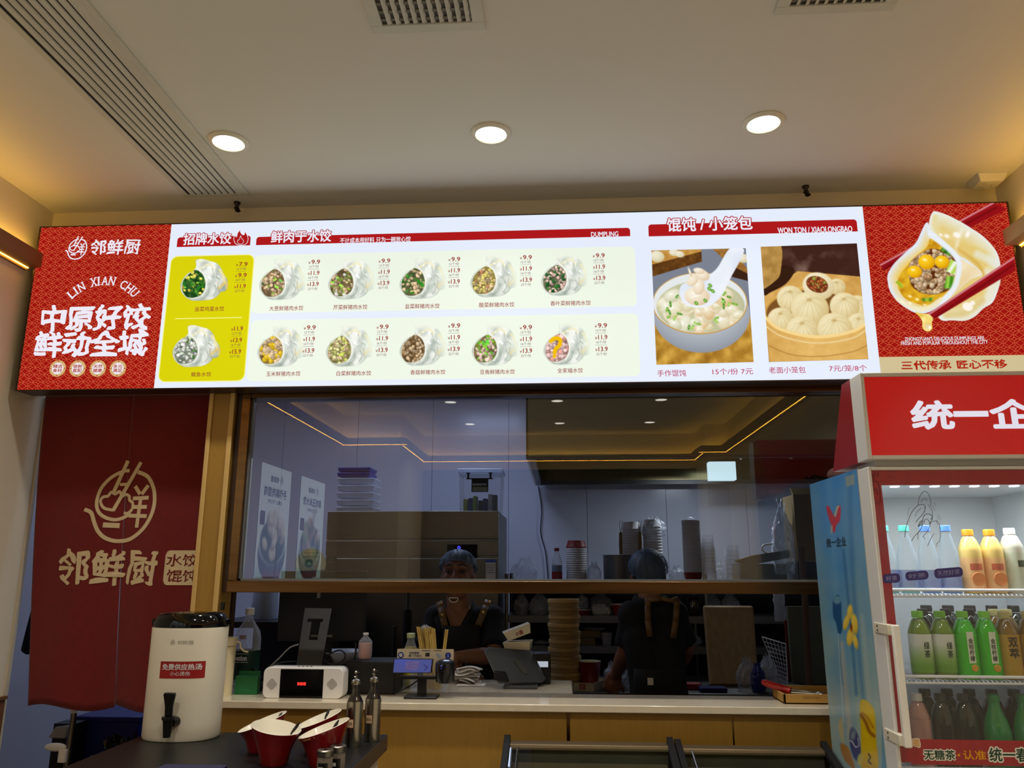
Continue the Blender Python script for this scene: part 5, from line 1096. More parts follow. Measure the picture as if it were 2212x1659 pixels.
# white wire panel
t = thing('wire_panel', 'white wire grid panel leaning beside the chopping board', 'wire rack', (1.1, 4.55, BZ)); WW = mat('white_wire', (206, 206, 214), 0.4)
c4 = [PY(1646, 1376, 4.62), PY(1697, 1391, 4.50), PY(1702, 1482, 4.44), PY(1688, 1480, 4.56)]
c4[2].z = BZ+0.003; c4[3].z = BZ+0.003
m = MB(); m.tube([c4[0], c4[1], c4[2]], 0.0035); m.tube([c4[0], c4[3], c4[2]], 0.0035); m.build('frame', WW, t)
for k in range(1, 6): m = MB(); u_ = k/6; m.tube([c4[0].lerp(c4[1], u_), c4[3].lerp(c4[2], u_)], 0.0018, 6); m.build('wire', WW, t)
for k in range(1, 10): m = MB(); u_ = k/10; m.tube([c4[0].lerp(c4[3], u_), c4[1].lerp(c4[2], u_)], 0.0018, 6); m.build('wire', WW, t)
m = MB(); a, b_ = XY(1512, 1480, 4.26), XY(1570, 1480, 4.26); m.box(a, b_, 4.24, 4.33, BZ, BZ+0.022); tag(m.build('blue_cloth', mat('blue_cloth', (30, 26, 84), 0.9), bevel=0.008), 'folded dark blue cloth on the bench edge before the chopping board', 'cloth')
m = MB(); a, b_ = XY(1482, 1470, 4.34), XY(1514, 1470, 4.34); m.box(a, b_, 4.32, 4.40, BZ, BZ+0.03); tag(m.build('red_box', PAPERR, bevel=0.004), 'small red box on the bench right of the cook', 'box')
# right end clutter: wooden pole and boards in the dark
t = thing('wooden_pole', 'brown wooden pole standing upright near the drinks fridge', 'pole', (1.2, 4.1, 0)); a, b_ = PY(1748, 1480, 4.12), PY(1738, 1280, 4.12)
m = MB(); m.tube([(a.x+0.01, 4.12, 0), a, b_, (b_.x, 4.12, 1.7)], 0.016, 10); m.build('shaft', mat('brown_wood', (84, 60, 40), 0.6), t)
t = thing('grey_board', 'tall grey green board standing in the dark behind the wooden pole', 'board', (1.25, 4.9, 0)); a, b_ = XY(1706, 1380, 4.6), XY(1800, 1380, 4.6)
m = MB(); m.box(a, b_, 4.6, 4.63, BZ, Z(1750, 1310, 4.6)); m.build('panel', mat('grey_board', (96, 98, 84), 0.7), t)
t = thing('orange_post', 'narrow orange red rubber strap hanging behind the wire panel', 'strap', (1.15, 4.75, BZ)); m = MB(); a = XY(1706, 1420, 4.7); m.box(a-0.012, a+0.012, 4.70, 4.72, BZ, Z(1700, 1340, 4.7)); m.build('strip', mat('orange_rubber', (120, 44, 20), 0.6), t)
bag('plastic_bag', 'long white plastic bag hanging above the wire panel', XY(1686, 1310, 4.7), 4.72, Z(1690, 1343, 4.7), 0.032, 0.02, Z(1686, 1280, 4.7)-Z(1690, 1343, 4.7)+0.04, 61, mt=FILM2, tie=False)
# ================================================================== the two cooks
SKIN = mat('skin', (134, 90, 66), 0.5, var=0.05, scale=30, sss=0.1)
HAIR = mat('black_hair', (22, 18, 17), 0.5, var=0.2, scale=60, stretch=(1, 1, 0.2))
POLO = mat('black_polo_cloth', (17, 17, 20), 0.9, var=0.12, scale=90, bump=0.3, bscale=700)
APRON = mat('black_apron_cloth', (20, 19, 20), 0.85, var=0.1, scale=60)
STRAP = mat('brown_leather_strap', (104, 76, 38), 0.55, var=0.12, scale=30)
STUD = mat('brass_stud', (196, 170, 110), 0.3, metal=1.0)
CAPM = film_mat('hair_net_blue', (92, 124, 156), 0.34, 0.5)
TROU = mat('dark_trousers', (26, 26, 30), 0.9)
def cap_(mb, pts, rs, n=14):
    """capsule chain"""
    pts = [Vector(p) for p in pts]
    mb.tube(pts, rs, n)
    for p, r in zip(pts, rs): mb.ball(p, r, n, 8)
def remesh(o, vox, smooth=6):
    md = o.modifiers.new('skin', 'REMESH'); md.mode = 'VOXEL'; md.voxel_size = vox; md.use_smooth_shade = True
    md = o.modifiers.new('soft', 'SMOOTH'); md.factor = 0.5; md.iterations = smooth
def hand(mb, w, d, up, side, curl=0.5, s=1.0):
    """palm at wrist w pointing along d, back of the hand towards up, thumb on the side given by side (+1/-1 of d x up)"""
    w, d, up = Vector(w), Vector(d).normalized(), Vector(up); r = d.cross(up).normalized(); up = r.cross(d).normalized()
    L = 0.092*s
    for k in range(5): mb.tube([w+r*(k-2)*0.0155*s*0.8, w+d*L*0.5+r*(k-2)*0.0165*s, w+d*L+r*(k-2)*0.0165*s-up*0.003], [0.015*s, 0.014*s, 0.011*s], 10)
    mb.ball(w+d*L*0.5, (0.040*s, 0.040*s, 0.040*s) if False else 0.022*s, 12, 8)
    for k, ln in enumerate((0.070, 0.078, 0.073, 0.058)):
        b = w+d*L+r*(side)*(1.5-k)*0.0195*s; c1 = math.radians(20+35*curl+4*k); c2 = c1+math.radians(15+45*curl); c3 = c2+math.radians(10+25*curl)
        p = [b-d*0.01*s, b+(d*math.cos(c1)-up*math.sin(c1))*ln*0.45*s]; p.append(p[-1]+(d*math.cos(c2)-up*math.sin(c2))*ln*0.32*s); p.append(p[-1]+(d*math.cos(c3)-up*math.sin(c3))*ln*0.27*s)
        cap_(mb, p, [0.0093*s, 0.0088*s, 0.0080*s, 0.0068*s], 8)
    b = w+d*0.022*s+r*side*0.030*s; t1 = (d*0.62+r*side*0.70-up*0.30).normalized(); t2 = (d*0.90+r*side*0.25-up*0.35).normalized()
    cap_(mb, [b-r*side*0.012*s, b+t1*0.036*s, b+t1*0.036*s+t2*0.030*s], [0.013*s, 0.0105*s, 0.008*s], 8)
def person(label, base, face, P, look_tilt, front=True, kw=1.0):
    """base: floor point under the pelvis; face: +1 looks to the room (-y), -1 looks away. P: joints"""
    t = thing('person', label, 'person', base); f = Vector((0, -face, 0)); X = Vector((1, 0, 0))
    m = MB(); pel, chest, neck, head = [Vector(P[k]) for k in ('pelvis', 'chest', 'neck', 'head')]
    # trunk
    for s_ in (-1, 1):
        cap_(m, [pel+X*s_*0.075*kw, (pel+chest)/2+X*s_*0.062*kw, chest+X*s_*0.075*kw, neck+X*s_*0.035-Vector((0, 0, 0.05))], [0.090*kw, 0.082*kw, 0.088*kw, 0.046])
    sl, sr_ = Vector(P['sh_l']), Vector(P['sh_r'])
    cap_(m, [sl, neck-Vector((0, 0, 0.052)), sr_], [0.048, 0.050, 0.048])
    cap_(m, [neck-Vector((0, 0, 0.05)), neck+(head-neck)*0.55], [0.058, 0.052])
    # arms with hands
    for k in 'lr':
        sh, el, wr = [Vector(P[q+'_'+k]) for q in ('sh', 'el', 'wr')]
        cap_(m, [sh, (sh+el)/2, el], [0.050, 0.045, 0.038]); fm_ = el.lerp(wr, 0.3); cap_(m, [el, fm_, wr], [0.038, 0.040, 0.027])
        hand(m, wr, P['hd_'+k], P['hu_'+k], P['hs_'+k], P.get('curl', 0.5), 0.94)
    # legs and feet
    for s_ in (-1, 1):
        hp = pel+X*s_*0.085-Vector((0, 0, 0.03)); kn = Vector((hp.x+0.01*s_, hp.y+f.y*0.02, 0.47)); an = Vector((hp.x+0.015*s_, hp.y, 0.085))
        cap_(m, [hp, (hp+kn)/2, kn], [0.088, 0.074, 0.056]); cap_(m, [kn, kn.lerp(an, 0.35), an], [0.054, 0.056, 0.038]); cap_(m, [an-Vector((0, 0, 0.04)), Vector((an.x, an.y+f.y*0.09, 0.035)), Vector((an.x, an.y+f.y*0.16, 0.028))], [0.038, 0.036, 0.028])
    # head: skull, jaw, nose, brow, lips, ears
    R3 = Matrix.Rotation(look_tilt*face, 3, 'X') @ (Matrix.Identity(3) if face > 0 else Matrix.Rotation(PI, 3, 'Z'))
    def h(x, y, z): return head+R3 @ Vector((x, y, z))
    m.ball(h(0, 0.012, 0.03), (0.076, 0.094, 0.088), 22, 14, R=R3); m.ball(h(0, -0.018, -0.035), (0.064, 0.070, 0.078), 20, 12, R=R3); m.ball(h(0, -0.050, -0.088), (0.030, 0.030, 0.024), 14, 8, R=R3)
    m.tube([h(0, -0.082, 0.012), h(0, -0.096, -0.018), h(0, -0.104, -0.032)], [0.010, 0.013, 0.015], 10); m.ball(h(0, -0.102, -0.034), 0.015, 12, 8); m.ball(h(0.013, -0.090, -0.036), 0.011, 10, 6); m.ball(h(-0.013, -0.090, -0.036), 0.011, 10, 6)
    m.tube([h(-0.050, -0.066, 0.030), h(-0.022, -0.080, 0.032), h(0.022, -0.080, 0.032), h(0.050, -0.066, 0.030)], [0.012, 0.013, 0.013, 0.012], 10)
    m.tube([h(-0.024, -0.078, -0.064), h(0, -0.086, -0.062), h(0.024, -0.078, -0.064)], [0.006, 0.009, 0.006], 8); m.tube([h(-0.020, -0.076, -0.072), h(0, -0.083, -0.073), h(0.020, -0.076, -0.072)], [0.006, 0.010, 0.006], 8)
    for s_ in (-1, 1): m.ball(h(0.076*s_, 0.012, -0.012), (0.011, 0.019, 0.032), 12, 8, R=R3); m.ball(h(0.040*s_, -0.056, -0.022), (0.026, 0.024, 0.024), 12, 8, R=R3)
    b = m.build('body', SKIN, t, smooth=0); remesh(b, 0.0062, 5)
    # eyes with lids and brows
    if front:
        for s_ in (-1, 1):
            e = MB(); e.ball(h(0.032*s_, -0.0725, 0.004), (0.0135, 0.010, 0.0058), 14, 8, R=R3); eo = e.build('eye', mat('eye_white', (86, 72, 64), 0.25), t)
            e = MB(); e.ball(h(0.032*s_, -0.0815, 0.002), (0.0058, 0.0035, 0.0052), 12, 8, R=R3); e.build('iris', mat('eye_dark', (24, 16, 12), 0.2), eo)
            e = MB(); e.tube([h(0.014*s_, -0.0835, 0.005), h(0.032*s_, -0.0850, 0.0115), h(0.049*s_, -0.0790, 0.007)], 0.0026, 6); e.build('eyelid', mat('eyelid_line', (60, 38, 30), 0.6), eo)
            e = MB(); e.tube([h(0.012*s_, -0.0925, 0.031), h(0.034*s_, -0.0880, 0.038), h(0.056*s_, -0.0735, 0.032)], [0.003, 0.0042, 0.002], 6); e.build('eyebrow', HAIR, t)
    # hair under the net, then the net
    e = MB(); n, q = 30, 14
    def hair(u, v):
        a = 2*PI*u; th = PI/2-v*(1.62 if not front else 1.22)*(1+0.30*max(0, math.sin(a))); p = Vector((0.0815*math.cos(th)*math.cos(a), 0.014+0.1005*math.cos(th)*math.sin(a), 0.032+0.094*math.sin(th))); return h(*p)
    e.grid(hair, n, q); e.build('hair', HAIR, t, smooth=60)
    e = MB()
    def net(u, v):
        a = 2*PI*u; th = PI/2-v*(1.32+0.20*max(0, math.sin(a))+0.10*abs(math.cos(a))); pf = 1+0.045*math.sin(17*a+2*math.sin(5*v))*v+0.02*math.sin(31*a)*v
        k = 1.0+0.10*math.sin(PI*min(1, v*1.0))
        p = Vector((0.089*math.cos(th)*math.cos(a)*pf*k, 0.016+0.108*math.cos(th)*math.sin(a)*pf*k, 0.036+0.100*math.sin(th)*(1+0.03*math.sin(9*a)*v))); return h(*p)
    e.grid(net, 72, 18); co = e.build('hair_net', CAPM, t, smooth=70)
    e = MB(); e.tube([net(k/72, 1.0) for k in range(73)], 0.004, 6); e.build('elastic_band', CAPM, co)
    e = MB(); p0, p1 = net(0.75, 0.12), net(0.75, 0.48); e.tube([p0+f*0.004, (p0+p1)/2+f*0.007, p1+f*0.004], 0.0035, 6); e.build('seam', CAPM, co)
    # polo shirt: trunk and short sleeves, open collar
    c = MB()
    for s_ in (-1, 1): cap_(c, [pel+X*s_*0.082*kw-Vector((0, 0, 0.02)), (pel+chest)/2+X*s_*0.070*kw, chest+X*s_*0.084*kw, neck+X*s_*0.05-Vector((0, 0, 0.075))], [0.112*kw, 0.105*kw, 0.110*kw, 0.055])
    cap_(c, [sl, neck+X*0.055-Vector((0, 0, 0.060))], [0.066, 0.060]); cap_(c, [sr_, neck-X*0.055-Vector((0, 0, 0.060))], [0.066, 0.060])
    for k in 'lr':
        sh, el = Vector(P['sh_'+k]), Vector(P['el_'+k]); c.tube([sh, sh.lerp(el, 0.45), sh.lerp(el, 0.82)], [0.060*kw**.4, 0.062*kw**.4, 0.066*kw**.4], 16); c.ball(sh, 0.060*kw**.4, 16, 10)
    co = c.build('polo_shirt', POLO, t, smooth=0); remesh(co, 0.008, 5)
    c = MB()
    if front:
        a0 = neck+Vector((0, 0, 0.02)); ff = f*0.075
        for s_ in (-1, 1):
            p = [neck+X*s_*0.070+Vector((0, 0, 0.035)), neck+X*s_*0.066+f*0.045+Vector((0, 0, 0.0)), neck+X*s_*0.035+f*0.095-Vector((0, 0, 0.065)), neck+X*s_*0.006+f*0.112-Vector((0, 0, 0.125))]
            o_ = [neck+X*s_*0.098+Vector((0, 0, -0.005)), neck+X*s_*0.108+f*0.06-Vector((0, 0, 0.045)), neck+X*s_*0.075+f*0.107-Vector((0, 0, 0.10)), neck+X*s_*0.012+f*0.116-Vector((0, 0, 0.132))]
            c.add([tuple(q) for q in p+o_], [(i, i+1, 5+i, 4+i) for i in range(3)])
        cl = c.build('collar', POLO, co, solid=0.006)
        # bare throat shows in the open V
        v = MB(); v.add([tuple(neck+X*0.060+f*0.050+Vector((0, 0, 0.0))), tuple(neck-X*0.060+f*0.050), tuple(neck+f*0.1135-Vector((0, 0, 0.125)))], [(0, 1, 2)]); v.build('throat', SKIN, b)
    else:
        c.tube([neck+Vector((0.066*math.cos(a), 0.01+0.066*math.sin(a), 0.0+0.012*math.sin(a))) for a in np.linspace(0, 2*PI, 17)], 0.019, 8); c.build('collar', POLO, co)
    return t, h
def strap(t, pts, w, studs, fy, name='apron_strap'):
    m = MB(); pts = [Vector(p) for p in pts]
    for a, b_ in zip(pts, pts[1:]):
        d = (b_-a).normalized(); n = d.cross(Vector((0, fy, 0))).normalized()*w/2; m.add([tuple(a-n), tuple(a+n), tuple(b_+n), tuple(b_-n)], [(0, 1, 2, 3)])
    o = m.build(name, STRAP, t, solid=0.004)
    for q in studs:
        m = MB(T(*q) @ RX(PI/2)); m.lathe([(0.006, 0), (0.0055, 0.003), (0, 0.004)], n=12, cap1=False); m.build('stud', STUD, o)
# cook at the till
Y1 = 3.86; hx = XY(990, 1240, Y1); hz = Z(990, 1241, Y1)
J = dict(head=(hx, Y1-0.03, hz-0.012), neck=(hx+0.002, Y1, hz-0.155), chest=(hx+0.006, Y1+0.02, hz-0.32), pelvis=(hx+0.01, Y1+0.05, 0.90),
         sh_l=(XY(1063, 1330, Y1), Y1, Z(1063, 1336, Y1)), sh_r=(XY(944, 1330, Y1), Y1, Z(944, 1336, Y1)),
         el_l=(XY(1066, 1418, 3.72), 3.74, Z(1066, 1418, 3.72)), el_r=(XY(916, 1410, 3.76), 3.78, Z(916, 1415, 3.76)),
         wr_l=(XY(985, 1425, 3.62), 3.62, Z(985, 1420, 3.62)), wr_r=(XY(985, 1447, 3.56), 3.60, Z(990, 1455, 3.56)),
         hd_l=(-0.9, -0.25, -0.25), hu_l=(0, -0.6, 0.8), hs_l=1, hd_r=(0.9, -0.35, -0.15), hu_r=(0, -0.6, 0.8), hs_r=-1, curl=0.6)
p1, h1 = person('person in blue hair net and black polo leaning over the till counter', (hx, Y1+0.05, 0), 1, J, math.radians(-15), kw=0.95)
nk = Vector(J['neck']); yF = Y1-0.118
def pf(x, y, Y): p = PY(x, y, Y); return (p.x, Y, p.z)
strap(p1, [pf(948, 1300, Y1-0.06), pf(952, 1312, Y1-0.085), pf(957, 1335, Y1-0.112), pf(962, 1356, Y1-0.118)], 0.030, [pf(954, 1302, Y1-0.085), pf(955, 1328, Y1-0.116)], -1)
strap(p1, [pf(1055, 1297, Y1-0.06), pf(1050, 1308, Y1-0.085), pf(1042, 1328, Y1-0.112), pf(1032, 1352, Y1-0.118)], 0.030, [pf(1058, 1299, Y1-0.085), pf(1044, 1322, Y1-0.116)], -1)
m = MB(); c0, c1, c2, c3 = [Vector(pf(x, y, Y)) for x, y, Y in ((958, 1352, Y1-0.119), (1036, 1350, Y1-0.119), (1052, 1470, Y1-0.135), (940, 1470, Y1-0.135))]
c2.z = c3.z = 0.55
m.grid(lambda u, v: tuple((c0.lerp(c1, u)).lerp(c3.lerp(c2, u), v)+Vector((0, -0.02*math.sin(PI*u), 0))), 10, 10); m.build('apron', APRON, p1, solid=0.004, smooth=60)
m = MB(); cc_ = h1(0, -0.088, -0.122); m.tube([cc_+Vector((0.020*math.cos(a), -0.006, 0.014*math.sin(a)-0.002)) for a in np.linspace(PI*1.0, PI*2.0, 12)]+[cc_+Vector((0.020, -0.006, 0.004)), cc_+Vector((-0.020, -0.006, 0.004)), cc_+Vector((-0.020, -0.006, -0.002))], 0.0022, 6); m.build('mouth_shield', WHITEP, p1)
# cook turned to the bench
Y2 = 3.78; hx = XY(1402, 1222, Y2); hz = Z(1402, 1241, Y2)
J = dict(head=(hx, Y2+0.075, hz-0.008), neck=(hx+0.004, Y2+0.03, hz-0.115), chest=(hx+0.008, Y2-0.005, hz-0.28), pelvis=(hx+0.03, Y2+0.0, 0.90),
         sh_r=(XY(1458, 1330, Y2), Y2-0.0, Z(1458, 1328, Y2)), sh_l=(XY(1364, 1330, Y2), Y2, Z(1358, 1328, Y2)),
         el_l=(XY(1351, 1400, Y2+0.06), Y2+0.06, Z(1351, 1408, Y2+0.06)), wr_l=(XY(1330, 1455, 4.05), 4.05, Z(1330, 1458, 4.05)),
         el_r=(XY(1486, 1398, Y2+0.06), Y2+0.08, Z(1486, 1402, Y2+0.06)), wr_r=(XY(1455, 1450, 4.06), 4.06, Z(1455, 1452, 4.06)),
         hd_l=(-0.35, 0.25, -0.9), hu_l=(-0.3, -0.9, -0.1), hs_l=-1, hd_r=(-0.4, 0.6, -0.7), hu_r=(0, -0.7, 0.5), hs_r=1, curl=0.75)
p2, h2 = person('person in blue hair net and dark polo turned away working at the bench', (hx+0.03, Y2, 0), -1, J, math.radians(-24), front=False, kw=0.74)
yb_ = Y2-0.100
strap(p2, [pf(1399, 1292, Y2-0.075), pf(1399, 1308, yb_+0.012), pf(1399, 1340, yb_-0.002), pf(1404, 1375, yb_)], 0.026, [], -1)
strap(p2, [pf(1461, 1292, Y2-0.07), pf(1462, 1308, yb_+0.012), pf(1460, 1340, yb_-0.002), pf(1454, 1378, yb_)], 0.026, [], -1)
strap(p2, [pf(1398, 1297, yb_+0.02), pf(1430, 1293, yb_+0.015), pf(1462, 1300, yb_+0.02)], 0.018, [], -1, 'cross_strap')
m = MB(); a0, b0 = XY(1366, 1440, Y2), XY(1472, 1440, Y2)
m.grid(lambda u, v: (a0+(b0-a0)*u+(u-0.5)*0.06*v, Y2-0.112*math.sin(PI*(0.12+0.76*u))**0.6-0.004, 1.16-0.62*v), 20, 10); m.build('apron', APRON, p2, solid=0.004, smooth=60)
m = MB(); q = PY(1405, 1472, Y2-0.12); m.box(q.x-0.012, q.x+0.012, Y2-0.128, Y2-0.114, q.z-0.014, q.z+0.014); m.build('apron_tag', WHITEP, p2)
# ================================================================== on the service counter (top at CZ)
CZ = 1.1222
def base(px, py): p = PZ(px, py, CZ); return p
# white speaker radio
t = thing('speaker_radio', 'white tabletop speaker with black display and red lit digits on the counter', 'speaker', (-0.97, 3.06, CZ))
rx0, rx1, ry = XY(568, 1475, 3.045), XY(741, 1475, 3.045), 3.045; rz = Z(655, 1442, ry)
def rr2(x0, x1, z0, z1, r, n=6):
    o = []
    for cx_, cz_, a0 in ((x1-r, z1-r, 0), (x0+r, z1-r, PI/2), (x0+r, z0+r, PI), (x1-r, z0+r, 1.5*PI)):
        o += [(cx_+r*math.cos(a0+k/n*PI/2), cz_+r*math.sin(a0+k/n*PI/2)) for k in range(n+1)]
    return o
m = MB(); m.prism(rr2(rx0, rx1, CZ, rz, 0.022), (0, ry, 0), (1, 0, 0), (0, 0, 1), (0, 0.075, 0)); m.build('case', mat('radio_white', (226, 224, 220), 0.35), t, bevel=0.003)
dx0, dx1 = XY(605, 1475, ry), XY(698, 1475, ry); m = MB(); m.box(dx0, dx1, ry-0.0012, ry+0.004, CZ+0.002, rz-0.006); dp = m.build('display', BLACKG, t)
m = MB()
for k in range(3):
    xx = XY(643+k*6.5, 1477, ry); zz = Z(650, 1477, ry)
    for dz in (-0.004, 0, 0.004): m.box(xx, xx+0.008, ry-0.0022, ry-0.0014, zz+dz-0.0008, zz+dz+0.0008)
    for dx in (0, 0.0072): m.box(xx+dx, xx+dx+0.0012, ry-0.0022, ry-0.0014, zz-0.0045, zz+0.0045)
m.build('lit_digits', glow('red_digits', (255, 40, 34), 3.0), dp)
for px in (587, 717):
    m = MB(); c_ = PY(px, 1478, ry)
    for i in range(-5, 6):
        for j in range(-5, 6):
            if abs(i)+abs(j) <= 6: m.box(c_.x+i*0.0036-0.001, c_.x+i*0.0036+0.001, ry-0.0006, ry+0.0004, c_.z+j*0.0036-0.001, c_.z+j*0.0036+0.001)
    m.build('speaker_grille', mat('grille_grey', (110, 108, 104), 0.6), t)
m = MB()
for k in range(4): m.box((rx0+rx1)/2-0.03+k*0.016, (rx0+rx1)/2-0.022+k*0.016, ry+0.02, ry+0.026, rz, rz+0.002)
m.build('button', mat('grille_grey', (110, 108, 104)), t)
# cream tumbler with handle lid
t = thing('tumbler', 'tall cream tumbler with carry loop beside the soup dispenser', 'tumbler', (-1.27, 3.08, CZ)); x, y = XY(489, 1450, 3.10), 3.10; r = 0.031; ht = Z(489, 1376, 3.1)-CZ
CRM = mat('cream_plastic', (220, 208, 172), 0.4, var=0.02)
m = MB(T(x, y, CZ)); m.lathe([(r*0.84, 0), (r*0.95, ht*0.84), (r, ht*0.845)], n=28); m.build('cup', CRM, t)
m = MB(T(x, y, CZ)); m.lathe([(r*1.05, ht*0.85), (r*1.08, ht*0.98), (r*0.95, ht)], n=28); m.build('lid', CRM, t, bevel=0.002)
m = MB(); m.tube([(x+r*1.0, y, CZ+ht*0.93), (x+r*1.5, y, CZ+ht*0.90), (x+r*1.7, y-0.01, CZ+ht*0.82), (x+r*2.2, y-0.01, CZ+ht*0.76), (x+r*2.7, y-0.01, CZ+ht*0.75)], 0.0035); m.build('carry_loop', CRM, t)
# big clear soda bottle with green label, red capped bottle behind, green box, bucket
t = thing('soda_bottle', 'large clear soda bottle with white cap and dark green label on counter', 'bottle', (-1.2, 3.35, CZ)); x, y = XY(531, 1400, 3.34), 3.34; hb = Z(537, 1314, 3.34)-CZ
DGREEN = mat('label_dark_green', (14, 46, 34), 0.4)
bottle_parts(t, x+0.006, y, CZ, 0.053, hb, None, DGREEN, WHITEP, (0.10, 0.46), neck=0.30)
m = MB(); lz = Z(530, 1424, 3.34); text(m, 'Lavation', (x-0.038, y-0.0545, lz), UX, UZ, 0.066, 0.020, 0.02); m.box(x-0.042, x+0.034, y-0.0545, y-0.0540, lz-0.007, lz-0.0055); m.box(x-0.042, x+0.034, y-0.0545, y-0.0540, lz+0.026, lz+0.0275); m.build('label_lettering', PAPERW, t, smooth=0)
t = thing('ketchup_bottle', 'small bottle with red cap and red white label behind the soda bottle', 'bottle', (-1.25, 3.46, CZ)); x, y = XY(521, 1420, 3.46), 3.46; hb = Z(521, 1372, 3.46)-CZ
bottle_parts(t, x, y, CZ, 0.030, hb, mat('dark_soy', (40, 16, 12), 0.3), PAPERW, mat('cap_red', (130, 16, 24)), (0.30, 0.52), 0.55); m = MB(T(x, y, CZ)); m.lathe([(0.0308, hb*0.12), (0.0308, hb*0.30)], n=20, cap0=False, cap1=False); m.build('red_band', PAPERR, t)
t = thing('green_box', 'small green card box standing before the bottles on the counter', 'box', (-1.2, 3.12, CZ)); GB = mat('green_card', (22, 104, 56), 0.5)
a, b_ = XY(507, 1480, 3.12), XY(556, 1480, 3.12); zt_ = Z(530, 1463, 3.12); m = MB(); m.box(a, b_, 3.12, 3.15, CZ, zt_); m.build('carton', GB, t, bevel=0.001)
m = MB(); m.box(a, b_, 3.12, 3.15, zt_, zt_+0.004); m.box(a+0.002, b_-0.002, 3.149, 3.15, zt_, zt_+0.02); m.build('tuck_flap', GB, t); m = MB(); text(m, 'SYMAX', (a+0.02, 3.1195, CZ+0.012), UX, UZ, 0.045, 0.009, 0.01); m.build('print', mat('green_print', (40, 130, 76), 0.5), t, smooth=0)
bag('black_bag', 'crumpled black plastic bag behind the green box on the counter', XY(545, 1455, 3.2), 3.22, CZ, 0.05, 0.04, 0.075, 71, mt=BLACKG)
t = thing('water_bucket', 'pale plastic bucket with lid behind the soda bottle in the kitchen', 'bucket', (-1.45, 3.9, 1.05)); 
a, b_ = XY(545, 1310, 4.2), XY(599, 1310, 4.2); zb_ = Z(570, 1336, 4.2)
m = MB(T((a+b_)/2, 4.2, zb_)); m.lathe([((b_-a)/2*1.05, 0), ((b_-a)/2*0.88, 0.19), ((b_-a)/2*0.8, 0.2)], n=28); m.build('bucket_body', mat('pale_blue_plastic', (150, 160, 180), 0.45), t)
m = MB(T((a+b_)/2, 4.2, zb_)); m.lathe([((b_-a)/2*0.92, 0.2), ((b_-a)/2*0.9, 0.215)], n=28); m.build('lid', mat('pale_blue_plastic', (150, 160, 180)), t)
t = thing('steel_side_table', 'dark steel side table behind the soda bottle carrying a pale bucket', 'table', (-1.5, 4.2, 0)); m = MB(); m.box(-1.75, -1.1, 3.95, 4.5, zb_-0.03, zb_-0.001); m.build('table_top', BLACKP, t)
for xx in (-1.72, -1.14):
    for yy in (3.98, 4.46): m = MB(); m.box(xx, xx+0.03, yy, yy+0.03, 0, zb_-0.03); m.build('leg', BLACKP, t)
m = MB(); m.box(-1.72, -1.12, 4.46, 4.48, 0.3, zb_-0.04); m.build('back_board', mat('dark_board', (34, 34, 40), 0.6), t)
# monitor on a sheet steel stand, seen from the back
t = thing('cash_monitor', 'black till monitor seen from behind on a grey sheet steel stand', 'monitor', (-0.8, 3.3, CZ)); MY = 3.34
a, b_ = XY(600, 1330, MY), XY(789, 1330, MY); z0, z1 = Z(690, 1385, MY), Z(690, 1252, MY)+0.035
m = MB(); m.box(a, b_, MY, MY+0.03, z0, z1); m.build('screen_housing', mat('monitor_black', (12, 12, 13), 0.6), t, bevel=0.006)
q = [PY(659, 1314, 3.29), PY(717, 1315, 3.29), PY(694, 1440, 3.14), PY(640, 1440, 3.14)]
S_ = mat('stand_grey', (56, 54, 50), 0.5, metal=0.4)
m = MB(); nx_, nz_ = 12, 16
def st(u, v): return q[0].lerp(q[1], u).lerp(q[3].lerp(q[2], u), v)
for j in range(nz_):
    for i in range(nx_):
        u, v = (i+0.5)/nx_, (j+0.5)/nz_
        cut = (0.20 < u < 0.72 and 0.19 < v < 0.25) or (0.34 < u < 0.64 and 0.22 < v < 0.58)
        if not cut: m.add([tuple(st(*k)) for k in ((i/nx_, j/nz_), ((i+1)/nx_, j/nz_), ((i+1)/nx_, (j+1)/nz_), (i/nx_, (j+1)/nz_))], [(3, 2, 1, 0)])
m.build('stand_sheet', S_, t, solid=0.005, smooth=0)
m = MB(); m.box(q[3].x-0.01, q[2].x+0.01, 3.13, 3.33, CZ, CZ+0.006); m.box(q[3].x, q[2].x, 3.128, 3.134, CZ, q[3].z+0.004); m.build('stand_foot', S_, t)
m = MB(); m.box(XY(685, 1285, MY), XY(692, 1285, MY), MY-0.001, MY+0.001, Z(688, 1292, MY), Z(688, 1276, MY)); m.box(XY(672, 1372, MY), XY(718, 1372, MY), MY-0.002, MY, Z(690, 1376, MY), Z(690, 1371, MY)); m.build('port_strip', mat('grey_plastic', (120, 120, 116), 0.5), t)
# small black board beside the monitor, above the bar
t = thing('black_menu_board', 'small black board with grey lettering beside the steel refrigerator edge', 'sign board', (-0.9, 3.36, CZ)); a, b_ = XY(704, 1225, 3.40), XY(725, 1225, 3.40)
m = MB(); m.box(a, b_, 3.40, 3.41, CZ, Z(715, 1204, 3.40)); m.build('board', BLACKP, t); m = MB(); text(m, '好吃', (a+0.008, 3.3995, Z(715, 1218, 3.4)), UX, UZ, 0.016, 0.012); text(m, '饺子', (a+0.008, 3.3995, Z(715, 1244, 3.4)), UX, UZ, 0.016, 0.012); m.build('lettering', mat('grey_plastic', (120, 120, 116)), t, smooth=0)
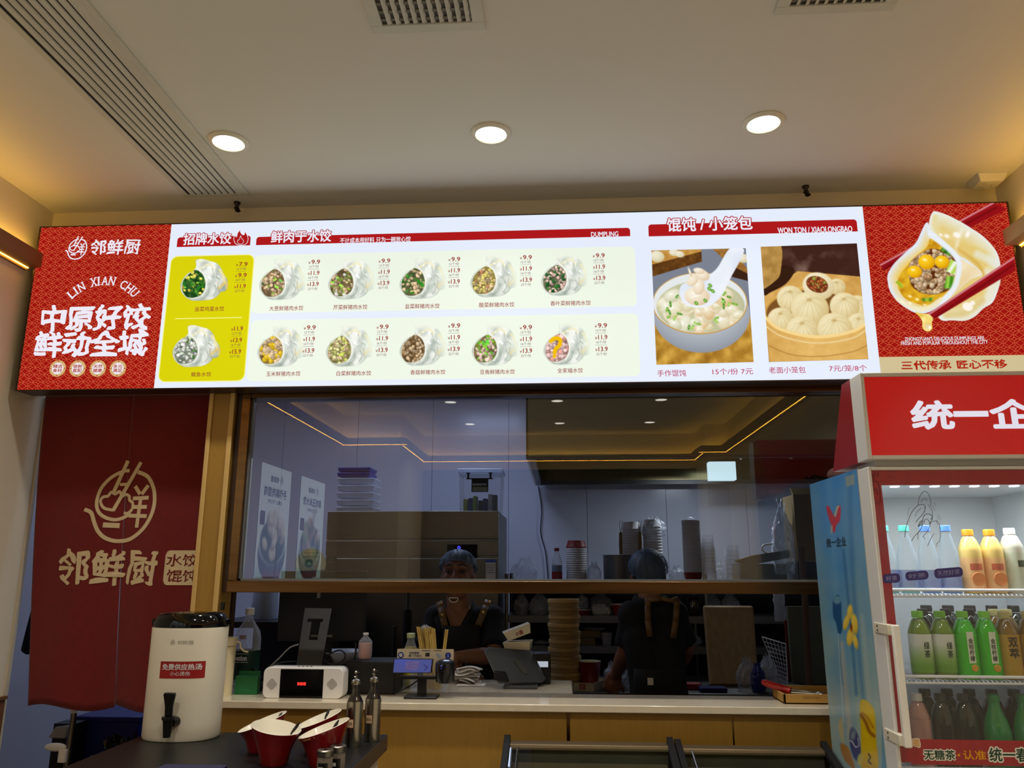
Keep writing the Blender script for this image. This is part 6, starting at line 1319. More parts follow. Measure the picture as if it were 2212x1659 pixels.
# round payment card standing on the monitor
t = thing('round_card', 'round white blue card with a phone picture standing on the monitor top', 'card', (-0.85, 3.35, z1)); c_ = PY(671, 1219, MY+0.02); r = 0.066
cv = Cv(-1, -1, 1, 1, 0.04, (205, 222, 214), 0.0); cv.put(cv.ell(0, 0, 1, 1, 0, 0.03), (206, 224, 214)); k_ = cv.ell(0, 0, 1, 1, 0, 0.03); cv.put(cv.poly([(-1, 0.45), (1, 0.35), (1, 1), (-1, 1)], 0.1)*k_, (70, 110, 190)); cv.put(cv.ell(-0.1, -0.05, 0.28, 0.26, 0, 0.05), (60, 110, 120)); cv.put(cv.ell(-0.1, -0.05, 0.12, 0.11, 0, 0.05), (180, 210, 206)); cv.put(cv.poly([(0.1, -0.1), (0.3, -0.2), (0.6, 0.2), (0.4, 0.35)], 0.05), (226, 206, 186)); 
for yy in (-0.72, -0.50): cv.put(cv.line([(-0.5, yy), (0.5, yy)], 0.07, 0.06)*(np.sin(cv.X*40) > -0.4), (90, 130, 130), 0.8)
cv.sheet('card_face', lambda x, y: (c_.x+x*r, c_.y-0.0025, c_.z-y*r), print_mat('card_print', False), t)
m = MB(T(c_.x, c_.y, c_.z) @ RX(PI/2)); m.lathe([(r, -0.002), (r, 0.002)], n=40); m.build('card_board', WHITEP, t); m = MB(); m.box(c_.x-0.015, c_.x+0.015, c_.y-0.002, c_.y+0.012, z1, c_.z-r*0.8); m.build('stem', WHITEP, t)
# receipt printer, white bowl, pink bottle, cables
m = MB(); a, b_ = XY(747, 1465, 3.16), XY(853, 1465, 3.16); m.box(a, b_, 3.16, 3.33, CZ, Z(800, 1430, 3.16)); pb = tag(m.build('receipt_printer', mat('printer_black', (20, 20, 22), 0.5), bevel=0.005), 'black receipt printer box between the speaker and the payment phone', 'printer')
t = thing('white_bowl', 'shallow white plastic bowl standing on a box behind the monitor stand', 'bowl', (-0.75, 3.48, CZ)); x = XY(737, 1420, 3.48); z0 = Z(737, 1432, 3.48)
m = MB(T(x, 3.48, z0)); m.lathe([(0.05, 0), (0.092, 0.048), (0.095, 0.05), (0.088, 0.046), (0.05, 0.004)], n=36, cap1=True); m.build('bowl_wall', mat('white_bowl_plastic', (196, 200, 214), 0.4), t)
m = MB(); m.box(x-0.11, x+0.1, 3.40, 3.56, CZ, z0-0.001); tag(m.build('black_box', BLACKP, bevel=0.004), 'black box on the counter under the shallow white bowl', 'box')
t = thing('pink_bottle', 'small clear bottle with pink drink and white cap on the receipt printer', 'bottle', (-0.72, 3.3, CZ)); x, y = XY(789, 1400, 3.26), 3.26; z0 = Z(800, 1430, 3.16); hb = Z(789, 1367, 3.26)-z0
bottle_parts(t, x, y, z0, 0.028, hb, mat('pink_drink', (206, 150, 132), 0.4), None, WHITEP, fill=0.60, neck=0.36)
for k, (pts_, r_, l) in enumerate((([(575, 1447), (600, 1425), (625, 1400), (645, 1392)], 0.003, 'grey cable looping up behind the white speaker'), ([(700, 1420), (730, 1405), (745, 1412), (740, 1428), (715, 1435), (700, 1425)], 0.003, 'black cable looped behind the speaker beside the white bowl'), ([(768, 1388), (768, 1415), (760, 1432), (748, 1438)], 0.004, 'black cable hanging from the monitor beside the pink bottle'), ([(590, 1436), (615, 1430), (640, 1428)], 0.0028, 'short black cable lying behind the speaker top'))):
    p_ = [PY(x, y, 3.2+0.02*k) for x, y in smo(pts_, 6)]
    m = MB(); m.tube(p_, r_, 8); tag(m.build('cable', mat('cable_black', (16, 16, 16), 0.5) if k else mat('cable_pale', (140, 138, 130), 0.5)), l, 'cable')
# payment phone on a stand with a round speaker and a white card
t = thing('payment_terminal', 'payment phone with blue lit screen on a black stand with white card', 'payment terminal', (-0.53, 3.11, CZ)); py_ = 3.09
bz = base(910, 1506); m = MB(); m.box(XY(876, 1505, 3.10), XY(946, 1505, 3.10), 3.06, 3.15, CZ, CZ+0.008); m.build('foot', BLACKP, t, bevel=0.003)
m = MB(); m.box(XY(902, 1480, 3.10), XY(921, 1480, 3.10), 3.095, 3.115, CZ+0.008, Z(911, 1462, 3.1)); m.box(XY(864, 1464, py_), XY(940, 1464, py_), 3.085, 3.115, Z(900, 1467, py_), Z(900, 1461, py_)); m.build('upright', BLACKP, t)
c4 = [(850, 1422), (936, 1423), (932, 1454), (847, 1454)]
P4 = [PY(x, y, py_-0.012+(0.012 if i < 2 else 0)) for i, (x, y) in enumerate(c4)]
m = MB(); nn = Vector((0, 0.009, -0.001)); m.hexa([tuple(P4[3]), tuple(P4[2]), tuple(P4[2]+nn), tuple(P4[3]+nn), tuple(P4[0]), tuple(P4[1]), tuple(P4[1]+nn), tuple(P4[0]+nn)]); ph_ = m.build('phone', BLACKP, t, bevel=0.003)
cv = Cv(0, 0, 86, 32, 1.2, (104, 110, 186)); cv.put(cv.ell(20, 6, 20, 8, 0, 10), (96, 112, 214), 0.7); cv.put(cv.poly([(26, 5), (58, 5), (56, 26), (28, 26)], 2), (140, 130, 186), 0.8)
for q_ in range(5): cv.put(cv.line([(28, 8+q_*4), (56, 8+q_*4)], 1.6, 1.5)*(np.sin(cv.X*1.7+q_) > -0.2), (110, 44, 80), 0.75)
cv.put(cv.line([(70, 14), (78, 20), (72, 26)], 2, 2), (40, 40, 110), 0.7)
cv.sheet('screen', lambda x, y: tuple(P4[0].lerp(P4[1], 0.03+0.94*x/86).lerp(P4[3].lerp(P4[2], 0.03+0.94*x/86), 0.05+0.9*y/32)-Vector((0, 0.0012, 0))), print_mat('phone_screen', True, 0.36), ph_)
sp_ = PY(959, 1451, 3.06); m = MB(T(sp_.x, sp_.y+0.03, sp_.z) @ RX(math.radians(10))); m.lathe([(0.030, -0.040), (0.036, -0.036), (0.037, 0.022), (0.033, 0.034), (0.020, 0.040), (0, 0.041)], n=36, cap1=False); so = m.build('round_speaker', mat('speaker_black', (11, 11, 12), 0.25, coat=0.5), t)
m = MB(); text(m, '2+', (sp_.x-0.010, sp_.y-0.0085, sp_.z+0.012), UX, UZ, 0.020, 0.010, 0.03); m.build('lit_mark', glow('blue_mark', (90, 100, 255), 1.6), so, smooth=0)
cx0, cx1, cy_ = XY(858, 1412, 3.125), XY(980, 1412, 3.125), 3.125; cz0, cz1 = Z(918, 1424, cy_), Z(918, 1402, cy_)
m = MB(); m.prism(rr2(cx0, cx1, cz0-0.02, cz1, 0.004, 4), (0, cy_, 0), (1, 0, 0), (0, 0, 1), (0, 0.003, 0)); cd = m.build('card', mat('card_cream', (222, 212, 190), 0.5), t)
def ondisc(mb, px, py, rr_, mi):
    c_ = PY(px, py, cy_); mb.add([(c_.x+rr_*math.cos(a), cy_-0.0008, c_.z+rr_*math.sin(a)) for a in np.linspace(0, 2*PI, 28, endpoint=False)], [tuple(range(28))], mi); return c_
m = MB(); c_ = ondisc(m, 866, 1415, 0.0115, 0); m.box(c_.x-0.006, c_.x+0.006, cy_-0.0014, cy_-0.0010, c_.z-0.006, c_.z+0.006, 1)
c_ = ondisc(m, 968, 1416, 0.0115, 0); m.box(c_.x-0.0009, c_.x+0.0009, cy_-0.0014, cy_-0.001, c_.z-0.006, c_.z+0.006, 1); m.add([(c_.x-0.005, cy_-0.0014, c_.z-0.002), (c_.x, cy_-0.0014, c_.z-0.007), (c_.x+0.005, cy_-0.0014, c_.z-0.002), (c_.x, cy_-0.0014, c_.z-0.005)], [(0, 1, 2, 3)], 1)
text_px(m, '如何使用', 884, 905, 1408, 1413, cy_-0.0008, 0.02, 2); text_px(m, '碰一下支付', 883, 910, 1414, 1419, cy_-0.0008, 0.02, 2)
m.box(XY(919, 1412, cy_), XY(928, 1412, cy_), cy_-0.0012, cy_-0.0006, Z(923, 1418, cy_), Z(923, 1410, cy_), 3); m.box(XY(912, 1405, cy_), XY(930, 1405, cy_), cy_-0.0012, cy_-0.0006, Z(923, 1406.2, cy_), Z(923, 1404.8, cy_), 3); m.box(XY(938, 1405, cy_), XY(954, 1405, cy_), cy_-0.0012, cy_-0.0006, Z(946, 1406.2, cy_), Z(946, 1404.8, cy_), 3)
m.add([(XY(x, y, cy_), cy_-0.001, Z(x, y, cy_)) for x, y in sm([(941, 1412), (947, 1411), (952, 1416), (953, 1421), (948, 1421), (944, 1417)], 4)], [tuple(range(24))], 4)
m.build('card_print', [mat('print_blue', (36, 60, 176), 0.5), WHITEP, mat('print_dark_blue', (50, 54, 100), 0.5), mat('print_dark', (60, 56, 50), 0.6), mat('print_pale_blue', (170, 184, 210), 0.5)], cd, smooth=0)
m = MB(); m.tube([PY(x, y, 3.16) for x, y in smo([(902, 1470), (880, 1485), (860, 1493), (842, 1498)], 5)], 0.0025); m.build('cord', mat('cable_black', (16, 16, 16)), t)
# yellow tea bottle, chopstick holder
t = thing('tea_bottle', 'small yellow tea bottle with pale cap behind the payment phone', 'bottle', (-0.6, 3.35, CZ)); x, y = XY(887, 1400, 3.36), 3.36; hb = Z(887, 1368, 3.36)-CZ
bottle_parts(t, x, y, CZ, 0.030, hb, mat('yellow_tea', (176, 160, 40), 0.3), mat('label_yellow', (196, 180, 60), 0.45), mat('cap_pale_green', (196, 206, 150), 0.4), (0.2, 0.72), 0.75, neck=0.5)
m = MB(); text(m, '柠檬', (x-0.016, y-0.0312, CZ+hb*0.5), UX, UZ, 0.034, 0.016, 0.02); m.build('label_lettering', mat('print_dark', (60, 56, 50)), t, smooth=0)
t = thing('chopstick_holder', 'clear holder packed with wooden chopsticks behind the payment card', 'holder', (-0.5, 3.25, CZ)); hy = 3.24
m = MB(); hx0_, hx1_ = XY(885, 1480, hy), XY(962, 1480, hy); m.hexa([(hx0_, hy, CZ), (hx1_, hy, CZ), (hx1_, hy+0.09, CZ), (hx0_, hy+0.09, CZ), (hx0_, hy, CZ+0.13), (hx1_, hy, CZ+0.13), (hx1_, hy+0.09, CZ+0.13), (hx0_, hy+0.09, CZ+0.13)]); m.build('cup', FILM, t, bevel=0.004)
CHOP = mat('chopstick_wood', (214, 180, 96), 0.55, var=0.08); g_ = random.Random(8)
def chop(label, pts_, grp='wrapped wooden chopsticks in the clear holder'):
    t2 = thing('chopsticks', label, 'chopsticks', (pts_[1].x, pts_[1].y, pts_[1].z), grp)
    for s_ in (-1, 1): m = MB(); o_ = Vector((0.0038*s_, 0, 0)); m.tube([pts_[0]+o_, pts_[1]+o_*0.8], [0.0034, 0.0026], 6); m.build('stick', CHOP, t2)
    return t2
for k in range(9):
    xx = 909+k*3.0; lean = -6+k*1.2; chop('thin wooden chopstick pair in the dense bundle behind the payment card', [PY(xx+lean, 1354+2*(k % 3), 3.27+0.012*(k % 4)), Vector((XY(xx+14, 1450, 3.28), 3.28+0.008*(k % 4), CZ+0.004))])
chop('single wooden chopstick pair standing apart right of the dense bundle', [PY(965, 1360, 3.27), Vector((XY(950, 1450, 3.28), 3.28, CZ+0.004))]); chop('white wrapped chopstick pair leaning right of the bundle', [PY(930, 1370, 3.25), Vector((XY(944, 1450, 3.26), 3.26, CZ+0.004))])
bag('film_wrap', 'torn clear film around the tops of the chopsticks', XY(918, 1358, 3.28), 3.29, Z(918, 1362, 3.28), 0.018, 0.02, 0.022, 81)
# receipts on a spike
t = thing('receipt_spike', 'thin metal spike with crumpled white receipts on the counter', 'receipt spike', (-0.38, 3.35, CZ)); s0 = PZ(1006, 1476, CZ)
m = MB(); m.tube([(s0.x, s0.y, CZ), (s0.x, s0.y, Z(1005, 1415, s0.y))], 0.0018, 6); m.lathe([(0.035, CZ), (0.035, CZ+0.004), (0.004, CZ+0.005)], (s0.x, s0.y, 0), n=20); m.build('spike', STEEL, t)
RP = mat('receipt_paper', (224, 216, 206), 0.7, var=0.03)
for k in range(9):
    m = MB(); a_ = g_.random()*6.28; w_, l_ = 0.035+0.01*g_.random(), 0.06+0.03*g_.random(); zz = CZ+0.010+k*0.0065; d1, d2 = g_.uniform(-0.3, 0.3), g_.uniform(-0.3, 0.3); ph = g_.random()*6
    off = (g_.uniform(-0.01, 0.02), g_.uniform(-0.015, 0.01))
    m.grid(lambda u, v: (s0.x+off[0]+((u-0.5)*2*l_*0.75*math.cos(a_*0.12+d1)-(v-0.5)*w_*2*math.sin(d1)), s0.y+off[1]+(v-0.5)*2*w_*0.8+(u-0.5)*0.03*math.sin(a_), max(CZ+0.002, zz+0.006*math.sin(5*u+ph)+0.006*math.cos(6*v+ph)+0.05*d2*(u-0.5))), 10, 8); m.build('receipt', RP, t, smooth=20)
m = MB(); m.grid(lambda u, v: (s0.x-0.03+0.12*u, s0.y-0.09+0.07*v, CZ+0.002+0.002*math.sin(9*u)*v), 10, 6); tag(m.build('receipt_strip', RP), 'loose white receipt lying flat on the counter before the spike', 'receipt')
# grey tablet terminal on a stand
t = thing('pos_terminal', 'grey angular till terminal tilted on a stand on the counter', 'till terminal', (-0.2, 3.4, CZ)); GP = mat('terminal_grey', (64, 66, 66), 0.4, var=0.05)
TQ = [PY(1042, 1405, 3.34), PY(1138, 1412, 3.44), PY(1172, 1478, 3.40), PY(1075, 1478, 3.30)]; TQ[2].z = max(TQ[2].z, CZ+0.012)
TQ[3].z = max(TQ[3].z, CZ+0.012)
nn = Vector((0.02, 0.045, 0.012)); m = MB(); m.hexa([tuple(TQ[3]), tuple(TQ[2]), tuple(TQ[2]+nn), tuple(TQ[3]+nn), tuple(TQ[0]), tuple(TQ[1]), tuple(TQ[1]+nn), tuple(TQ[0]+nn)]); m.build('housing', GP, t, bevel=0.008)
def tq(u, v, d): return TQ[0].lerp(TQ[1], u).lerp(TQ[3].lerp(TQ[2], u), v)+Vector((0, -d, 0))
m = MB(); m.add([tuple(tq(*k)) for k in ((0.60, 0.28, 0.002), (0.76, 0.26, 0.002), (0.80, 0.66, 0.002), (0.70, 0.70, 0.002))], [(3, 2, 1, 0)]); m.build('paper_slot', mat('terminal_dark', (60, 58, 50), 0.5), t)
m = MB(); m.hexa([tuple(tq(0.02, 0.72, 0.02)-Vector((0, 0, 0.02))), tuple(tq(0.35, 0.75, 0.02)-Vector((0, 0, 0.02))), tuple(tq(0.35, 0.75, -0.03)-Vector((0, 0, 0.02))), tuple(tq(0.02, 0.72, -0.03)-Vector((0, 0, 0.02))), tuple(tq(0.06, 0.6, 0.012)), tuple(tq(0.3, 0.62, 0.012)), tuple(tq(0.3, 0.62, -0.02)), tuple(tq(0.06, 0.6, -0.02))]); m.build('scan_head', BLACKP, t, bevel=0.004)
m = MB(); m.box(TQ[3].x+0.02, TQ[2].x-0.02, 3.33, 3.44, CZ, CZ+0.012); m.build('foot', GP, t, bevel=0.003)
# paper boxes and label printer at the back of the deep part
zz = CZ; bx_ = (XY(1092, 1440, 3.50), XY(1146, 1440, 3.50))
names = ['lowest of five stacked behind the till terminal', 'second of five stacked behind the till terminal', 'middle one of five stacked behind the till terminal', 'fourth of five stacked behind the till terminal', 'topmost, tilted, with red stamp, behind the till terminal']
for k in range(5):
    t = thing('bento_box', 'cream paper takeout box, '+names[k], 'takeout box', ((bx_[0]+bx_[1])/2, 3.52, CZ+k*0.042), 'takeout boxes behind the till terminal')
    rot = RZ([0.1, -0.12, 0.06, -0.1, 0.15][k]) @ RY([0, 0, 0, -0.06, -0.34][k]); M_ = T((bx_[0]+bx_[1])/2+[0, 0.004, -0.003, 0.0, -0.004][k], 3.52, CZ+0.0205+k*0.0415+[0, 0, 0, 0.004, 0.019][k]) @ rot
    m = MB(M_); m.hexa([(-0.050, -0.036, -0.019), (0.050, -0.036, -0.019), (0.050, 0.036, -0.019), (-0.050, 0.036, -0.019), (-0.058, -0.042, 0.013), (0.058, -0.042, 0.013), (0.058, 0.042, 0.013), (-0.058, 0.042, 0.013)]); m.build('tray', mat('cream_paper', (212, 202, 176)), t)
    m = MB(M_); m.box(-0.060, 0.060, -0.044, 0.044, 0.0132, 0.0195); m.build('lid', mat('cream_paper', (212, 202, 176)), t, bevel=0.002)
    if k == 4: m = MB(M_); text(m, '小笼', (-0.014, -0.0405, -0.012), (1, 0, 0), (0, -0.15, 1), 0.034, 0.018, 0.02); m.build('stamp', PAPERR, t, smooth=0)
t = thing('label_printer', 'black label printer with a small lit white screen beside the steamers', 'printer', (-0.05, 3.5, CZ)); a, b_ = XY(1147, 1440, 3.47), XY(1189, 1440, 3.47)
m = MB(); m.box(a, b_, 3.47, 3.57, CZ, Z(1168, 1412, 3.47)); m.build('case', BLACKP, t, bevel=0.005)
m = MB(); m.box(XY(1158, 1434, 3.47), XY(1184, 1434, 3.47), 3.4685, 3.4695, Z(1170, 1441, 3.47), Z(1170, 1428.5, 3.47)); m.build('screen', glow('label_screen', (196, 204, 216), 0.55), t)
# wooden tray with long red handled tool at the right end
t = thing('wooden_tray', 'shallow wooden tray at the right end of the counter', 'tray', (0.85, 3.1, CZ)); TW = mat('tray_wood', (172, 130, 62), 0.5, var=0.1, scale=8, stretch=(1, 8, 8))
a, b_, y0_, y1_ = XY(1693, 1510, 3.045), 1.04, 3.045, 3.20; zt_ = Z(1740, 1500, 3.045)
m = MB(); m.box(a, b_, y0_, y1_, CZ, CZ+0.005); m.build('bottom', TW, t)
for q_ in ((a, b_, y0_, y0_+0.008, CZ, zt_), (a, b_, y1_-0.008, y1_, CZ, zt_+0.01), (a, a+0.008, y0_, y1_, CZ, zt_), (b_-0.008, b_, y0_, y1_, CZ, zt_)):
    m = MB(); m.box(*q_); m.build('side', TW, t, bevel=0.001)
m = MB(); text(m, '好饺天天见', (XY(1735, 1507, 3.045), 3.0446, Z(1740, 1510, 3.045)), UX, UZ, 0.055, 0.009, 0.01); m.build('faint_print', mat('tray_print', (140, 104, 48), 0.6), t, smooth=0)
t = thing('red_handled_tongs', 'steel tongs with a long red handle lying across the wooden tray', 'tongs', (0.8, 3.15, CZ+0.05)); A_, B_, E_ = PY(1646, 1473, 3.18), PY(1708, 1493, 3.12), PY(1768, 1498, 3.10)
m = MB(); m.tube([A_, A_.lerp(B_, 0.15), B_], [0.008, 0.013, 0.013], 12); m.build('handle', mat('red_handle', (168, 24, 20), 0.3, coat=0.4), t)
for s_ in (-1, 1): m = MB(); m.tube([B_+Vector((0, 0.006*s_, 0.004*s_)), E_+Vector((0, 0.016*s_, 0))], 0.004, 8); m.ball(E_+Vector((0.006, 0.016*s_, 0)), (0.014, 0.008, 0.005), 10, 6); m.build('arm', STEEL, t)
# black padded cover on a cord behind the tea bottle
t = thing('padded_sleeve', 'black padded sleeve standing upright left of the cook with a cord', 'cover', (-0.66, 3.95, 0)); c_ = PY(880, 1380, 3.95)
m = MB(); m.tube([PY(883, 1264, 3.95), PY(882, 1316, 3.95)], 0.006); m.build('cord', mat('cable_black', (16, 16, 16)), t)
m = MB(); x = PY(881, 1316, 3.95); y = PY(879, 1480, 3.95); m.lathe([(0.05, -y.z), (0.05, -y.z+0.02), (0.012, -y.z+0.03), (0.012, -0.01), (0.019, 0), (0.024, 0.01), (0.024, x.z-y.z-0.012), (0.018, x.z-y.z)], (x.x, 3.95, y.z), n=20); m.build('sleeve', mat('black_cloth', (16, 16, 18)), t)
# ================================================================== drinks fridge at the right
FX0, FX1, FY0, FY1, FYB, FZ = 0.895, 1.535, 2.335, 2.42, 2.88, 1.890
t = thing('drinks_fridge', 'tall drinks fridge with red lit header, glass door and blue flower printed side', 'drinks fridge', (1.2, 2.6, 0))
FW = mat('fridge_cream', (212, 211, 207), 0.4, var=0.02); FIN = mat('fridge_inside', (214, 220, 224), 0.4, var=0.02); FRED = mat('header_side_red', (138, 20, 24), 0.35, var=0.03)
m = MB(); th = 0.03
m.box(FX0, FX0+th, FY1, FYB, 0.10, FZ); m.box(FX1-th, FX1, FY1, FYB, 0.10, FZ); m.box(FX0+th, FX1-th, FYB-th, FYB, 0.10, FZ); m.box(FX0+th, FX1-th, FY1, FYB-th, FZ-0.05, FZ); m.box(FX0+th, FX1-th, FY1, FYB-th, 0.10, 0.9); m.build('cabinet', FIN, t)
m = MB(); m.box(FX0+0.02, FX1-0.02, FY1+0.02, FYB-0.02, 0.0, 0.10); m.build('plinth', BLACKP, t)
# printed side
cv = Cv(1742, 990, 1905, 1659, 1.5, (86, 140, 160)); n = cv.noise(60, 41); n2 = cv.noise(14, 42)
q = np.clip((cv.Y-1010)/640, 0, 1); ux = np.clip((cv.X-(1750+0.075*(cv.Y-1048)))/100, 0, 1)
cv.c = cv.mix((62, 134, 200), (150, 176, 172), q*1.1+0.35*np.sin(ux*7+n*3)*0.5+0.1*(n2-0.5))
for xs, w, c, k in (([(1836, 1010), (1838, 1150), (1846, 1300), (1862, 1480), (1880, 1660)], 9, (44, 104, 160), .5), ([(1822, 1190), (1832, 1290), (1842, 1400), (1850, 1500)], 6, (40, 96, 150), .6), ([(1790, 1040), (1800, 1200), (1815, 1400)], 14, (120, 176, 206), .35), ([(1818, 1390), (1826, 1480), (1838, 1600)], 9, (206, 186, 160), .6), ([(1862, 1330), (1872, 1450), (1884, 1580)], 8, (176, 186, 184), .5), ([(1812, 1370), (1816, 1460), (1822, 1560)], 3, (214, 216, 206), .5)):
    cv.put(cv.line(smo(xs), w, w), c, k)
cv.put(cv.poly(sm([(1799, 1300), (1804, 1288), (1812, 1286), (1817, 1302), (1818, 1332), (1820, 1352), (1817, 1368), (1810, 1366), (1806, 1346), (1800, 1332)]), 2.5), (34, 82, 130), 0.95); cv.put(cv.ell(1808, 1296, 8, 9, 0, 3), (120, 170, 190), 0.8)
cv.put(cv.line([(1813, 1368), (1816, 1440), (1821, 1480)], 1.6), (60, 100, 140), 0.7)
for a, b_, rx, ry, r_ in ((1836, 1322, 6, 16, 0.05), (1828, 1344, 6, 17, 0.25), (1846, 1348, 7, 22, -0.1), (1836, 1376, 7, 19, 0.1), (1848, 1386, 5, 16, -0.2)): cv.orb(a, b_, rx, ry, r_, (248, 222, 90), (206, 168, 60), soft=2.5)
cv.put(cv.ell(1839, 1356, 2.5, 9, 0, 2), (140, 60, 20), 0.9)
cv.put(cv.poly(sm([(1858, 1520), (1868, 1512), (1884, 1526), (1890, 1545), (1893, 1600), (1896, 1662), (1862, 1662), (1860, 1590)]), 4), cv.mix((186, 146, 10), (226, 196, 10), n)); cv.put(cv.line(smo([(1860, 1545), (1870, 1560), (1878, 1580), (1888, 1590)]), 7, 4), (130, 72, 14), 0.8); cv.put(cv.line(smo([(1862, 1540), (1874, 1550), (1886, 1572)]), 5, 4), (160, 90, 14), 0.6)
cv.put(cv.line(smo([(1876, 1628), (1880, 1636), (1876, 1644), (1882, 1650)]), 3, 2), (60, 40, 10), 0.9)
cv.put(cv.ell(1847, 1608, 11, 36, -0.16, 3), (38, 60, 120)); cv.put(cv.ell(1843, 1588, 5, 12, 0.2, 5), (140, 160, 160), 0.8)
cv.put(cv.line(smo([(1836, 1600), (1842, 1604), (1848, 1614), (1853, 1612)]), 2, 1.5), (220, 222, 224)); cv.put(cv.line([(1853, 1594), (1856, 1612)], 2, 1.5), (206, 210, 220), 0.8)
cv.put(cv.ell(1858, 1640, 6, 12, 0.1, 3), (206, 196, 90), 0.9); cv.put(cv.poly(sm([(1812, 1580), (1812, 1556), (1818, 1550), (1822, 1580), (1822, 1610)]), 4), (190, 176, 130), 0.9)
cv.put(cv.poly(sm([(1815, 1608), (1830, 1612), (1842, 1640), (1846, 1662), (1824, 1640)]), 4), (170, 110, 40), 0.9)
# emblem and firm name printed near the top
cv.put(cv.poly(sm([(1785, 1097), (1790, 1093), (1800, 1112), (1806, 1116), (1811, 1096), (1815, 1092), (1816, 1104), (1814, 1124), (1806, 1136), (1804, 1148), (1800, 1150), (1797, 1138), (1790, 1118)]), 2), (196, 40, 46)); cv.put(cv.line(smo([(1804, 1114), (1808, 1098), (1811, 1094)]), 3.5, 2), (206, 186, 140)); cv.put(cv.line([(1797, 1136), (1796, 1150)], 3, 2), (206, 186, 140), 0.8)
cv.put(cv.poly([(1826, 1030), (1845, 1024), (1846, 1046), (1828, 1052)], 3), (150, 156, 140), 0.8)
def sidept(x, y):
    p = PX(x, y, FX0-0.0006); p.y = min(max(p.y, FY1), FYB); p.z = min(p.z, FZ); return p
m = MB(); m.box(FX0-0.0004, FX0, FY1, FYB, 0.10, FZ); sp2 = m.build('side_panel', mat('side_blue', (96, 150, 176), 0.25), t)
cv.sheet('side_print', sidept, print_mat('side_print_mat', False, rough=0.22), sp2)
m = MB(); a, b_ = PX(1786, 1172, FX0), PX(1827, 1160, FX0); text(m, '统一企业', (FX0-0.0012, a.y, a.z-0.016), (0, (b_.y-a.y)/abs(b_.y-a.y), 0), UZ, abs(b_.y-a.y), 0.030, 0.02); m.build('firm_name', mat('print_navy', (32, 50, 70), 0.5), sp2, smooth=0)
# header box
hz0, hz1 = 1.906, 2.165
m = MB(); m.hexa([(FX0+0.001, 2.408, hz0), (FX1-0.001, 2.408, hz0), (FX1-0.001, 2.63, hz0), (FX0+0.001, 2.63, hz0), (FX0+0.001, 2.404, hz1), (FX1-0.001, 2.404, hz1), (FX1-0.001, 2.48, hz1), (FX0+0.001, 2.48, hz1)]); m.build('header_box', FRED, t)
m = MB(); m.box(FX0, FX0+0.012, 2.322, 2.407, hz0, hz1); m.box(FX1-0.012, FX1, 2.322, 2.407, hz0, hz1); m.box(FX0+0.012, FX1-0.012, 2.322, 2.407, hz1-0.012, hz1); m.box(FX0+0.012, FX1-0.012, 2.322, 2.407, hz0, hz0+0.012); m.build('header_frame', FW, t, bevel=0.002)
HF = glow('header_red', (168, 12, 14), 0.8)
m = MB(); m.box(FX0+0.012, FX1-0.012, 2.328, 2.336, hz0+0.012, hz1-0.012); hf = m.build('header_face', HF, t)
m = MB(); m.box(FX0+0.012, FX1-0.012, 2.3245, 2.3262, hz0+0.012, hz1-0.012); m.build('header_cover', pane_mat('header_cover_sheet', (0.97, 0.97, 0.97), 1.6), t, smooth=0)
m = MB(); HY = 2.3275
for ch, xl, xr, yt, yb in (('统', 1969, 2058, 866, 925), ('一', 2061, 2134, 889, 899), ('企', 2140, 2240, 865, 924), ('业', 2246, 2320, 865, 924)):
    x0, x1 = XY(xl, 895, HY), min(XY(xr, 895, HY), FX1-0.02); text(m, ch, (x0, HY, ZY(2100, yb, HY)), UX, UZ, x1-x0, ZY(2100, yt, HY)-ZY(2100, yb, HY), 0.040 if ch != '一' else 0.12)
m.build('header_lettering', glow('header_white', (206, 203, 214), 1.0), hf, smooth=0)
m = MB(); m.box(FX0+0.03, FX1-0.03, 2.36, 2.5, FZ, hz0); m.build('neck', FW, t)
# door
d0 = FZ-0.004; GZ0, GZ1 = 1.148, 1.833; gx0 = FX0+0.036; gx1 = FX1-0.036
m = MB(); f_ = 0.010
m.box(FX0, FX0+f_, FY0, FY1-0.004, 0.12, d0); m.box(FX1-f_, FX1, FY0, FY1-0.004, 0.12, d0); m.box(FX0+f_, FX1-f_, FY0, FY1-0.004, d0-f_, d0); m.box(FX0+f_, FX1-f_, FY0, FY1-0.004, 0.12, 0.14); dr = m.build('door', FW, t, bevel=0.002)
m = MB(); m.box(FX0+0.0125, FX1-0.0125, FY0+0.006, FY0+0.010, 0.141, d0-f_-0.0005); m.build('glass', pane_mat('fridge_glass', (0.96, 0.97, 0.96), 1.7), dr, smooth=0)
REDT = film_mat('red_print_film', (160, 20, 30), 0.92, 0.25); yq = FY0+0.0052
m = MB(); m.box(FX0+f_, gx0, yq-0.0004, yq, 1.09, d0-f_); m.box(gx1, FX1-f_, yq-0.0004, yq, 1.09, d0-f_); m.box(gx0, gx1, yq-0.0004, yq, GZ1, d0-f_); m.box(gx0, gx1, yq-0.0004, yq, 1.085, GZ0); m.box(FX0+f_, FX1-f_, yq-0.0004, yq, 0.3, 1.062); m.build('red_border_print', REDT, dr)
yt_ = yq-0.001
m = MB()
def tline(s_, xl, xr, yt, yb, off, mi, out=0.0):
    x0, x1 = XY(xl, 1630, yt_), XY(xr, 1630, yt_); z0, z1 = ZY((xl+xr)/2, yb, yt_), ZY((xl+xr)/2, yt, yt_)
    if out: text(m, s_, (x0, yt_, z0), UX, UZ, x1-x0, z1-z0, out, 1)
    text(m, s_, (x0, yt_-0.0004, z0), UX, UZ, x1-x0, z1-z0, off, mi)
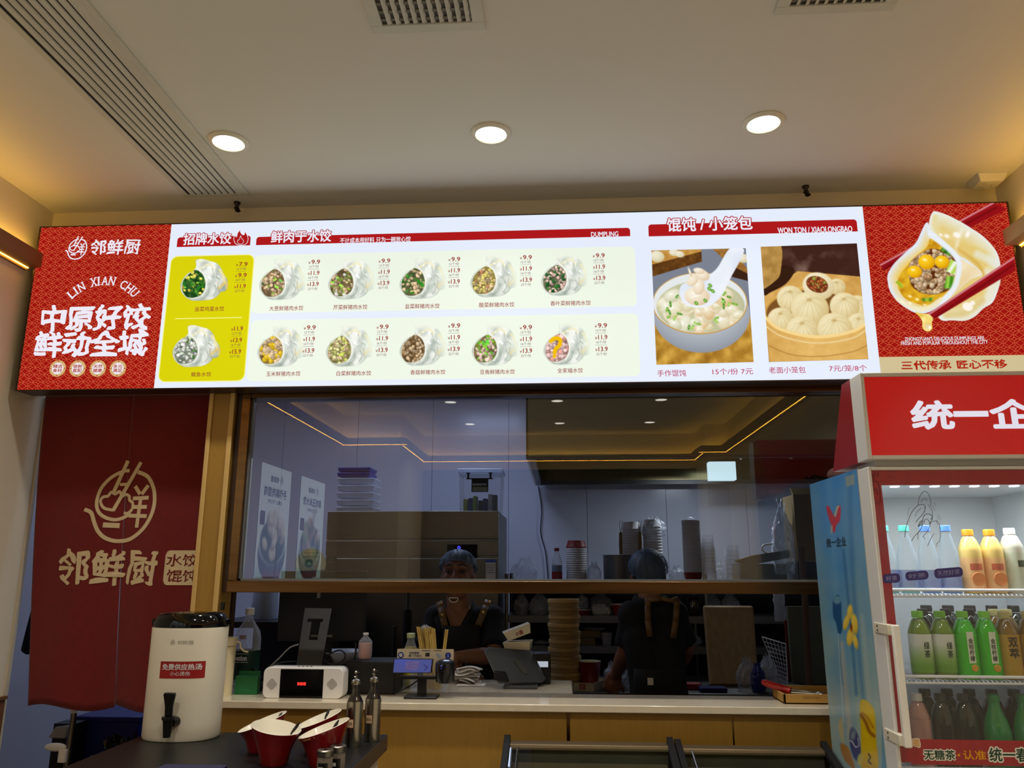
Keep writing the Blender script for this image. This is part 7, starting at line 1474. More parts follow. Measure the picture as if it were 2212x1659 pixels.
tline('无糖茶', 1996, 2063, 1620, 1641, 0.02, 0, 0.12); tline('认准', 2080, 2129, 1621, 1641, 0.02, 2); tline('统一春', 2137, 2222, 1616, 1645, 0.02, 0, 0.12); tline('喝', 1972, 1989, 1597, 1613, 0.01, 2, 0.14)
c_ = Vector((XY(2071, 1630, yt_), yt_, ZY(2071, 1631, yt_))); m.box(c_.x-0.003, c_.x+0.003, yt_-0.0005, yt_, c_.z-0.003, c_.z+0.003, 2)
m.build('slogan_lettering', [mat('slogan_green', (24, 60, 40), 0.5), mat('slogan_white', (220, 216, 200), 0.5), mat('slogan_yellow', (220, 150, 20), 0.5)], dr, smooth=0)
# grey drawing and purple lozenges: reflected wall art painted on the glass
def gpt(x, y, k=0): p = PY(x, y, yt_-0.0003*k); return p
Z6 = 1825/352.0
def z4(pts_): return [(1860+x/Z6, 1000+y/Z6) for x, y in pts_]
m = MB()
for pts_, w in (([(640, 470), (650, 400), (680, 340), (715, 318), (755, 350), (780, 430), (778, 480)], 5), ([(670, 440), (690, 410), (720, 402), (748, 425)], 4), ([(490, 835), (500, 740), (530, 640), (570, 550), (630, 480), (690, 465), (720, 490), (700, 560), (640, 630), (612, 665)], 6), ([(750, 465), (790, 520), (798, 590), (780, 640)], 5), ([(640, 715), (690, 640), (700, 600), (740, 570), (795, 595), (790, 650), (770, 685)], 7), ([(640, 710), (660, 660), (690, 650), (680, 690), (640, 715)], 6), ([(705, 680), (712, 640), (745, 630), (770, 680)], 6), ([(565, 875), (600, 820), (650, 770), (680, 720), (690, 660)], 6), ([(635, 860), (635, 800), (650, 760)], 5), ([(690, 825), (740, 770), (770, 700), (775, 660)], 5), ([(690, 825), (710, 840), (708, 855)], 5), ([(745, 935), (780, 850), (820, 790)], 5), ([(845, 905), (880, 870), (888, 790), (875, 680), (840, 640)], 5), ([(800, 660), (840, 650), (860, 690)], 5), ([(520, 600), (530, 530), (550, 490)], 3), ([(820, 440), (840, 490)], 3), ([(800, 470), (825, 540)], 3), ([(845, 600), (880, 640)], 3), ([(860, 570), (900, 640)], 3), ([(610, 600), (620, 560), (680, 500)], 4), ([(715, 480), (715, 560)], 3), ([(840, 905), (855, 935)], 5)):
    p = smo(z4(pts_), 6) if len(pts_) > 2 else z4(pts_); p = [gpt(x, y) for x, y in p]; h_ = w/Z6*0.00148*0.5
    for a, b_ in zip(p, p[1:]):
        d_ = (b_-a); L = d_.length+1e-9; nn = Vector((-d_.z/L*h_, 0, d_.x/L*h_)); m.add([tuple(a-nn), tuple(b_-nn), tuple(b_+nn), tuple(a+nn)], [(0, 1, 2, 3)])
m.build('mural_reflection', mat('reflection_grey', (92, 92, 94), 0.6), dr, smooth=0)
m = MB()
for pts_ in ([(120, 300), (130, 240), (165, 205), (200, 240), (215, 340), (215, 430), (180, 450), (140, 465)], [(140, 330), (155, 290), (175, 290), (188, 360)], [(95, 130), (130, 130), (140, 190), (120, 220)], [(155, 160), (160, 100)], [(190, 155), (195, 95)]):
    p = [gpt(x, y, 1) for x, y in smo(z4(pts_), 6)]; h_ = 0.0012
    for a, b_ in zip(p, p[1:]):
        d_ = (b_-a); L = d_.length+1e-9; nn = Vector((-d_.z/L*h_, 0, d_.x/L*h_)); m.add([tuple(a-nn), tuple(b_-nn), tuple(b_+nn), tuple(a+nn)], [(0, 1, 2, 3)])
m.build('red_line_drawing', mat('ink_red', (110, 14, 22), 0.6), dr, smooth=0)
for (xl, xr, yt, yb) in ((1907, 1944, 1241, 1261), (1956, 2006, 1236, 1255), (2019, 2081, 1229, 1250)):  # mirrored wall labels painted as flat purple shapes
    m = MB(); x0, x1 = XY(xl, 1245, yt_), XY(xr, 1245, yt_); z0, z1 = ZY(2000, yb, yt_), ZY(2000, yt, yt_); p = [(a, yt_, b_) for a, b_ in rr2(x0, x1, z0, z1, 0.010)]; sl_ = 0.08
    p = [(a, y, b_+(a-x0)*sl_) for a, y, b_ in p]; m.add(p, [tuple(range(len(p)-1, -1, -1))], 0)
    v0 = len(m.v); text(m, '天然好茶' if xr > 2060 else '好茶', (x0+0.008, yt_-0.0004, z0+0.007), (1, 0, sl_), UZ, (x1-x0)-0.016, (z1-z0)-0.012, 0.0, 1); m.build('label_reflection', [mat('reflection_purple', (62, 54, 120), 0.35), mat('reflection_lilac', (150, 150, 200), 0.4)], dr, smooth=0)
# door handle
m = MB(); hx0 = FX0+0.004; ha, hb_ = ZY(1940, 1350, 2.29), ZY(1960, 1616, 2.29)
m.prism(rr2(hx0, hx0+0.020, hb_, ha, 0.004, 3), (0, 2.285, 0), (1, 0, 0), (0, 0, 1), (0, 0.018, 0)); hd = m.build('handle', mat('handle_white', (224, 222, 214), 0.35), dr, bevel=0.003)
for zc in (ha-0.012, hb_+0.018):
    m = MB(); m.box(FX0-0.004, FX0+0.014, 2.298, 2.40, zc-0.016, zc+0.012); hk = m.build('bracket', mat('bracket_cream', (206, 200, 180), 0.4), hd, bevel=0.002)
    for k in (0, 1): m = MB(T(FX0-0.0042, 2.372, zc+0.004-0.012*k) @ RY(PI/2)); m.lathe([(0.003, -0.0015), (0.003, 0.001)], n=10); m.build('screw', STEEL, hk)
# lamp strip and shelves inside
for k in range(9): m = MB(); xx = XY(1933+43*k, 1054, 2.446); m.box(xx-0.010, xx+0.010, 2.436, 2.456, FZ-0.053, FZ-0.0505); m.build('led_lamp', glow('fridge_led', (238, 240, 255), 4.0), t)
WIRE = mat('white_coated_wire', (232, 234, 240), 0.3)
SHZ = [1.526, 1.287, 1.045]
for z in SHZ:
    m = MB(); xa, xb = FX0+0.034, FX1-0.034; ya = 2.432; r = 0.0042
    m.tube([(xa+0.008, ya+0.03, z+0.010), (xa, ya+0.006, z+0.010), (xa+0.010, ya, z+0.010), (xb-0.01, ya, z+0.010), (xb, ya+0.006, z+0.010)], r, 8); m.tube([(xa, ya+0.003, z-0.008), (xb, ya+0.003, z-0.008)], r*0.8, 8); m.tube([(xa, ya+0.006, z+0.010), (xa-0.002, ya+0.004, z-0.008)], r*0.8, 8)
    sh = m.build('shelf', WIRE, t)
    for k in range(46): xx = xa+0.006+(xb-xa-0.012)*k/45; m = MB(); m.tube([(xx, ya+0.003, z-0.007), (xx, ya+0.010, z-0.002), (xx, 2.83, z-0.002)], 0.0014, 5, cap=False); m.build('shelf_wire', WIRE, sh)
# ------------------------------------------------------------ drinks
def drink(px, y, z, r, h, label, grp, kind, name='drink_bottle'):
    x = XY(px, 1300, y); t = thing(name, label, 'bottle', (x, y, z), grp)
    if kind == 'water':
        m = MB(T(x, y, z)); m.lathe([(r*0.9, 0), (r, 0.01), (r, h*0.45), (r*0.95, h*0.55), (r*0.45, h*0.86), (r*0.42, h*0.92)], n=22); m.build('body', film_mat('water_pet', (180, 206, 226), 0.10, 0.1), t)
        c = {'t': (96, 206, 190), 'b': (92, 140, 226)}[grp[-1] if False else ('t' if 'teal' in label else 'b')]
        m = MB(T(x, y, z)); m.lathe([(r*1.01, h*0.08), (r*1.01, h*0.34)], n=22, cap0=False, cap1=False); m.build('label', film_mat('water_label', (110, 130, 190), 0.5), t)
        m = MB(T(x, y, z)); m.lathe([(r*0.52, h*0.91), (r*0.50, h*1.0)], n=20); m.build('cap', mat('cap_teal' if 'teal' in label else 'cap_blue', c, 0.35), t, bevel=0.001)
        m = MB(T(x, y, z)); m.lathe([(r*0.86, 0.001), (r*0.86, 0.008)], n=20); m.build('tinted_base', mat('cap_teal' if 'teal' in label else 'cap_blue', c), t); return
    body, lab, cap, lz = {'juice': ((236, 204, 120), (240, 188, 130), (240, 150, 30), (0.02, 0.55)), 'milk': ((222, 222, 206), (206, 214, 190), (226, 224, 222), (0.03, 0.62)), 'green_tea': ((96, 120, 30), None, (126, 200, 70), (0.10, 0.66)),
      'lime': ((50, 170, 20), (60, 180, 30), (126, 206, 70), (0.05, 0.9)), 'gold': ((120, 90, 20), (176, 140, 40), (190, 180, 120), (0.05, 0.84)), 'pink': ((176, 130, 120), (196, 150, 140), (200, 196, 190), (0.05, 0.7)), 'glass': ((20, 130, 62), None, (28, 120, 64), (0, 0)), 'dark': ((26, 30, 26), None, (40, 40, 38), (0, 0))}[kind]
    gl = 0.08 if kind in ('lime', 'glass', 'dark', 'milk') else 0.14
    if kind == 'glass': pf = [(r*0.94, 0), (r, 0.008), (r, h*0.50), (r*0.80, h*0.66), (r*0.44, h*0.82), (r*0.40, h*0.93)]
    elif kind == 'milk': pf = [(r*0.9, 0), (r, 0.01), (r, h*0.62), (r*0.98, h*0.68), (r*1.0, h*0.72), (r*0.62, h*0.87), (r*0.40, h*0.90)]
    else: pf = [(r*0.9, 0), (r, 0.01), (r*0.99, h*0.12), (r*0.96, h*0.135), (r*0.99, h*0.15), (r, h*0.66), (r*0.97, h*0.70), (r*0.62, h*0.85), (r*0.44, h*0.89)]
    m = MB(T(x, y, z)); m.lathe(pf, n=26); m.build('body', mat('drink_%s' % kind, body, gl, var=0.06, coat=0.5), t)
    if lab and kind != 'green_tea':
        m = MB(T(x, y, z)); m.lathe([(r*1.012, h*lz[0]), (r*1.012, h*min(lz[1], 0.66))], n=26, cap0=False, cap1=False); m.build('label', mat('label_%s' % kind, lab, 0.4, var=0.08, scale=40), t)
    m = MB(T(x, y, z)); cr = 0.50 if kind != 'glass' else 0.46; m.lathe([(r*cr, h*0.90), (r*cr, h*0.985), (r*cr*0.92, h)], n=20); m.build('cap', mat('cap_%s' % kind, cap, 0.4), t)
    yf = y-r*1.03
    def onlab(s_, cx_, cz_, w, hh, mt_, nm='label_lettering', off=0.02, extra=None):
        q = MB()
        if extra: extra(q)
        for i, ch in enumerate(s_): text(q, ch, (x+cx_-w/2, 0, z+cz_-i*hh*1.15), UX, UZ, w, hh, off, 0)
        q.v = [(a, y-math.sqrt(max(0, (r*1.02)**2-(a-x)**2))-0.0006+_, b_) for a, _, b_ in q.v]; return q.build(nm, mt_, t, smooth=0)
    def patch(q, ax, bx, za, zb_, mi):
        nn = 6
        for i in range(nn): u0, u1 = ax+(bx-ax)*i/nn, ax+(bx-ax)*(i+1)/nn; q.add([(x+u0, 0, z+za), (x+u1, 0, z+za), (x+u1, 0, z+zb_), (x+u0, 0, z+zb_)], [(0, 1, 2, 3)], mi)
    def curved(nm, ax, bx, za, zb_, mt_, lift=0.0003):
        q = MB(); patch(q, ax, bx, za, zb_, 0); q.v = [(a, y-math.sqrt(max(0, (r*1.016)**2-(a-x)**2))-lift, b_) for a, _, b_ in q.v]; return q.build(nm, mt_, t, smooth=0)
    INK = mat('label_ink', (38, 60, 34), 0.6)
    if kind == 'green_tea':
        cvv = Cv(-1, 0, 1, 1, 0.05, (206, 210, 200)); cvv.c = cvv.mix((206, 210, 200), (96, 150, 40), (cvv.Y-0.25)/0.6)
        cvv.sheet('label', lambda u, v: (x+r*1.012*math.sin(u*1.9), y-r*1.012*math.cos(u*1.9), z+h*(0.66-0.56*v)), print_mat('tea_label', False), t)
        onlab('绿茶', 0.004, h*0.44, 0.016, 0.020, INK)
    elif kind == 'lime':
        curved('white_strip', -0.009, 0.010, h*0.24, h*0.70, mat('strip_white', (214, 220, 200), 0.5)); onlab('金桔柠檬', 0.0005, h*0.53, 0.013, 0.014, INK); 
        q = MB(T(x+0.004, y-r*1.005, z+h*0.17) @ RX(PI/2)); q.lathe([(0.010, 0), (0.009, 0.002)], n=18); q.build('kumquat_print', mat('kumquat', (206, 150, 40), 0.5), t)
    elif kind == 'gold': onlab('双萃', 0.0, h*0.48, 0.026, 0.026, mat('gold_ink', (50, 34, 10), 0.6), off=0.03)
    elif kind == 'juice': curved('red_tag', -0.018, 0.016, h*0.36, h*0.46, mat('tag_red', (196, 96, 70), 0.5)); q = MB(T(x, y-r*1.0, z+h*0.22) @ RX(PI/2)); q.lathe([(r*0.62, 0), (r*0.60, 0.0022)], n=24); q.build('fruit_print', mat('fruit_print', (226, 140, 80), 0.5), t); onlab('果汁', 0.002, h*0.385, 0.010, 0.010, PAPERW) if False else None
    elif kind == 'milk': curved('dark_print', -0.004, 0.020, h*0.40, h*0.50, mat('print_dark_green', (50, 70, 40), 0.5))
    elif kind == 'glass': curved('print', -0.012, 0.014, h*0.10, h*0.22, mat('glass_print', (130, 110, 70), 0.5))
rows = 'top', 'middle', 'bottom'
yb1 = 2.478
for px, k, l in ((1926, 'water', 'clear water bottle with teal cap half hidden by the door edge, top shelf'), (1971, 'water', 'clear water bottle with teal cap, second on the top fridge shelf'), (2018, 'water', 'clear water bottle with blue cap left of another blue one, top fridge shelf'), (2063, 'water', 'clear water bottle with blue cap next to the juice, top fridge shelf'),
                 (2111, 'juice', 'orange capped juice bottle, left of the two on the top fridge shelf'), (2158, 'juice', 'orange capped juice bottle, right of the two on the top fridge shelf'), (2203, 'milk', 'white capped milky bottle beside the juice on the top fridge shelf')):
    hz_ = {'water': 0.198, 'juice': 0.186, 'milk': 0.190}[k]; drink(px-2, yb1, SHZ[0], 0.0315 if k != 'water' else 0.029, hz_, l, 'drinks on the top fridge shelf', k)
for px, k, l in ((1978, 'green_tea', 'green tea bottle with white green label, left of two on the middle shelf'), (2026, 'green_tea', 'green tea bottle with white green label, right of two on the middle shelf'), (2074, 'lime', 'bright green citrus drink bottle, left of two on the middle shelf'), (2121, 'lime', 'bright green citrus drink bottle, right of two on the middle shelf'), (2164, 'gold', 'golden brown drink bottle beside the green citrus drinks, middle shelf'), (2214, 'gold', 'golden brown drink bottle at the frame edge, middle shelf')):
    drink(px, yb1, SHZ[1], 0.0315, 0.188, l, 'drinks on the middle fridge shelf', k)
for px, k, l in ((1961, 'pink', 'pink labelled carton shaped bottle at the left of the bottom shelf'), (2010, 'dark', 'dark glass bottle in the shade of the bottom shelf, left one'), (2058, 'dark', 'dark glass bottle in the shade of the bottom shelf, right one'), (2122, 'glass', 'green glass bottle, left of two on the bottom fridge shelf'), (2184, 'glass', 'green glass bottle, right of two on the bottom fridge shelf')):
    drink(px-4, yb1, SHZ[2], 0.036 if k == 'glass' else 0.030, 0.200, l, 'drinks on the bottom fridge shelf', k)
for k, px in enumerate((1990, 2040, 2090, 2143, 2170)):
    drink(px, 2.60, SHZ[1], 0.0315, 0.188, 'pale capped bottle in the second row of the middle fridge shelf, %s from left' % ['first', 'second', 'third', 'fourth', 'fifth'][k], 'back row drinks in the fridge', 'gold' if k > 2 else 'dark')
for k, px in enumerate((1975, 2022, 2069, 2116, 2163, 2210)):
    drink(px, 2.575, SHZ[2], 0.033, 0.200, 'dark bottle added to darken the back row of the bottom fridge shelf', 'back row drinks on the bottom fridge shelf', 'dark')  # dark bottles added so the bottom shelf falls off into darkness
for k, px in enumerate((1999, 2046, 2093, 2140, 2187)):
    drink(px, 2.69, SHZ[1], 0.034, 0.195, 'dark bottle added to darken the deep third row of the middle fridge shelf', 'third row drinks in the fridge', 'dark')  # dark row added to deepen the fridge interior
bag('cloth_bundle', 'dark red brown net sack lying on the fridge top behind its header', 1.06, 2.755, FZ, 0.14, 0.08, 0.07, 91, mt=mat('net_sack', (66, 32, 26), 0.8, var=0.3, scale=60))
# ================================================================== condiment stand in front of the counter, lower left
TZ = 1.088
t = thing('condiment_stand', 'black topped condiment stand with white side in front of the counter', 'side table', (-1.15, 2.3, 0))
m = MB(); m.box(-1.31, -0.553, 1.85, 2.61, TZ-0.045, TZ); m.build('top', mat('stand_black', (12, 11, 11), 0.42, var=0.1, spec=0.35), t, bevel=0.002)
m = MB(); m.box(-1.29, -0.575, 1.88, 2.59, 0.06, TZ-0.0455); m.build('cabinet', mat('stand_white', (206, 200, 188), 0.5), t)
m = MB(); m.box(-0.5525, -0.5515, 1.85, 2.61, TZ-0.045, TZ-0.001); m.build('edge_band', mat('edge_brown', (66, 56, 50), 0.4), t)
m = MB(); m.box(-1.31, -0.6, 1.9, 2.57, 0, 0.06); m.build('plinth', BLACKP, t)
m = MB(); q = PZ(400, 1652, TZ); m.box(-1.05, -0.88, 1.98, PZ(400, 1656, TZ).y, TZ, TZ+0.006); tag(m.build('blue_mat', mat('blue_mat_cloth', (30, 29, 62), 0.8), bevel=0.002), 'dark blue mat lying on the condiment stand before the soup dispenser', 'mat')
# soup dispenser
t = thing('soup_dispenser', 'white oval soup dispenser with black lid, red notice and black tap', 'dispenser', (-1.15, 2.5, TZ)); dY = 2.535
cxm = PZ(392, 1593, TZ).x-0.0; bx0, bx1 = XY(313, 1585, dY), XY(471, 1580, dY); tx0, tx1 = XY(336, 1355, dY), XY(490, 1352, dY)
cx_ = (bx0+bx1)/2; rb, rt = (bx1-bx0)/2, (tx1-tx0)/2; hz_ = Z(413, 1353, dY)-TZ
sh_ = (tx0+tx1)/2-cx_
m = MB(T(cx_, dY, TZ)); N_ = 44
m.lathe([(rb*0.96, 0), (rb*1.0, 0.008), (rb*1.0, 0.05), (rt*1.0, hz_-0.004), (rt*0.99, hz_)], n=N_, sx=1.0, sy=0.74, sq=0.12); m.v = [(x+sh_*max(0, (z-TZ)/hz_), y, z) for x, y, z in m.v]; m.build('body', mat('dispenser_white', (218, 212, 194), 0.32, var=0.015, coat=0.2), t)
ctx = cx_+sh_
m = MB(T(ctx, dY, TZ+hz_)); m.lathe([(rt*0.985, 0.0005), (rt*0.98, 0.014), (rt*0.90, 0.034), (rt*0.78, 0.043), (rt*0.30, 0.046), (0, 0.0465)], n=N_, sy=0.74, sq=0.12, cap1=False); lo = m.build('lid', BLACKG, t)
for s_ in (-1, 1): m = MB(); m.box(ctx+s_*rt*0.97-0.008, ctx+s_*rt*0.97+0.008, dY-0.02, dY+0.02, TZ+hz_+0.004, TZ+hz_+0.024); m.build('lid_clip', BLACKG, lo, bevel=0.003)
m = MB(T(ctx, dY, TZ+hz_)); m.lathe([(rb*0.97, -hz_-0.0), (rb*1.005, -hz_+0.001)], n=N_, sy=0.74, sq=0.12); m.v = [(x-sh_, y, z) for x, y, z in m.v]; m.build('foot_ring', BLACKP, t)
def fy_(x, z):     # front surface of the oval body
    k = (z-TZ)/hz_; r = rb+(rt-rb)*k; u = min(0.999, abs(x-(cx_+sh_*k))/r); c = u**(1/0.88); return dY-r*0.74*math.sqrt(max(0, 1-c*c))**0.88
def wrap(mb, lift): mb.v = [(x, fy_(x, z)-lift+y, z) for x, y, z in mb.v]; return mb
nx0, nx1, nz0, nz1 = XY(346, 1450, dY-0.08), XY(438, 1450, dY-0.08), Z(392, 1466, dY-0.085), Z(392, 1429, dY-0.085)
m = MB()
for i in range(12): a, b_ = nx0+(nx1-nx0)*i/12, nx0+(nx1-nx0)*(i+1)/12; m.add([(a, 0, nz0), (b_, 0, nz0), (b_, 0, nz1), (a, 0, nz1)], [(0, 1, 2, 3)], 0)
wrap(m, 0.0006); no = m.build('notice', mat('notice_red', (150, 20, 22), 0.45), t, smooth=0)
m = MB(); w_ = nx1-nx0; h_ = nz1-nz0; text(m, '免费供应热汤', (nx0+w_*0.06, 0, nz0+h_*0.50), UX, UZ, w_*0.88, h_*0.36, 0.02); text(m, '小心烫伤', (nx0+w_*0.26, 0, nz0+h_*0.17), UX, UZ, w_*0.45, h_*0.24, 0.006); wrap(m, 0.0012); m.build('notice_lettering', PAPERW, no, smooth=0)
m = MB(); kz = Z(395, 1388, dY-0.085); emblem(m, (XY(374, 1387, dY-0.085), 0, kz), UX, UZ, 0.0065, 0, (0, 0, 0)); text(m, '邻鲜厨', (XY(383, 1387, dY-0.085), 0, kz-0.006), UX, UZ, 0.050, 0.012, 0.01); wrap(m, 0.0006); m.build('faint_logo', mat('faint_grey', (176, 170, 158), 0.4), t, smooth=0)
tx_, tz_ = XY(367, 1560, dY-0.1), Z(370, 1560, dY-0.1); fy = fy_(tx_, tz_)
m = MB(); m.tube([(tx_+0.012, fy+0.004, tz_), (tx_+0.006, fy-0.018, tz_)], 0.014, 16); m.tube([(tx_, fy-0.026, tz_+0.012), (tx_, fy-0.026, tz_+0.006), (tx_, fy-0.026, tz_-0.040)], [0.017, 0.015, 0.0105], 16); m.tube([(tx_, fy-0.026, tz_+0.010), (tx_, fy-0.026, tz_+0.018)], 0.019, 16); tp_ = m.build('tap', BLACKP, t)
m = MB(); m.prism([(-0.011, 0), (0.011, 0), (0.012, 0.03), (0.019, 0.062), (0.018, 0.068), (-0.015, 0.068), (-0.017, 0.062), (-0.011, 0.03)], (tx_, fy-0.032, tz_+0.018), (1, 0, 0), (0, -0.12, 1), (0, 0.012, 0)); m.build('lever', BLACKP, tp_, bevel=0.003)
# slanted red bowls with spoons
def slant_bowl(px, py, y, r, tilt, label, mess=False, spoon=True):
    x = XY(px, py, y); zr = Z(px, py, y)-TZ; t = thing('condiment_bowl', label, 'bowl', (x, y, TZ), 'red slant rimmed condiment bowls'); n = 40
    def ring(r_, z_, k): return [(x+r_*math.cos(2*PI*i/n), y+r_*math.sin(2*PI*i/n), TZ+z_+k*(tilt[0]*math.cos(2*PI*i/n)+tilt[1]*math.sin(2*PI*i/n))) for i in range(n)]
    def loft(rings, mt_, nm, cap):
        m = MB(); vs = [p for q in rings for p in q]; fs = [(a*n+i, a*n+(i+1) % n, (a+1)*n+(i+1) % n, (a+1)*n+i) for a in range(len(rings)-1) for i in range(n)]
        if cap: fs.append(tuple(range(n-1, -1, -1)) if cap < 0 else tuple((len(rings)-1)*n+i for i in range(n)))
        m.add(vs, fs); return m.build(nm, mt_, t, smooth=50)
    loft([ring(r*0.50, 0, 0), ring(r*0.54, 0.004, 0), ring(r*0.66, zr*0.40, 0.05), ring(r*0.85, zr*0.75, 0.5), ring(r, zr, 1)], REDB, 'outside', -1)
    loft([ring(r, zr+0.0004, 1), ring(r*0.975, zr+0.0012, 1), ring(r*0.955, zr-0.002, 1), ring(r*0.80, zr*0.74, 0.5), ring(r*0.60, zr*0.40, 0.05), ring(r*0.45, 0.03, 0)], WHB, 'inside', 1)
    loft([ring(r*0.52, 0.036, 0), ring(r*0.30, 0.038, 0)], mat('chili_oil', (120, 60, 16), 0.3) if mess else mat('sauce_dark', (60, 40, 24), 0.4), 'sauce', 1)
    if mess:
        g_ = random.Random(5); m = MB()
        for i in range(26):
            a = PI*1.02+g_.random()*1.5; k = 0.88+0.08*g_.random(); rr_ = r*k; z_ = zr*(0.80+0.19*g_.random()) if k > 0.9 else zr*0.8
            m.ball((x+rr_*math.cos(a)*0.98, y+rr_*math.sin(a)*0.98, TZ+zr*0.93+0.9*(tilt[0]*math.cos(a)+tilt[1]*math.sin(a))), 0.0022+0.002*g_.random(), 6, 4)
        m.build('sauce_specks', mat('chili_flake', (130, 80, 20), 0.5), t)
    return x, y, zr
def spoon(pts, label):
    P_ = [PY(a, b_, y_) for a, b_, y_ in pts]; m = MB(); m.tube([P_[0], P_[0].lerp(P_[1], 0.35), P_[0].lerp(P_[1], 0.75), P_[1], P_[2]], [0.0015, 0.0042, 0.0038, 0.0025, 0.003], 10); d_ = P_[2]; m.ball((d_.x, d_.y, d_.z-0.004), (0.010, 0.014, 0.004), 12, 6); tag(m.build('spoon', BLACKP), label, 'spoon', 'black sauce spoons')
slant_bowl(567, 1559, 2.36, 0.066, (0.024, 0.006), 'red slant rimmed bowl, white inside, back left of four on the stand')
slant_bowl(597, 1571, 2.215, 0.066, (-0.012, 0.004), 'red slant rimmed bowl, white inside, front left of four on the stand')
slant_bowl(688, 1553, 2.36, 0.064, (0.022, 0.006), 'red slant rimmed bowl, white inside, back right of four on the stand')
slant_bowl(700, 1573, 2.215, 0.066, (0.022, 0.004), 'red slant rimmed bowl with sauce stains, front right of four on the stand', mess=True)
spoon([(609, 1539, 2.38), (603, 1550, 2.37), (596, 1600, 2.36)], 'black spoon in the back left red bowl'); spoon([(648, 1560, 2.20), (630, 1583, 2.21), (615, 1625, 2.215)], 'black spoon in the front left red bowl')
spoon([(712, 1531, 2.38), (703, 1550, 2.37), (698, 1600, 2.36)], 'black spoon in the back right red bowl'); spoon([(732, 1555, 2.21), (717, 1580, 2.21), (708, 1625, 2.215)], 'black spoon in the stained front right red bowl')
# oil and vinegar bottles
def oil(px, pyb, pyt, label, tagtxt):
    b0 = PZ(px, pyb, TZ); y = b0.y+0.0; x = b0.x; t = thing('oil_bottle', label, 'oil bottle', (x, y, TZ), 'steel oil bottles'); r = 0.0245
    zs = Z(px+1, pyt+52, y)-TZ; zt_ = Z(px+3, pyt, y)-TZ
    BS = mat('bottle_steel', (168, 162, 150), 0.24, metal=1.0, var=0.05, scale=3, stretch=(20, 20, 1), aniso=0.4)
    m = MB(T(x, y, TZ)); m.lathe([(r*0.97, 0), (r, 0.003), (r, zs-0.012), (r*0.95, zs-0.004)], n=36); m.build('steel_sleeve', BS, t)
    m = MB(T(x, y, TZ)); m.lathe([(r*0.93, zs-0.006), (r*0.80, zs+0.004), (r*0.45, zs+0.016), (r*0.40, zs+0.044)], n=28); m.build('dark_neck', mat('dark_glass', (26, 22, 20), 0.08, coat=0.6), t)
    m = MB(T(x, y, TZ)); m.lathe([(r*0.50, zs+0.042), (r*0.55, zs+0.048), (r*0.50, zs+0.054), (r*0.2, zs+0.058)], n=22); m.tube([(0, 0, zs+0.055), (0.0, 0, zs+0.068), (-0.005, 0, zt_-0.004)], [0.0042, 0.0038, 0.003], 10); m.ball((-0.001, 0, zs+0.076), 0.0052, 10, 6); sp_ = m.build('pour_spout', BS, t)
    m = MB(); m.ball((x+0.008, y, TZ+zs+0.074), 0.0028, 8, 6); m.build('stopper', BLACKP, sp_)
    def cyl(u, z_, k=1.006): a = u/r; return (x+r*k*math.sin(a), y-r*k*math.cos(a), TZ+z_)
    z0 = zs*0.42
    m = MB(); m.grid(lambda u, v: cyl(-0.016+0.020*u, z0+0.024*v, 1.012), 8, 1, mi=0); m.grid(lambda u, v: cyl(-0.0148+0.0176*u, z0+0.0012+0.0216*v, 1.03), 8, 1, mi=1)
    v0 = len(m.v); text(m, tagtxt, (-0.0125, 0, z0+0.007), UX, UZ, 0.013, 0.009, 0.0, 2); m.v[v0:] = [cyl(a, c, 1.05) for a, b_, c in m.v[v0:]]
    m.build('label', [mat('tag_orange', (170, 76, 40), 0.5), mat('tag_cream', (214, 190, 156), 0.5), mat('tag_ink', (90, 50, 30), 0.6)], t, smooth=0)
oil(763, 1612, 1459, 'steel oil bottle with pour spout, left and nearer of two on the stand', '香醋'); oil(803, 1600, 1453, 'steel oil bottle with pour spout, right and farther of two on the stand', '酱油')
def shaker(px, pyt, y, label):
    x = XY(px, 1640, y); zt_ = Z(px, pyt, y)-TZ; t = thing('spice_shaker', label, 'shaker', (x, y, TZ), 'glass spice shakers'); r = 0.0195
    m = MB(T(x, y, TZ)); m.lathe([(r*0.95, 0), (r, 0.004), (r, zt_-0.018), (r*0.92, zt_-0.014)], n=28); m.build('glass', film_mat('shaker_glass', (150, 140, 124), 0.35, 0.1), t); m = MB(T(x, y, TZ)); m.lathe([(r*0.9, 0.002), (r*0.9, max(0.012, zt_*0.6))], n=24); m.build('spice', mat('pepper', (86, 66, 44), 0.8, var=0.3, scale=300), t)
    m = MB(T(x, y, TZ)); m.lathe([(r*1.05, zt_-0.017), (r*1.08, zt_-0.003), (r*0.98, zt_)], n=28); m.build('lid', STEEL, t, bevel=0.001)
    m = MB(T(x, y, TZ)); a0, a1 = -2.3, -0.9
    m.add([(r*1.02*math.cos(a), r*1.02*math.sin(a), zz) for zz in (0.0, 0.030) for a in np.linspace(a0, a1, 9)], [(i, i+1, 10+i, 9+i) for i in range(8)]); lb = m.build('label', BLACKP, t)
    m = MB(); text(m, '胡椒', (x-0.012, 0, TZ+0.012), UX, UZ, 0.014, 0.009, 0.02); m.v = [(a, y-math.sqrt(max(1e-9, (r*1.05)**2-(a-x)**2))+b_, c) for a, b_, c in m.v]; m.build('lettering', PAPERW, lb, smooth=0)
shaker(702, 1618, 2.12, 'glass spice shaker with steel lid, left and nearer of two at the frame bottom'); shaker(729, 1609, 2.17, 'glass spice shaker with steel lid, right and farther of two beside bowls')
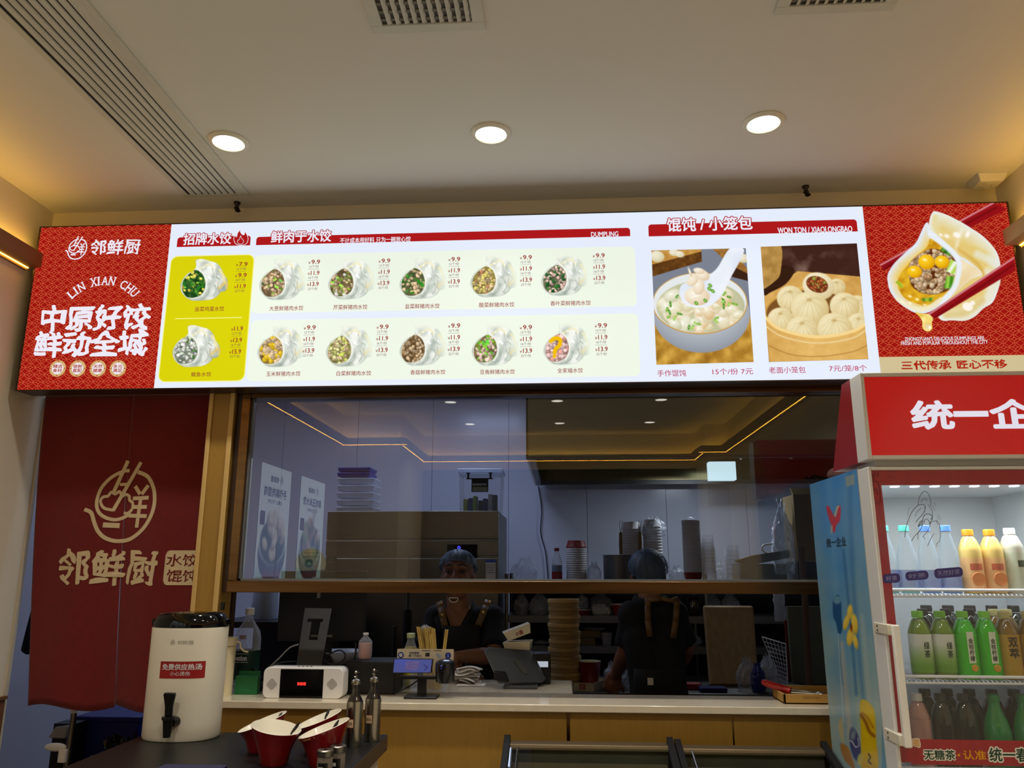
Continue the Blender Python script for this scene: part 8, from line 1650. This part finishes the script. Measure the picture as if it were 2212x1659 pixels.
# ================================================================== low display freezers before the counter
GLS = pane_mat('freezer_glass', (0.80, 0.82, 0.78), 1.2); BRS = mat('freezer_rail', (120, 104, 80), 0.5, metal=0.8)
def freezer(x0, x1, label, zr):
    t = thing('display_freezer', label, 'display freezer', ((x0+x1)/2, 2.55, 0), 'glass topped display freezers'); yb_, yf_ = 2.90, 2.20; zf = zr-0.20
    m = MB(); m.box(x0+0.02, x1-0.02, yf_, yb_, 0.05, 0.62); m.box(x0+0.02, x1-0.02, yb_-0.03, yb_, 0.62, zr-0.012); m.box(x0+0.02, x1-0.02, yf_, yf_+0.03, 0.62, zf-0.02); m.build('tank', mat('freezer_grey', (120, 116, 106), 0.5), t)
    m = MB(); m.hexa([(x0, yb_-0.045, zr-0.016), (x1, yb_-0.045, zr-0.016), (x1, yb_+0.005, zr-0.012), (x0, yb_+0.005, zr-0.012), (x0, yb_-0.04, zr+0.002), (x1, yb_-0.04, zr+0.002), (x1, yb_+0.004, zr+0.006), (x0, yb_+0.004, zr+0.006)]); m.build('rear_rail', BRS, t, bevel=0.002)
    m = MB(); m.hexa([(x0+0.02, yf_, zf-0.006), (x1-0.02, yf_, zf-0.006), (x1-0.02, yb_-0.045, zr-0.012), (x0+0.02, yb_-0.045, zr-0.012), (x0+0.02, yf_, zf), (x1-0.02, yf_, zf), (x1-0.02, yb_-0.045, zr-0.006), (x0+0.02, yb_-0.045, zr-0.006)]); m.build('glass_lid', GLS, t, smooth=0)
    for xx, s_ in ((x0, 1), (x1, -1)):
        m = MB(); m.prism([(yb_+0.005, zr+0.024), (yb_-0.03, zr+0.010), (yf_-0.02, zf+0.012), (yf_-0.02, 0.05), (yb_+0.005, 0.05)], (xx, 0, 0), (0, 1, 0), (0, 0, 1), (0.022*s_, 0, 0)); m.build('end_panel', mat('freezer_black', (14, 12, 11), 0.65, spec=0.3), t, bevel=0.002)
    m = MB(); m.tube([(x0+0.05, yb_-0.06, zr-0.004), (x0+0.05, yf_+0.03, zf+0.008)], 0.004); m.build('lid_runner', STEEL, t)
    m = MB(); m.hexa([(x0+0.03, yf_+0.04, zf-0.05), (x1-0.03, yf_+0.04, zf-0.05), (x1-0.03, yb_-0.06, zr-0.06), (x0+0.03, yb_-0.06, zr-0.06), (x0+0.03, yf_+0.04, zf-0.04), (x1-0.03, yf_+0.04, zf-0.04), (x1-0.03, yb_-0.06, zr-0.05), (x0+0.03, yb_-0.06, zr-0.05)]); m.build('lid_reflection_sheet', mat('lid_reflection_brown', (96, 84, 66), 0.6), t)  # brown sheet tilted under the lid, imitates the counter reflected in the glass
freezer(-0.205, 0.372, 'low glass topped display freezer with black ends, left of two', 1.012); freezer(0.376, 0.885, 'low glass topped display freezer with black ends, right one beside drinks fridge', 1.006)
# ================================================================== behind the hem of the curtain
t = thing('steel_pole_rack', 'thin steel pole with white plastic clips behind the curtain hem', 'pole', (-2.0, 3.25, 0)); A_, B_ = PY(160, 1540, 3.25), PY(143, 1659, 3.25); d_ = (B_-A_).normalized(); A_ = Vector((A_.x, 3.25, A_.z))
m = MB(); m.tube([(B_.x-0.01, 3.25, 0.0), tuple(B_), tuple(A_)], 0.0115, 12); m.build('shaft', STEEL, t); m = MB(); m.tube([tuple(A_), tuple(A_+Vector((0, 0, 0.03)))], 0.014, 12); m.build('cap', WHITEP, t)
m = MB(); q = PY(120, 1614, 3.235); m.ball(q, (0.048, 0.012, 0.016), 18, 8); m.box(PY(134, 1618, 3.23).x-0.012, PY(134, 1618, 3.23).x+0.02, 3.225, 3.25, PY(134, 1648, 3.23).z, PY(134, 1618, 3.23).z); m.build('white_clip', WHITEP, t, bevel=0.004)
t = thing('grey_clamp', 'grey plastic clamp on a black block behind the curtain hem', 'clamp', (-2.05, 3.35, 0)); q = PY(130, 1582, 3.3)
m = MB(); m.hexa([(q.x-0.045, 3.29, q.z-0.02), (q.x+0.03, 3.29, q.z-0.022), (q.x+0.03, 3.31, q.z-0.022), (q.x-0.045, 3.31, q.z-0.02), (q.x-0.02, 3.29, q.z+0.02), (q.x+0.035, 3.29, q.z+0.028), (q.x+0.035, 3.31, q.z+0.028), (q.x-0.02, 3.31, q.z+0.02)]); m.build('jaw', mat('clamp_grey', (150, 150, 146), 0.5), t, bevel=0.006); m = MB(); m.box(q.x-0.04, q.x+0.05, 3.315, 3.40, 0.0, q.z+0.03); m.build('black_block', BLACKP, t)
t = thing('blue_crate', 'dark blue plastic crate behind the curtain hem', 'crate', (-1.75, 3.5, 0)); a, b_ = PY(165, 1548, 3.42), PY(300, 1548, 3.42)
m = MB(); m.box(a.x, b_.x, 3.42, 3.75, a.z-0.19, a.z); m.build('crate_wall', mat('crate_blue', (18, 30, 110), 0.4), t, bevel=0.008); m = MB(); m.box(a.x-0.006, b_.x+0.006, 3.414, 3.756, a.z-0.02, a.z+0.002); m.build('crate_rim', mat('crate_blue', (18, 30, 110)), t, bevel=0.004)
m = MB(); m.box(a.x-0.05, b_.x+0.2, 3.40, 3.80, 0.0, a.z-0.1905); tag(m.build('black_cupboard', mat('cupboard_black', (16, 16, 20), 0.4)), 'low black cupboard carrying the blue crate behind the curtain', 'cupboard')
bag('black_bag', 'shiny black rubbish bag in the doorway below the curtain', PY(262, 1640, 3.3).x, 3.29, 0.62, 0.17, 0.085, PY(250, 1600, 3.3).z-0.62, 93, mt=BLACKG)
bag('white_glove', 'white rubber glove lying on the black bag below the curtain', PY(203, 1648, 3.2).x, 3.19, PY(203, 1662, 3.2).z, 0.022, 0.012, 0.05, 94, mt=WHITEP)
# ================================================================== posters on the left wall behind the viewer (seen mirrored in the window, prints given an added glow)
PAPR = mat('poster_paper', (206, 216, 210), 0.5)
def poster(ya, yb, kind, title, sub, label):
    """ya nearer the window"""
    t = thing('glowing_poster', label, 'poster', (LX, (ya+yb)/2, 1.5), 'dish posters on the left wall'); w = ya-yb; z0, z1 = 1.50, 2.35; h = z1-z0; x = LX+0.006
    m = MB(); m.box(LX+0.0005, x-0.0005, yb, ya, z0, z1); m.build('board', PAPR, t)
    cv = Cv(0, 0, 100, 132, 1.6, (208, 218, 214)); n = cv.noise(20, kind+50)
    cv.put(np.clip((cv.Y-112)/10, 0, 1), (150, 180, 170), 0.7)
    cv.orb(50, 100, 44, 34, 0, (110, 140, 150), (24, 44, 56)); cv.put(cv.ell(50, 90, 43, 24, 0, 3), (216, 222, 218)); cv.put(cv.ell(50, 88, 40, 26, 0, 3), (44, 74, 66)); k_ = cv.ell(50, 80, 39, 30, 0, 4); g_ = random.Random(kind)
    for i in range(26):
        a = g_.random()*6.28; r = math.sqrt(g_.random()); c = (236, 230, 208) if kind != 1 else g_.choice([(236, 230, 208), (150, 180, 110), (210, 180, 130)]); cv.orb(50+34*r*math.cos(a), 80+24*r*math.sin(a), 10, 7, g_.random()*3, c, [v*0.45 for v in c], soft=3, clip=k_)
    if kind == 1: cv.put(cv.line([(34, 40), (60, 96)], 2), (90, 60, 40)); cv.put(cv.line([(40, 38), (66, 96)], 2), (90, 60, 40))
    for i in range(4): cv.put(cv.poly(sm([(24+i*15, 118), (29+i*15, 124), (29+i*15, 130), (19+i*15, 130), (19+i*15, 124)], 4), 1.6), (110, 60, 60))
    cv.sheet('picture', lambda u, v: (x, yb+w*u/100, z1-h*v/132), print_mat('poster_print', True, 1.6), t)  # print glows so that its mirror image shows in the window
    m = MB(); U = Vector((0, 1, 0)); xx = x+0.0008
    emblem(m, (xx, yb+w*0.33, z1-h*0.115), U, UZ, 0.028, 0, (0, 0, 0)); text(m, '邻鲜厨', (xx, yb+w*0.42, z1-h*0.145), U, UZ, w*0.28, h*0.055, 0.03, 0)
    text(m, title, (xx, yb+w*0.14, z1-h*0.275), U, UZ, w*0.74, h*0.085, 0.03, 1); text(m, sub, (xx, yb+w*0.28, z1-h*0.335), U, UZ, w*0.46, h*0.035, 0.015, 1); m.build('lettering', [mat('poster_red', (110, 36, 48), 0.5), mat('poster_ink', (26, 28, 30), 0.5)], t, smooth=0)
    m = MB(); p = [(xx, a, b_) for a, b_ in rr2(yb+w*0.80, yb+w*0.95, z1-h*0.53, z1-h*0.41, 0.012)]; m.add(p, [tuple(range(len(p)))], 0); text(m, '7', (xx+0.0005, yb+w*0.85, z1-h*0.47), U, UZ, w*0.05, h*0.045, 0.03, 1); text(m, '元/15个', (xx+0.0005, yb+w*0.815, z1-h*0.515), U, UZ, w*0.12, h*0.025, 0.0, 1); m.build('price_tag', [mat('poster_red', (110, 36, 48)), WHITEP], t, smooth=0)
poster(0.475, -0.17, 0, '手作鲜肉馄饨', '皮薄馅大 现包现煮', 'wonton poster with added glow on the left wall, middle of three, mirrored in the window')
poster(-0.42, -1.10, 1, '鲜肉玉米水饺', '手工水饺 鲜香多汁', 'corn dumpling poster with added glow on the left wall, farthest of three, mirrored in the window')
poster(1.30, 0.655, 2, '手作小笼包', '老面发酵 皮薄汁多', 'steamed bun poster with added glow on the left wall, nearest the window of three')
